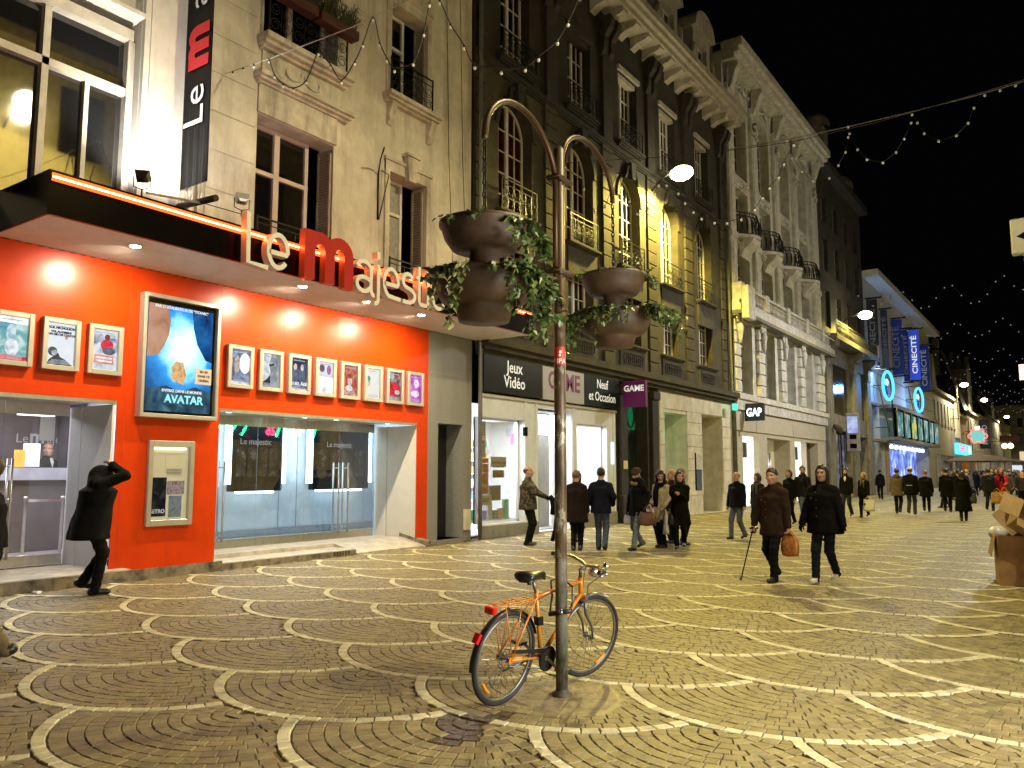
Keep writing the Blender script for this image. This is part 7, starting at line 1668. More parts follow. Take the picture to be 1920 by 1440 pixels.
# mudguards, rack, lights
def guard(c, r, a0, a1, m4, name, mat, w_=.025):
 q = MB(); n = 14; vs = []
 for k in range(n + 1):
  a = a0 + (a1 - a0) * k / n
  for xs, dr in ((-w_, -.008), (-w_ * .5, .003), (w_ * .5, .003), (w_, -.008)): vs.append(m4 @ (c + Vector((xs, (r + dr) * math.cos(a), (r + dr) * math.sin(a)))))
 q.add(vs, [(k * 4 + j, k * 4 + j + 1, k * 4 + 5 + j, k * 4 + 4 + j) for k in range(n) for j in range(3)], 0, True)
 return q.build(name, mat, bike)
guard(RH, .352, .35, 3.25, I4, 'mudguard', m_blk2); guard(FH, .352, 1.15, 1.95, STEER, 'mudguard', M('grey_guard', (.10, .10, .11), .25, var=.1))
st = MB()
for s_ in (-1, 1): st.tube([RH + Vector((.055 * s_, 0, 0)), RH + Vector((.028 * s_, -.345, .06))], .002, 5)
st.build('mudguard_stay', m_chr, bike)
rk = MB(); zr = .735
for s_ in (-.055, .055, -.02, .02): rk.tube([V(.22, zr - .0, s_), V(-.17, zr - .005, s_)], .004, 6)
for y in (.2, .07, -.06, -.17): rk.tube([V(y, zr, -.055), V(y, zr, .055)], .004, 6)
for s_ in (-1, 1): rk.tube([V(-.12, zr, .055 * s_), RH + Vector((.062 * s_, .01, .02))], .004, 6).tube([V(.06, zr, .055 * s_), RH + Vector((.062 * s_, .03, .02))], .004, 6).tube([V(.21, zr, .04 * s_), SC + Vector((.015 * s_, -.02, -.05))], .004, 6)
rk.build('rear_rack', m_or, bike)
MB().bevbox(-.045, .045, -.235, -.19, zr - .055, zr - .005, .008).build('rear_light', m_refl, bike)
MB().obox(RH + V(-.325, .19), (1, 0, 0), (0, .5, 1), (0, 1, -.5), .022, .035, .014).build('rear_reflector', m_refl, bike)
# crank, pedals, chain guard
ck = MB().lathe([(.015, -.003), (.085, -.003), (.085, .003), (.015, .003)], BB + Vector((.05, 0, 0)), 24, axis=Matrix.Rotation(PI / 2, 3, 'Y'))
ca_ = math.radians(-35)
for s_ in (-1, 1): ck.bar(BB + Vector((.06 * s_, 0, 0)), BB + Vector((.065 * s_, s_ * .165 * math.cos(ca_), s_ * .165 * math.sin(ca_))), .012, .02)
cko = ck.build('crank', m_steel, bike)
for s_ in (-1, 1): c = BB + Vector((.115 * s_, s_ * .165 * math.cos(ca_), s_ * .165 * math.sin(ca_))); MB().obox(c, (1, 0, 0), (0, 1, 0), (0, 0, 1), .045, .04, .012).build('pedal', m_blk2, cko)
MB().obox((BB + RH) / 2 + V(.02, .055, .052), (1, 0, 0), RH - BB, (RH - BB).cross(Vector((1, 0, 0))), .005, .22, .014).lathe([(.02, 0), (.095, 0), (.095, .012)], BB + Vector((.056, 0, 0)), 20, axis=Matrix.Rotation(PI / 2, 3, 'Y')).build('chain_guard', m_blk2, bike)
ch = MB()
for z_ in (.045, -.045): ch.tube([BB + Vector((.048, 0, z_ * 1.8)), RH + Vector((.048, 0, z_))], .004, 5)
ch.build('chain', m_steel, bike)
MB().tube([BB + V(-.06, -.01, -.03), BB + V(-.30, -.09, -.11)], .009, 7).build('kickstand', m_steel, bike)
MB().obox(BB.lerp(SC, .52) + V(.0, .02), (1, 0, 0), SC - BB, (0, 1, 0), .022, .035, .03).build('lock_holder', m_blk2, bike)
MB().obox(S4(HB + V(.03, -.01)), (1, 0, 0), (0, 1, 0), (0, 0, 1), .03, .02, .03).build('front_brake', m_chr, bike)
bike.location = (-3.447, 4.77, .004); bike.rotation_euler = (0, math.radians(8.5), math.radians(-4.6))
# U-lock through the frame and round the post
lk = thing('bike_lock', 'black U lock clasping the bronze post and bicycle frame', 'lock', (PX, PY, .6))
MB().tube([(PX - .055, PY - .085, .60), (PX + .115, PY - .045, .635)], .019, 12).build('crossbar', m_blk2, lk)
MB().tube([(PX + .025, PY - .066, .617), (PX + .05, PY - .06, .622)], .0195, 12).build('metal_band', m_chr, lk)
MB().tube([(PX - .05, PY - .083, .60), (PX - .07, PY - .02, .72), (PX - .13, PY + .06, .82), (PX - .10, PY + .16, .84), (PX + .02, PY + .13, .78), (PX + .085, PY + .02, .68), (PX + .10, PY - .04, .635)], .008, 8).build('shackle', m_blk2, lk)
# ================================================================ PEOPLE
def surface_nets(f, org, h):
 """smooth closed surface of the zero level of the sampled field f (nx,ny,nz)"""
 s = f < 0
 nx, ny, nz = f.shape
 acc = np.zeros((nx - 1, ny - 1, nz - 1, 3)); cnt = np.zeros((nx - 1, ny - 1, nz - 1))
 for ax in range(3):
  a = [slice(None)] * 3; b = [slice(None)] * 3; a[ax] = slice(0, -1); b[ax] = slice(1, None)
  fa, fb = f[tuple(a)], f[tuple(b)]; cr = s[tuple(a)] != s[tuple(b)]
  idx = np.argwhere(cr)
  if not len(idx): continue
  va = fa[cr]; vb = fb[cr]; t = va / (va - vb + 1e-12)
  pos = idx.astype(float); pos[:, ax] += t
  o = [d for d in range(3) if d != ax]
  for da in (0, 1):
   for db in (0, 1):
    c = idx.copy(); c[:, o[0]] -= da; c[:, o[1]] -= db
    ok = np.all(c >= 0, axis=1) & (c[:, 0] < nx - 1) & (c[:, 1] < ny - 1) & (c[:, 2] < nz - 1)
    np.add.at(acc, tuple(c[ok].T), pos[ok]); np.add.at(cnt, tuple(c[ok].T), 1)
 act = cnt > 0
 ids = -np.ones(cnt.shape, int); ids[act] = np.arange(act.sum())
 V_ = acc[act] / cnt[act][:, None] * h + org
 F_ = []
 for ax in range(3):
  a = [slice(None)] * 3; b = [slice(None)] * 3; a[ax] = slice(0, -1); b[ax] = slice(1, None)
  cr = s[tuple(a)] != s[tuple(b)]; idx = np.argwhere(cr)
  if not len(idx): continue
  ins = s[tuple(a)][cr]
  u, v = [(1, 2), (2, 0), (0, 1)][ax]
  q = []
  for du, dv in ((1, 1), (0, 1), (0, 0), (1, 0)):
   c = idx.copy(); c[:, u] -= du; c[:, v] -= dv; q.append(c)
  ok = np.ones(len(idx), bool)
  for c in q: ok &= np.all(c >= 0, axis=1) & (c[:, 0] < nx - 1) & (c[:, 1] < ny - 1) & (c[:, 2] < nz - 1)
  fi = np.stack([ids[tuple(c[ok].T)] for c in q], axis=1)
  fi[~ins[ok]] = fi[~ins[ok]][:, ::-1]
  F_.append(fi)
 return V_, np.concatenate(F_)
def cap(P, a, b, ra, rb):
 a = np.asarray(a, float); b = np.asarray(b, float); ab = b - a
 t = np.clip(((P - a) @ ab) / (ab @ ab + 1e-9), 0, 1)
 return np.linalg.norm(P - a - t[..., None] * ab, axis=-1) - (ra + (rb - ra) * t)
def elp(P, c, r):
 q = (P - np.asarray(c, float)) / np.asarray(r, float); k = np.linalg.norm(q, axis=-1)
 return (k - 1) * min(r)
def smin(a, b, k=.04):
 h = np.clip(.5 + .5 * (b - a) / k, 0, 1); return b + (a - b) * h - k * h * (1 - h)
def smax(a, b, k=.02): return -smin(-a, -b, k)
def grid(lo, hi, h):
 ax = [np.arange(lo[i], hi[i] + h, h) for i in range(3)]
 return np.stack(np.meshgrid(*ax, indexing='ij'), axis=-1), np.array(lo)
def lerp(a, b, t): return np.asarray(a, float) * (1 - t) + np.asarray(b, float) * t
def bend(a, b, la, lb, fwd):
 """middle joint of a two-bone limb from a to b, bending towards fwd"""
 a, b, fwd = (np.asarray(v, float) for v in (a, b, fwd)); d = b - a; L_ = np.linalg.norm(d)
 if L_ > (la + lb) * .999: b = a + d / L_ * (la + lb) * .999; d = b - a; L_ = np.linalg.norm(d)
 t = (la * la - lb * lb + L_ * L_) / (2 * L_); hgt = math.sqrt(max(0, la * la - t * t)); u = d / L_
 f = fwd - u * (fwd @ u); f /= (np.linalg.norm(f) + 1e-9)
 return a + u * t + f * hgt, b
SKIN = M('skin_light', (.44, .25, .17), .5, var=.08, scale=30); SKIN2 = M('skin_pale', (.50, .30, .21), .5, var=.08, scale=30)
SHOE = M('black_shoe', (.012, .011, .010), .35, var=.1); SHOEW = M('white_shoe', (.62, .60, .54), .5, var=.1)
EYE = M('eye_dark', (.02, .015, .012), .3, var=0); LIP = M('lips', (.30, .12, .09), .45, var=0); BROW = M('brow', (.16, .085, .05), .6, var=0)
def CLOTH(n, c, rough=.85): return M('cloth_' + n, tuple(v * .75 for v in c), rough, var=.25, scale=14, bump=.15, bscale=90, spec=.12)
C_BLK = CLOTH('black', (.0045, .0045, .005)); C_NAVY = CLOTH('navy', (.008, .010, .022)); C_BRN = CLOTH('brown', (.035, .020, .012)); C_DK = CLOTH('charcoal', (.018, .018, .019)); C_BEIGE = CLOTH('beige', (.16, .13, .09)); C_CREAM = CLOTH('cream', (.50, .43, .28))
C_JEAN = CLOTH('jeans', (.085, .11, .16)); C_JEANL = CLOTH('light_jeans', (.17, .21, .26)); C_RED = CLOTH('red', (.55, .025, .03)); C_GRY = CLOTH('grey', (.12, .12, .12)); C_KHAKI = CLOTH('khaki', (.20, .15, .08)); C_MAR = CLOTH('maroon', (.045, .012, .012)); C_TROU = CLOTH('dark_trousers', (.007, .0065, .0065)); C_DJEAN = CLOTH('dark_jeans', (.03, .036, .05))
C_CAMO = bpy.data.materials.new('cloth_camouflage'); C_CAMO.use_nodes = True
N, L = nodes_of(C_CAMO); n_ = N.new('ShaderNodeTexNoise'); n_.inputs['Scale'].default_value = 11; n_.inputs['Detail'].default_value = 2; r_ = N.new('ShaderNodeValToRGB'); r_.color_ramp.interpolation = 'CONSTANT'
e_ = r_.color_ramp.elements; e_[0].position = 0; e_[0].color = (.012, .010, .007, 1); e_[1].position = .46; e_[1].color = (.055, .045, .022, 1); q_ = e_.new(.53); q_.color = (.10, .075, .04, 1); q_ = e_.new(.60); q_.color = (.025, .03, .012, 1)
g_ = N.new('ShaderNodeNewGeometry'); L.new(g_.outputs['Position'], n_.inputs['Vector']); L.new(n_.outputs['Fac'], r_.inputs['Fac']); L.new(r_.outputs['Color'], N['Principled BSDF'].inputs['Base Color']); N['Principled BSDF'].inputs['Roughness'].default_value = .85
H_BR = M('hair_brown', (.035, .020, .011), .5, var=.4, scale=40); H_DK = M('hair_dark', (.010, .008, .007), .45, var=.3, scale=40); H_BL = M('hair_blonde', (.40, .23, .08), .5, var=.35, scale=40); H_GR = M('hair_greybrown', (.14, .10, .065), .55, var=.4, scale=40); H_RED = M('hair_ginger', (.25, .10, .025), .5, var=.35, scale=40)
def hand_geo(vs, fs, wrist, d, nrm, curl, s, side):
 """palm with four unequal bent fingers and a thumb from the side of the palm"""
 mb = MB(); d = Vector(d).normalized(); nrm = Vector(nrm); nrm = (nrm - d * nrm.dot(d)).normalized(); w_ = d.cross(nrm) * side
 wv = Vector(wrist)
 mb.tube([wv - d * .03 * s, wv, wv + d * .03 * s, wv + d * .06 * s, wv + d * .088 * s], [.022 * s, .023 * s, .031 * s, .034 * s, .026 * s], 8)
 for j, (off, ln) in enumerate(((.026, .066), (.009, .074), (-.009, .069), (-.025, .054))):
  p = wv + d * .078 * s + w_ * off * s; dirv = d.copy(); path = [p - d * .02 * s, p]; c_ = curl * (1 + .12 * j)
  for k in range(3):
   dirv = (dirv * math.cos(c_) + nrm * math.sin(c_)).normalized(); nn = nrm * math.cos(c_) - d * math.sin(c_)
   p = p + dirv * ln * s * (.42, .32, .26)[k]; path.append(p)
   dn = (d * math.cos(c_ * (k + 2)) + nrm * math.sin(c_ * (k + 2))).normalized(); dirv = (d * math.cos(c_ * (k + 1)) + nrm * math.sin(c_ * (k + 1))).normalized()
  mb.tube(path, [.009 * s, .0095 * s, .009 * s, .008 * s, .006 * s], 6)
 p = wv + d * .028 * s + w_ * .024 * s; t1 = (d * .7 + w_ * .75 + nrm * .25).normalized(); t2 = (d * .9 + w_ * .15 + nrm * (.3 + curl * .5)).normalized()
 mb.tube([p, p + t1 * .032 * s, p + t1 * .032 * s + t2 * .028 * s, p + t1 * .032 * s + t2 * .05 * s], [.012 * s, .011 * s, .010 * s, .007 * s], 6)
 b = len(vs); vs.extend(mb.v); fs.extend([tuple(b + i for i in f) for f in mb.f])
def person(name_label, x, y, face_deg, H_=1.75, coat=C_BLK, hem=.78, trousers=C_TROU, shoes=SHOE, skin=SKIN, hair=('short', H_BR), stride=.0, lead=1, female=False, lean=0.0, head_turn=0.0, head_pitch=0.0,
           arms=None, extras=(), group='people in the street', vox=.024, bulk=1.0, collar=True, z=0.0, hood=False, glasses=False, beard=None, gloves=None, skirt=False, backfoot_up=.06, root=None, head_drop=0.0, shoulder_w=None):
 """face_deg: 0 looks along +y (away), 180 towards -y; arms: dict side -> wrist position in body frame (x right, y forward, z up)"""
 s = H_ / 1.75
 t = root or thing('person', name_label, 'person', (x, y, z), group)
 sw = (shoulder_w or (.172 if not female else .152)) * s * (1 + (bulk - 1) * .35)
 hipz, shz = .93 * s, 1.42 * s
 ld = np.array([0, lean, 0]) * s
 sh = [np.array([sg * sw, 0, shz]) + ld for sg in (-1, 1)]
 hip = [np.array([sg * .085 * s, 0, hipz]) for sg in (-1, 1)]
 feet = []; knees = []; ank = []
 for i, sg in enumerate((-1, 1)):
  fy = stride * s * (1 if (sg == lead) else -1) * .5; fz = .085 * s
  back = (sg != lead) and stride > .15
  a = np.array([sg * .075 * s * (1.15 if not female else .9), fy, fz + (backfoot_up * s if back else 0)])
  k_, a = bend(hip[i], a, .445 * s, .43 * s, (sg * .05, 1, 0)); knees.append(k_); ank.append(a)
  feet.append((a, back))
 wr = []; el = []
 for i, sg in enumerate((-1, 1)):
  if arms and sg in arms: w_ = np.array(arms[sg], float) * s + (ld if True else 0)
  else: w_ = np.array([sg * (sw / s + .07 * bulk), .06 - .10 * stride * (1 if sg == lead else -1) * 1.6, .83]) * s + ld * .6
  hint = (sg * .55, -1, -.15) if not (arms and sg in arms and len(arms) > 2 and ('h%d' % sg) in arms) else arms['h%d' % sg]
  e_, w_ = bend(sh[i], w_, .29 * s, .265 * s, hint); el.append(e_); wr.append(w_)
 # ---- body field
 zlo, zhi = -.01, (1.62 if (arms and any(k in arms and arms[k][2] > 1.4 for k in (-1, 1))) else 1.56) * s + .12
 allp = np.array(sh + el + wr + ank + knees); lo = np.minimum(allp.min(0), [-.24 * s, -.2 * s, 0]) - .12; hi = np.maximum(allp.max(0), [.24 * s, .2 * s, 0]) + .14
 lo[2] = zlo - vox; hi[2] = zhi + .04
 P, org = grid(lo, hi, vox)
 coats = []; hz = hem * s
 zc = P[..., 2]; tt = np.clip((zc - hz) / (shz - hz), 0, 1)
 wz = np.interp(tt, [0, .35, .55, .85, 1], [.205 * bulk + (.02 if hem < .75 else 0), .185 * bulk, .175 * bulk if not female else .160 * bulk, .195 * bulk if not female else .175 * bulk, .15]) * s
 dz = np.interp(tt, [0, .35, .55, .85, 1], [.155 * bulk, .145 * bulk, .13 * bulk, .14 * bulk, .10]) * s
 cyc = lean * s * np.clip((zc - hipz) / (shz - hipz), -.3, 1.1)
 ang = np.arctan2(P[..., 1] - cyc, P[..., 0])
 seed = hash(name_label) % 97
 fold = .0028 * np.sin(zc * 29 / s + 3 * np.sin(ang * 2 + seed) + 2 * np.sin(ang * 5)) * (tt > .05) + .008 * np.sin(ang * 7 + seed) * (1 - tt) ** 2
 r_ = np.sqrt((P[..., 0] / wz) ** 2 + ((P[..., 1] - cyc) / dz) ** 2)
 tor = (r_ - 1) * np.minimum(wz, dz) + fold
 tor = smax(tor, hz - zc, .012); tor = smax(tor, zc - (shz - .03 * s), .08)
 dc = tor
 for i in (0, 1): dc = smin(dc, cap(P, [0, lean * s, shz + .030 * s], sh[i] - [0, 0, .035 * s], .066 * s, .064 * s * min(bulk, 1.15)), .045)
 dc = smin(dc, cap(P, [0, lean * s, shz], [0, lean * s * 1.05 + .008, shz + .07 * s], .085 * s, .068 * s), .05)      # collar / neck of the coat
 for i in (0, 1):
  ab_ = min(bulk, 1.18); arm = smin(cap(P, sh[i] - [0, 0, .03 * s], el[i], .064 * s * ab_, .056 * s * ab_), cap(P, el[i], wr[i], .056 * s * ab_, .044 * s * ab_), .02)
  arm = arm + .003 * np.sin(zc * 60 / s + i + 3 * ang)
  dc = smin(dc, arm, .03)
 if hood: dc = smin(dc, elp(P, [0, lean * s - .09 * s, shz + .06 * s], [.12 * s, .085 * s, .09 * s]), .05)
 for f_ in extras:
  if f_[0] == 'hood': dc = smin(smin(dc, elp(P, [0, lean * s * 1.12 - .01, shz + .075 * s], [.135 * s, .15 * s, .150 * s]), .06), cap(P, [-.12 * s, lean * s - .05, shz - .02], [.12 * s, lean * s - .05, shz - .02], .10 * s, .10 * s), .06)
  if f_[0] == 'fur': dc = smin(dc, np.abs(cap(P, [-.07 * s, lean * s, shz + .055 * s], [.07 * s, lean * s, shz + .055 * s], .085 * s, .085 * s)) - .03 * s + .008 * np.sin(ang * 14) * np.sin(zc * 120), .02)
 dt = None
 for i in (0, 1):
  if skirt: leg = cap(P, hip[i], knees[i], .085 * s, .06 * s); leg = smin(leg, cap(P, knees[i], ank[i], .056 * s, .042 * s), .02)
  else:
   leg = smin(cap(P, hip[i], knees[i], .098 * s * (.95 if female else 1), .072 * s), cap(P, knees[i], ank[i] - [0, 0, .02], .070 * s, .056 * s * (1.1 if not female else 1)), .03)
   leg = leg + .004 * np.sin(zc * 70 / s + 2 * ang)
  dt = leg if dt is None else smin(dt, leg, .015)
 ds = None
 for (a, back) in feet:
  toe = a + np.array([0, .15 * s, -.045 * s if not back else -.075 * s]); heel = a + np.array([0, -.045 * s, -.042 * s if not back else -.01 * s])
  q = smax(smin(cap(P, heel, toe, .043 * s, .036 * s), cap(P, a, heel + [0, .02, 0], .05 * s, .045 * s), .03), .003 - zc, .008)
  ds = q if ds is None else np.minimum(ds, q)
 D = np.stack([dc, dt, ds], axis=-1)
 f = D.min(-1)
 f = np.pad(f, 1, constant_values=1.0); org = org - vox
 V_, F_ = surface_nets(f, org, vox)
 # material of each face from the nearest garment at its centre
 cen = V_[F_].mean(1); ii = np.clip(np.round((cen - (org + vox)) / vox).astype(int), 0, np.array(D.shape[:3]) - 1)
 mi = D[ii[:, 0], ii[:, 1], ii[:, 2]].argmin(-1)
 mats = [coat, trousers, shoes, skin, EYE, LIP, gloves or skin, BROW]
 vs = [tuple(p) for p in V_]; fs = [tuple(int(k) for k in r) for r in F_]; ms = [int(k) for k in mi]
 # ---- head
 hv = max(.009, vox * .45); hcz = shz + (.225 - head_drop) * s
 ct, st_ = math.cos(head_turn), math.sin(head_turn); cp, sp_ = math.cos(head_pitch), math.sin(head_pitch)
 hc_ = np.array([0, lean * s * 1.12 + .02 * s, hcz])
 lo, hi = np.array([-.16, -.18, -.25]) * s, np.array([.16, .18, .18]) * s
 Ph, oh = grid(lo, hi, hv)
 k = s * (1.07 if not female else 1.04)
 sk = elp(Ph, [0, -.012 * k, .035 * k], [.074 * k, .094 * k, .088 * k])
 sk = smin(sk, elp(Ph, [0, .018 * k, -.045 * k], [.060 * k, .070 * k, .078 * k]), .03)
 sk = smin(sk, elp(Ph, [0, .060 * k, -.088 * k], [.026 * k, .024 * k, .022 * k]), .03)
 sk = smin(sk, cap(Ph, [0, .082 * k, .012 * k], [0, .104 * k, -.028 * k], .010 * k, .0155 * k), .012)
 sk = smin(sk, cap(Ph, [-.028 * k, .078 * k, .030 * k], [.028 * k, .078 * k, .030 * k], .012 * k, .012 * k), .015)
 for sg in (-1, 1):
  sk = smax(sk, -elp(Ph, [sg * .031 * k, .096 * k, .012 * k], [.019 * k, .018 * k, .012 * k]), .01)
  sk = smin(sk, elp(Ph, [sg * .079 * k, -.005 * k, -.012 * k], [.010 * k, .020 * k, .032 * k]), .008)
  sk = smin(sk, elp(Ph, [sg * .035 * k, .062 * k, -.022 * k], [.022 * k, .022 * k, .02 * k]), .02)
 sk = smin(sk, elp(Ph, [0, .084 * k, -.060 * k], [.024 * k, .012 * k, .010 * k]), .008)
 sk = smin(sk, cap(Ph, [0, -.025 * k, -.07 * k], [0, -.03 * k, -.21 * k], .052 * k, .056 * k), .025)
 fh = np.pad(sk, 1, constant_values=1.0)
 Vh, Fh = surface_nets(fh, oh - hv, hv)
 ch_ = Vh[Fh].mean(1)
 mh = np.full(len(Fh), 3)
 ev = (np.abs(np.abs(ch_[:, 0]) - .031 * k) < .011 * k) & (np.abs(ch_[:, 2] - .011 * k) < .0065 * k) & (ch_[:, 1] > .05 * k); mh[ev] = 4
 bw = (np.abs(np.abs(ch_[:, 0]) - .032 * k) < .017 * k) & (np.abs(ch_[:, 2] - .034 * k) < .0042 * k) & (ch_[:, 1] > .06 * k); mh[bw] = 7
 lp = (np.abs(ch_[:, 0]) < .024 * k) & (np.abs(ch_[:, 2] + .060 * k) < .008 * k) & (ch_[:, 1] > .06 * k); mh[lp] = 5
 def hx(Q):
  Q = np.asarray(Q, float); a = Q.copy()
  a = np.stack([Q[:, 0], Q[:, 1] * cp + Q[:, 2] * sp_, -Q[:, 1] * sp_ + Q[:, 2] * cp], 1)
  a = np.stack([a[:, 0] * ct - a[:, 1] * st_, a[:, 0] * st_ + a[:, 1] * ct, a[:, 2]], 1)
  return a + hc_
 b = len(vs); vs += [tuple(p) for p in hx(Vh)]; fs += [tuple(b + int(k2) for k2 in r) for r in Fh]; ms += [int(q) for q in mh]
 # ---- hands
 for i, sg in enumerate((-1, 1)):
  if arms and ('nohand%d' % sg) in arms: continue
  d = wr[i] - el[i]; d /= np.linalg.norm(d) + 1e-9
  nr = np.array([-sg * .9, .5, 0.1]) if not (arms and ('n%d' % sg) in arms) else np.array(arms['n%d' % sg])
  n0 = len(fs); hand_geo(vs, fs, wr[i] + d * .015, d, nr, (arms or {}).get('curl%d' % sg, .45), s * (1 if not female else .92), -sg); ms += [6] * (len(fs) - n0)
 me = bpy.data.meshes.new('body'); me.from_pydata(vs, [], fs)
 for m_ in mats: me.materials.append(m_)
 me.polygons.foreach_set('material_index', ms); me.polygons.foreach_set('use_smooth', [True] * len(fs)); me.update()
 rot = Matrix.Rotation(math.radians(face_deg), 4, 'Z')
 def put(nm, me_):
  o = bpy.data.objects.new(nm, me_); COL.objects.link(o); o.parent = t; WORLD[o.name] = WORLD[t.name]; return o
 put('body', me)
 def field_part(nm, fld, oo, hh, mat, hs=True):
  fp = np.pad(fld, 1, constant_values=1.0)
  if not (fp < 0).any(): return None
  a, c = surface_nets(fp, oo - hh, hh); a = hx(a) if hs else a
  m2 = bpy.data.meshes.new(nm); m2.from_pydata([tuple(p) for p in a], [], [tuple(int(k2) for k2 in r) for r in c]); m2.materials.append(mat)
  m2.polygons.foreach_set('use_smooth', [True] * len(c)); m2.update(); return put(nm, m2)
 # ---- hair / hats
 kind, hm = hair
 X0, Y0, Z0 = Ph[..., 0], Ph[..., 1], Ph[..., 2]
 skull = elp(Ph, [0, -.018 * k, .038 * k], [.087 * k, .107 * k, .101 * k])
 tex = .0035 * np.sin(X0 * 190 + 3 * np.sin(Z0 * 40)) * np.sin(Z0 * 60 + Y0 * 150) + .003 * np.sin(X0 * 70 + Y0 * 90)
 if kind in ('short', 'balding', 'long', 'bob', 'curly', 'up'):
  facecut = .006 * k + .78 * Y0 - Z0
  hairf = smax(skull + tex, facecut if kind != 'balding' else facecut * 1.0, .02)
  hairf = smax(hairf, (-.065 * k - Z0), .02)
  if kind == 'balding': hairf = smax(hairf, Z0 - .055 * k, .02); hairf = hairf + .004
  if kind in ('long', 'bob', 'curly'):
   ln = {'long': -.20, 'bob': -.11, 'curly': -.16}[kind] * k; wd = {'long': .098, 'bob': .098, 'curly': .115}[kind] * k
   curt = np.sqrt((X0 / wd) ** 2 + ((Y0 + .02 * k) / (.115 * k)) ** 2) - 1
   curt = smax(curt * .09 * k, -(np.sqrt((X0 / (wd * .80)) ** 2 + ((Y0 - .060 * k) / (.115 * k)) ** 2) - 1) * .07 * k, .01)
   curt = smax(smax(curt, ln - Z0, .03), Z0 - .05 * k, .02); curt = smax(curt, Y0 - .045 * k, .02)
   hairf = smin(hairf, curt + tex * (2 if kind == 'curly' else 1), .02)
   if kind == 'curly': hairf = hairf + .008 * np.sin(X0 * 110) * np.sin(Y0 * 100) * np.sin(Z0 * 105)
  if kind == 'up': hairf = smin(hairf, elp(Ph, [0, -.10 * k, .05 * k], [.045 * k, .045 * k, .045 * k]), .02)
  field_part('hair', hairf, oh, hv, hm)
 elif kind == 'beanie':
  cap_ = smax(skull - .010 + .002 * np.sin(np.arctan2(X0, Y0) * 40), .028 * k - Z0, .008); cap_ = smin(cap_, smax(np.abs(skull) - .015, np.abs(Z0 - .042 * k) - .022 * k, .006), .008)
  field_part('hat', cap_, oh, hv, hm)
  if len(hair) > 2: pass
 elif kind == 'cap':
  cap_ = smax(skull - .008, .035 * k - Z0, .008); field_part('hat', cap_, oh, hv, hm)
  back = smax(smax(skull + tex, -.06 * k - Z0, .01), Z0 - .03 * k, .01); back = smax(back, Y0 - .0, .02); field_part('hair', back, oh, hv, H_BR)
 elif kind == 'hoodup':
  hd = np.abs(elp(Ph, [0, -.02 * k, -.03 * k], [.115 * k, .125 * k, .165 * k])) - .016; hd = smax(hd, Y0 - (.07 * k - Z0 * .2), .02); field_part('hood', hd, oh, hv, coat)
 if beard is not None:
  bd_ = smax(elp(Ph, [0, .025 * k, -.075 * k], [.068 * k, .070 * k, .058 * k]), -(elp(Ph, [0, .10 * k, -.056 * k], [.024 * k, .03 * k, .012 * k])), .006); bd_ = smax(bd_, Z0 + .035 * k, .01); field_part('beard', bd_, oh, hv, beard)
 if glasses:
  mb = MB()
  for sg in (-1, 1): mb.tube([(sg * .032 * k + .021 * k * math.cos(a), .103 * k, .010 * k + .016 * k * math.sin(a)) for a in np.linspace(0, 2 * PI, 13)[:-1]], .0022, 5, closed=True).tube([(sg * .053 * k, .10 * k, .014 * k), (sg * .082 * k, .0, .014 * k)], .002, 4)
  mb.tube([(-.011 * k, .104 * k, .014 * k), (.011 * k, .104 * k, .014 * k)], .002, 4)
  a = hx(np.array(mb.v)); m2 = bpy.data.meshes.new('glasses'); m2.from_pydata([tuple(p) for p in a], [], mb.f); m2.materials.append(m_steel); put('glasses', m2)
 # ---- scarves and other worn pieces
 for ex in extras:
  nm = ex[0]; mat = ex[1]; mb = MB(); nb = np.array([0, lean * s * 1.05 + .01, shz + .075 * s])
  if nm in ('scarf', 'fur', 'shawl'):
   rr_ = {'scarf': .082, 'fur': .105, 'shawl': .11}[nm] * s; th = {'scarf': .034, 'fur': .045, 'shawl': .05}[nm] * s
   mb.tube([(nb[0] + rr_ * math.cos(a), nb[1] + rr_ * .95 * math.sin(a), nb[2] - .012 + .022 * math.sin(a * 2 + 1) - .03 * math.sin(a)) for a in np.linspace(0, 2 * PI, 15)[:-1]], [th * (1 + .12 * math.sin(3 * i)) for i in range(14)], 8, closed=True)
   if nm == 'scarf':
    for sg, ln in ((-1, .34), (1, .28)): mb.tube([(sg * .03 * s, nb[1] + .10 * s, nb[2] - .03), (sg * .05 * s, nb[1] + .135 * s, nb[2] - .12 * s), (sg * .06 * s, nb[1] + .140 * s, nb[2] - ln * s)], [.03 * s, .036 * s, .034 * s], 6)
   if nm == 'shawl': mb.tube([(.02, nb[1] + .09 * s, nb[2]), (.03, nb[1] + .165 * s, nb[2] - .22 * s), (.04, nb[1] + .165 * s, nb[2] - .55 * s)], [.06 * s, .075 * s, .06 * s], 7)
  elif nm == 'shirt':
   mb.add([(-.025 * s, nb[1] + .088 * s, nb[2] - .005), (.025 * s, nb[1] + .088 * s, nb[2] - .005), (.045 * s, nb[1] + .118 * s, nb[2] - .08 * s), (0, nb[1] + .138 * s, nb[2] - .20 * s), (-.045 * s, nb[1] + .118 * s, nb[2] - .08 * s)], [(0, 1, 2, 3, 4)]); nm = 'shirt_front'
  elif nm == 'backpack':
   mb.bevbox(-.14 * s, .14 * s, -.30 * s + lean * s, -.12 * s + lean * s, .98 * s, 1.38 * s, .04)
  elif nm == 'zip':
   nm = 'coat_details'
   fy = lambda z_: lean * s + .158 * s * bulk - .01
   for zz in np.linspace(1.0, 1.36, 4): mb.box(.018 * s, .026 * s, fy(zz), fy(zz) + .012 * s, zz * s, (zz + .010) * s)
   mb.box(.10 * s, .115 * s, fy(0) - .02, fy(0) - .005, 1.27 * s, 1.28 * s)
  elif nm == 'belt':
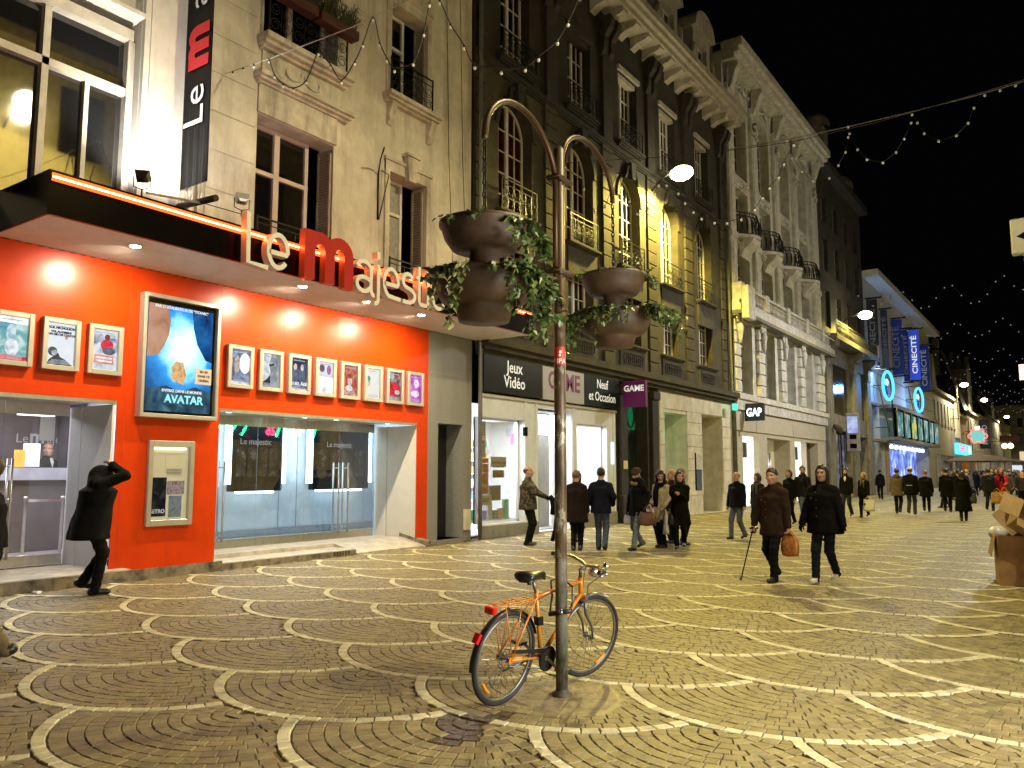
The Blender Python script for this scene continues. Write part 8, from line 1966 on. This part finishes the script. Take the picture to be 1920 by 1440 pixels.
   mb.box(-.10 * s, .10 * s, -.158 * s * bulk, -.150 * s * bulk, 1.08 * s, 1.10 * s); nm = 'reflective_strip'
  if mb.v: me2 = bpy.data.meshes.new(nm); me2.from_pydata(mb.v, [], mb.f); me2.materials.append(mat); me2.polygons.foreach_set('use_smooth', [True] * len(mb.f)); put(nm, me2)
 t.rotation_euler = (0, 0, math.radians(face_deg))
 R3 = Matrix.Rotation(math.radians(face_deg), 3, 'Z')
 return t, [Vector((x, y, z)) + R3 @ Vector(w) for w in wr]
def carry_bag(name, label, cat, top, w, h, d, mat, yaw=0, handle=.16, slouch=.15, strap=None, group=None):
 """soft bag hanging from a hand: bulging body, open rim, two handles up to the hand"""
 t = thing(name, label, cat, (top[0], top[1], top[2] - handle - h), group)
 R3 = Matrix.Rotation(math.radians(yaw), 3, 'Z'); mb = MB(); n = 16; rows = 7; vs = []
 for j in range(rows):
  v = j / (rows - 1); zz = -handle - h + h * v; bw = w / 2 * (1 + slouch * math.sin(PI * v) - .22 * v * slouch * 2); bd = d / 2 * (1 + .5 * slouch * math.sin(PI * v * .9) - .55 * v)
  for k in range(n):
   a = 2 * PI * k / n; cx, sy = math.cos(a), math.sin(a); e = .55
   q = Vector((bw * math.copysign(abs(cx) ** e, cx), bd * math.copysign(abs(sy) ** e, sy), zz + .012 * math.sin(a * 3 + j)))
   vs.append(Vector(top) + R3 @ q)
 mb.add(vs, [(j * n + k, j * n + (k + 1) % n, (j + 1) * n + (k + 1) % n, (j + 1) * n + k) for j in range(rows - 1) for k in range(n)] + [tuple(range(n - 1, -1, -1))], 0, True)
 mb.build('bag_body', mat, t)
 hb = MB()
 for s_ in (-1, 1): hb.tube([Vector(top) + R3 @ Vector((w * .30 * c_, s_ * d * .2 * abs(c_), -handle * abs(c_) ** 1.6)) for c_ in np.linspace(-1, 1, 9)], .008, 5)
 hb.build('handle', strap or mat, t)
 return t
TOCAM = lambda x, y: math.degrees(math.atan2(x, -y)) if False else None
PLASTIC_W = M('plastic_white', (.60, .60, .58), .35, var=.12, scale=12); PLASTIC_O = M('plastic_orange', (.45, .18, .035), .35, var=.4, scale=14); LEATH = M('brown_leather', (.11, .05, .018), .4, var=.3, scale=12); TANB = M('tan_bag', (.40, .22, .06), .5, var=.25, scale=10); BLKB = M('black_bag', (.010, .010, .010), .4)
NV = .018; MV = .021; FV = .030
# hooded man before the red wall, walking right along the facade, hand raised to his hood
person('person in black hooded coat raising one hand to the head by the red wall', -11.05, 5.78, -28, 1.86, C_BLK, .70, C_TROU, hair=('none', C_BLK), stride=.16, lead=1, lean=.08, head_pitch=.4, head_drop=.16, bulk=1.62, shoulder_w=.20, extras=(('hood', C_BLK),), vox=NV,
       arms={1: (.07, .13, 1.64), 'h1': (.5, 1, -.2), 'n1': (-.2, -.5, -.8), 'curl1': .4}, backfoot_up=.07)
p_cane, w_ = person('person in dark brown winter coat leaning on a walking cane', -3.82, 12.46, 163, 1.68, C_BRN, .72, C_TROU, skin=SKIN2, hair=('short', H_BR), stride=.34, lead=-1, bulk=1.18, vox=NV, head_turn=.25, arms={1: (.33, .10, .80), 'curl1': 1.0, -1: (-.29, .04, .80), 'curl-1': 1.1}, hood=True, extras=(('zip', m_steel),))
hnd = w_[1]
cn = thing('walking_cane', 'black walking cane in the right hand of the brown coated walker', 'cane', (hnd.x - .06, hnd.y - .1, 0))
tip = Vector((hnd.x - .17, hnd.y - .20, .0))
MB().tube([tip, Vector((hnd.x - .01, hnd.y - .03, hnd.z - .06))], .010, 8).build('shaft', m_black, cn); MB().tube([Vector((hnd.x + .04, hnd.y + .04, hnd.z - .07)), Vector((hnd.x - .01, hnd.y - .03, hnd.z - .055)), Vector((hnd.x - .04, hnd.y - .09, hnd.z - .07))], .012, 8).build('handle', m_black, cn); MB().lathe([(.018, 0), (.016, .035), (.010, .04)], tip, 10).build('rubber_tip', m_rub, cn)
hl_ = w_[0]; carry_bag('plastic_bag', 'orange brown plastic bag carried by the walker with the cane', 'bag', (hl_.x + .02, hl_.y - .02, hl_.z - .05), .24, .30, .12, PLASTIC_O, 160, handle=.08, slouch=.3)
person('person in glasses with long dark hair, black coat and white shoes', -3.14, 12.71, 168, 1.73, C_BLK, .74, CLOTH('black_jeans', (.012, .014, .016)), shoes=SHOEW, skin=SKIN2, hair=('long', H_DK), stride=.42, lead=1, female=True, bulk=1.30, vox=NV, glasses=True, head_turn=.15, arms={1: (.33, .10, .84), -1: (-.33, .06, .84)}, gloves=C_BLK, extras=(('zip', m_steel), ('shirt', C_DK)))
# group outside the game shop
_, w_ = person('person in camouflage jacket holding out a black garment at the shop door', -10.21, 15.23, -72, 1.76, C_CAMO, .80, C_TROU, hair=('balding', H_BR), vox=MV, bulk=1.3, arms={1: (.12, .42, 1.10), -1: (-.10, .40, 1.08)}, gloves=C_BLK)
gm = thing('garment', 'black garment dangling from the hands of the camouflage jacket wearer', 'garment', (w_[1].x, w_[1].y, .5)); c = (w_[0] + w_[1]) / 2 + Vector((.10, .03, .02))
q = MB(); q.tube([c, c + Vector((.06, .02, -.08)), c + Vector((.08, .02, -.25)), c + Vector((.06, .0, -.42))], [.05, .07, .06, .05], 8).tube([c + Vector((.08, .02, -.15)), c + Vector((.16, .05, -.45)), c + Vector((.12, .03, -.75)), c + Vector((.06, .0, -1.0))], [.05, .06, .05, .045], 8); q.build('cloth', C_BLK, gm)
person('person in dark jacket mostly hidden behind the bronze post', -9.72, 16.6, 60, 1.66, C_BLK, .85, C_TROU, hair=('long', H_DK), vox=MV, female=True, extras=(('scarf', C_CREAM),))
person('person with short light brown hair seen from behind in a dark brown coat', -8.74, 14.9, 20, 1.66, CLOTH('dark_brown', (.018, .011, .009)), .62, C_TROU, hair=('short', H_GR), vox=MV, female=True, bulk=1.25, stride=.1)
person('person seen from behind in navy coat and blue jeans facing the lit shop window', -8.31, 15.2, 18, 1.71, C_NAVY, .80, C_JEAN, hair=('short', H_DK), vox=MV, bulk=1.15, stride=.22, lead=-1, arms={1: (.24, .10, .98), -1: (-.24, .10, .98), 'nohand1': 1, 'nohand-1': 1}, backfoot_up=.02)
_, w_ = person('person in khaki beanie and fur collar looking down, pale blue jeans', -7.73, 15.75, 165, 1.70, C_BLK, .74, C_JEANL, hair=('beanie', CLOTH('khaki_knit', (.055, .048, .028))), vox=MV, female=True, stride=.45, lead=-1, head_pitch=.42, extras=(('fur', CLOTH('fur', (.26, .19, .10))),), arms={-1: (-.27, .10, .98), 1: (.25, .05, .82)}, gloves=C_BLK)
carry_bag('handbag', 'brown leather handbag on the arm of the beanie wearer', 'handbag', (w_[0].x + .10, w_[0].y - .05, w_[0].z + .0), .36, .27, .16, LEATH, 170, handle=.14, slouch=.25)
carry_bag('plastic_bag', 'small white plastic bag in the hand of the beanie wearer', 'bag', (w_[1].x, w_[1].y - .02, w_[1].z - .06), .16, .20, .1, PLASTIC_W, 160, handle=.06, slouch=.3)
_, w_ = person('person in cream coat with a big black shawl scarf', -7.50, 16.47, 170, 1.66, C_CREAM, .60, C_TROU, hair=('curly', H_DK), vox=MV, female=True, bulk=1.1, extras=(('shawl', C_BLK),), head_pitch=.35, head_turn=.7, arms={1: (.10, .24, 1.05), -1: (-.2, .2, .95)})
carry_bag('shopping_bag', 'white shopping bag held low beside the cream coat', 'bag', (w_[1].x - .03, w_[1].y - .05, w_[1].z - .05), .28, .32, .1, PLASTIC_W, 150, handle=.1)
carry_bag('handbag', 'black handbag hanging behind the cream coat', 'handbag', (w_[0].x + .10, w_[0].y, w_[0].z - .05), .30, .2, .13, BLKB, 150, handle=.12)
person('person with blonde hair tied up, half hidden behind the cream coat', -7.75, 17.6, 150, 1.68, C_MAR, .8, C_TROU, hair=('up', H_BL), vox=MV, female=True)
person('person with short brown hair looking aside behind the cream coat', -7.38, 17.3, -60, 1.70, C_BLK, .8, C_TROU, hair=('short', H_GR), vox=MV)
_, w_ = person('person in long black coat and boots touching the collar', -7.08, 16.5, 195, 1.64, C_BLK, .56, C_TROU, hair=('long', H_DK), vox=MV, female=True, stride=.28, lead=1, bulk=1.15, head_turn=.5, arms={-1: (-.04, .25, 1.25), 1: (.28, .12, .9)}, shoes=SHOE)
carry_bag('shopping_bag', 'white paper carrier bag beside the long black coat', 'bag', (w_[1].x - .02, w_[1].y - .04, w_[1].z + .0), .26, .42, .1, PLASTIC_W, 130, handle=.1)
# walkers in the middle of the street
person('person with shaved head in black jacket and grey blue jeans walking forward', -6.91, 19.65, 160, 1.63, C_BLK, .84, CLOTH('grey_jeans', (.12, .14, .17)), hair=('balding', H_BR), vox=MV, stride=.36, lead=1, bulk=1.22, arms={1: (.34, -.02, .86), -1: (-.32, .12, .88)}, backfoot_up=.04)
person('person with grey scarf and brown hair beside the black jacket', -7.10, 21.81, 165, 1.60, C_DK, .8, C_TROU, hair=('bob', H_BR), vox=FV, female=True, stride=.3, extras=(('scarf', C_GRY),), head_turn=-.5)
person('person with brown bob hair half hidden behind the cane walker', -7.34, 25.65, 170, 1.70, C_BLK, .8, C_TROU, hair=('bob', H_BR), vox=FV, female=True, stride=.3)
person('bearded person in dark jacket and grey jeans behind the cane walker', -7.0, 25.89, 215, 1.81, C_DK, .85, C_JEANL, hair=('short', H_BR), vox=FV, stride=.4, beard=H_BR, head_turn=-.3, extras=(('scarf', C_DK),))
person('person in black coat with white shirt front and dark jeans', -6.91, 31.35, 172, 1.76, C_BLK, .84, C_DJEAN, hair=('short', H_DK), vox=FV, stride=.4, extras=(('shirt', PLASTIC_W),), beard=H_DK)
_, w_ = person('person with long blonde hair and pale scarf in black', -6.39, 31.71, 168, 1.62, C_BLK, .8, C_TROU, hair=('long', H_BL), vox=FV, female=True, stride=.35, extras=(('scarf', C_BEIGE),))
carry_bag('shopping_bag', 'white shopping bag swinging beside the blonde walker', 'bag', (w_[0].x, w_[0].y, w_[0].z - .04), .42, .42, .14, PLASTIC_W, 160, handle=.12)
person('person seen from behind in dark clothes near the shop fronts', -9.6, 52.29, 20, 1.76, C_BLK, .8, C_TROU, hair=('short', H_DK), vox=FV, stride=.2, hood=True)
person('person seen from behind in beige hooded coat', -5.86, 35.31, -2, 1.77, C_BEIGE, .70, C_TROU, hair=('short', H_BR), vox=FV, stride=.3, hood=True, bulk=1.15, lead=-1)
person('person in white cap and dark jacket seen from behind', -5.29, 34.73, -4, 1.82, C_BLK, .74, CLOTH('slate', (.05, .055, .065)), hair=('cap', PLASTIC_W), vox=FV, stride=.2, bulk=1.2, extras=(('belt', PLASTIC_W),))
person('person in dark coat just right of the white cap', -5.12, 37.35, 5, 1.70, C_BLK, .66, C_TROU, hair=('short', H_RED), vox=FV, stride=.2, bulk=1.2)
person('person hurrying left behind the dark coats', -4.9, 41.5, 70, 1.75, C_DK, .8, C_DJEAN, hair=('short', H_DK), vox=FV, stride=.5)
person('person in long dark coat with a shoulder bag, seen from behind', -4.35, 37.4, 0, 1.77, C_BLK, .62, C_TROU, hair=('short', H_DK), vox=FV, stride=.2, bulk=1.2)
person('second person in dark coat close behind the shoulder bag', -4.05, 38.6, 8, 1.72, C_BLK, .5, C_TROU, hair=('short', H_DK), vox=FV, stride=.2, bulk=1.15)
_, w_ = person('person in long black coat with fur collar seen from behind, nearest far walker', -3.17, 31.23, 2, 1.66, C_BLK, .34, CLOTH('wide_trousers', (.016, .022, .026)), hair=('bob', H_DK), vox=FV, female=True, bulk=1.3, extras=(('fur', C_BEIGE),), stride=.15)
carry_bag('handbag', 'black shoulder bag at the side of the long coat with fur collar', 'handbag', (w_[1].x, w_[1].y, w_[1].z + .35), .32, .28, .14, BLKB, 10, handle=.3)
_, w_ = person('person in bright red coat with long ginger hair and dark scarf', -2.62, 40.26, 200, 1.80, C_RED, .62, C_DK, hair=('curly', H_RED), vox=FV, female=True, bulk=1.15, extras=(('scarf', C_BLK),), stride=.3, arms={-1: (-.10, .25, 1.1), 1: (.33, .05, .85)})
_, w2 = person('person in dark jacket beside the red coat, seen from behind', -3.05, 39.93, -10, 1.77, C_DK, .8, C_DJEAN, hair=('short', H_DK), vox=FV, stride=.25, bulk=1.1)
carry_bag('shopping_bag', 'tan shopping bag carried between the red coat and the dark jacket', 'bag', (w2[1].x + .05, w2[1].y - .2, w2[1].z + .08), .42, .45, .16, TANB, 0, handle=.16, group='tan shopping bags')
carry_bag('shopping_bag', 'tan shopping bag against the red coat', 'bag', (w2[1].x + .32, w2[1].y - .25, w2[1].z + .12), .40, .45, .16, TANB, 20, handle=.16, group='tan shopping bags')
# clerk behind the ticket counter
person('smiling ticket clerk in dark cardigan and white shirt behind the counter', -17.0, 7.92, -70, 1.78, C_DK, .9, C_TROU, hair=('balding', H_DK), vox=MV, extras=(('shirt', PLASTIC_W),), z=.42, group='cinema staff', head_turn=-.3)
# passer-by entering at the left edge
person('person in khaki trousers and dark jacket striding out at the left edge', -7.85, 3.18, 140, 1.76, C_BLK, .98, C_KHAKI, hair=('short', H_BR), vox=NV, stride=.50, lead=1, bulk=1.1, group='people at the left edge')
# the far crowd: one small figure each
far_kinds = [('dark coat', C_BLK, C_TROU), ('grey coat', C_GRY, C_TROU), ('navy coat', C_NAVY, C_DJEAN), ('brown coat', C_BRN, C_TROU), ('pale coat', C_BEIGE, C_DJEAN)]
rr = random.Random(44)
protos = []
spots = []
for k in range(130):
 yy = rr.uniform(46, 150); fx = -rr.uniform(.040, .115) * yy; fx = max(fx, -10.0)
 spots.append((fx, yy))
spots.sort(key=lambda q: q[1])
ORD = ('leftmost', 'second', 'third', 'fourth', 'fifth', 'sixth', 'seventh', 'eighth', 'ninth', 'tenth', 'eleventh', 'twelfth', 'thirteenth', 'fourteenth')
for k, (fx, yy) in enumerate(spots):
 kk = k % 10; nm, ct_, tr = far_kinds[kk % 5]
 rank = sorted([q[0] / q[1] for j, q in enumerate(spots) if j % 10 == kk]).index(fx / yy)
 lab = 'distant %s figure walking %s, %s of its kind from the left' % (nm, 'away' if kk < 5 else 'nearer', ORD[rank])
 if k < 10:
  t, _ = person(lab, fx, yy, rr.uniform(-25, 25) + (0 if kk < 5 else 180), rr.uniform(1.62, 1.82), ct_, rr.uniform(.6, .85), tr, hair=(rr.choice(['short', 'bob', 'long']), rr.choice([H_DK, H_BR, H_BL])), vox=.04, stride=rr.uniform(.1, .4), bulk=rr.uniform(1.05, 1.3), group='far crowd of pedestrians')
  protos.append(t)
 else:
  c = copy_tree(protos[kk]); c.location = (fx, yy, 0); c['label'] = lab; c.rotation_euler.z += rr.uniform(-.4, .4); s_ = rr.uniform(.94, 1.05); c.scale = (s_, s_, s_)
# ================================================================ CARDBOARD AT THE RIGHT EDGE, LITTER
m_card = M('cardboard', (.34, .20, .085), .85, var=.2, scale=5, bump=.1); m_card2 = M('cardboard_light', (.46, .33, .18), .8, var=.15, scale=6); m_cardi = M('cardboard_inside', (.40, .27, .13), .85, var=.15)
bx = thing('cardboard_box', 'large brown cardboard box standing at the right edge', 'cardboard box', (-.5, 14, 0))
yaw_ = math.radians(8); ux = Vector((math.cos(yaw_), math.sin(yaw_), 0)); uy = Vector((-math.sin(yaw_), math.cos(yaw_), 0)); c0 = Vector((-1.0, 13.87, 0))
def panel(mb, o, a, b, th, n): mb.add([o, o + a, o + a + b, o + b, o + n * th, o + a + n * th, o + a + b + n * th, o + b + n * th], [(0, 3, 2, 1), (4, 5, 6, 7), (0, 1, 5, 4), (1, 2, 6, 5), (2, 3, 7, 6), (3, 0, 4, 7)]); return mb
hB = .72
panel(MB(), c0, ux * 1.1, UZ * hB, .012, uy).build('front', m_card, bx); panel(MB(), c0 + uy * .7, ux * 1.1, UZ * hB, .012, uy).build('back', m_card, bx); panel(MB(), c0 + uy * .013, uy * .686, UZ * hB, .012, ux).build('side', m_card, bx); panel(MB(), c0 + ux * 1.088 + uy * .013, uy * .686, UZ * hB, .012, ux).build('side', m_card, bx); panel(MB(), c0 + uy * .013 + ux * .013 + UZ * .005, ux * 1.07, uy * .68, .01, UZ).build('bottom', m_card, bx)
panel(MB(), c0 + UZ * (hB - .01) - ux * .014, uy * .6, (-ux * .12 - UZ * .55).normalized() * .30, .01, -ux).build('flap', m_card, bx)
def open_box(label, c, R3, w, d, h, flaps, group='open boxes in the rubbish'):
 t = thing('open_box', label, 'cardboard box', c, group); C_ = Vector(c); X_, Y_, Z_ = (R3 @ Vector(v) for v in ((1, 0, 0), (0, 1, 0), (0, 0, 1)))
 o = C_ - X_ * w / 2 - Y_ * d / 2
 panel(MB(), o, X_ * w, Z_ * h, .01, Y_).build('side', m_card2, t); panel(MB(), o + Y_ * d, X_ * w, Z_ * h, .01, Y_).build('side', m_card2, t); panel(MB(), o + Y_ * .011, Y_ * (d - .012), Z_ * h, .01, X_).build('side', m_card2, t); panel(MB(), o + X_ * (w - .01) + Y_ * .011, Y_ * (d - .012), Z_ * h, .01, X_).build('side', m_card2, t); panel(MB(), o + X_ * .011 + Y_ * .011 + Z_ * .004, X_ * (w - .022), Y_ * (d - .012), .008, Z_).build('bottom', m_card2, t)
 for k, an in enumerate(flaps):
  if an is None: continue
  base, al, out = [(o + Z_ * h, X_ * w, -Y_), (o + Z_ * h + Y_ * d, X_ * w, Y_), (o + Z_ * h, Y_ * d, -X_), (o + Z_ * h + X_ * w, Y_ * d, X_)][k]
  dirv = out * math.cos(an) + Z_ * math.sin(an); ln = (d if k < 2 else w) * .48
  panel(MB(), base, al, dirv * ln, .006, out.cross(al).normalized() if False else (Z_ * math.cos(an) - out * math.sin(an))).build('flap', m_cardi, t)
 return t
E_ = lambda a, b, c: (Matrix.Rotation(math.radians(c), 3, 'Z') @ Matrix.Rotation(math.radians(b), 3, 'Y') @ Matrix.Rotation(math.radians(a), 3, 'X'))
open_box('tilted open box resting on the big cardboard box', (-.62, 14.1, .84), E_(58, 32, 20), .55, .34, .30, (.3, 1.2, -.2, .5))
open_box('upside open box with spread flaps behind the tilted one', (-.95, 14.75, .80), E_(-15, 48, -20), .42, .34, .28, (.2, .4, .1, -.5))
open_box('pale open box at the very edge of the picture', (-.25, 14.5, .92), E_(20, -55, 30), .40, .35, .3, (.5, None, .9, .2))
tag(MB().ball((-1.02, 14.45, .72), .14, 10, 7, sc_=(1, 1, .8)).build('rubbish_bag', PLASTIC_W), 'pale plastic bag wedged beside the open boxes', 'bag')
tb = [o for o in bpy.data.objects if o.name == 'open_box'][0]; R_ = E_(58, 32, 20); Cb = Vector((-.62, 14.1, .84))
MB().obox(Cb + R_ @ Vector((0, -.171, .15)), R_ @ UX, R_ @ UY, R_ @ UZ, .03, .002, .149).build('tape_strip', M('parcel_tape', (.5, .45, .34), .15), tb)
MB().obox(Cb + R_ @ Vector((.14, -.172, .16)), R_ @ UX, R_ @ UY, R_ @ UZ, .06, .002, .05).build('printed_mark', M('box_print', (.12, .09, .08), .7), tb)
# a crumpled paper by the kerb and bits of litter
rr = random.Random(12)
bm = bmesh.new(); bmesh.ops.create_icosphere(bm, subdivisions=2, radius=.06)
for v in bm.verts: v.co = Vector((v.co.x * 1.5 * (1 + rr.uniform(-.35, .35)), v.co.y * (1 + rr.uniform(-.35, .35)), max(0, v.co.z * .45 * (1 + rr.uniform(-.5, .5)))))
q = MB().from_bm(bm, 0, False, Matrix.Translation((-11.75, 5.45, .004))); bm.free(); tag(q.build('crumpled_paper', PLASTIC_W), 'crumpled white paper lying by the cinema kerb', 'litter')
lit = MB()
for k in range(60):
 x, y = rr.uniform(-11, .5), rr.uniform(3.5, 26); s_ = rr.uniform(.006, .016); a = rr.uniform(0, 3)
 lit.add([(x + s_ * math.cos(a + t) * rr.uniform(.6, 1.4), y + s_ * math.sin(a + t) * rr.uniform(.6, 1.4), .007) for t in (0, 1.5, 3.1, 4.6)], [(0, 1, 2, 3)], rr.randrange(2))
tag(lit.build('litter_specks', [PLASTIC_W, M('dark_gum', (.02, .018, .015), .7)], pav), kind='stuff')
# wires along the dark facade
tag(MB().tube([(X + .7, 51.2, 9.6), (X + .75, 43, 9.62), (X + .7, 34.9, 9.5)], .02, 5).build('facade_wire', m_wirel), 'thin pale wire stretched before the white balustrade', 'wire')
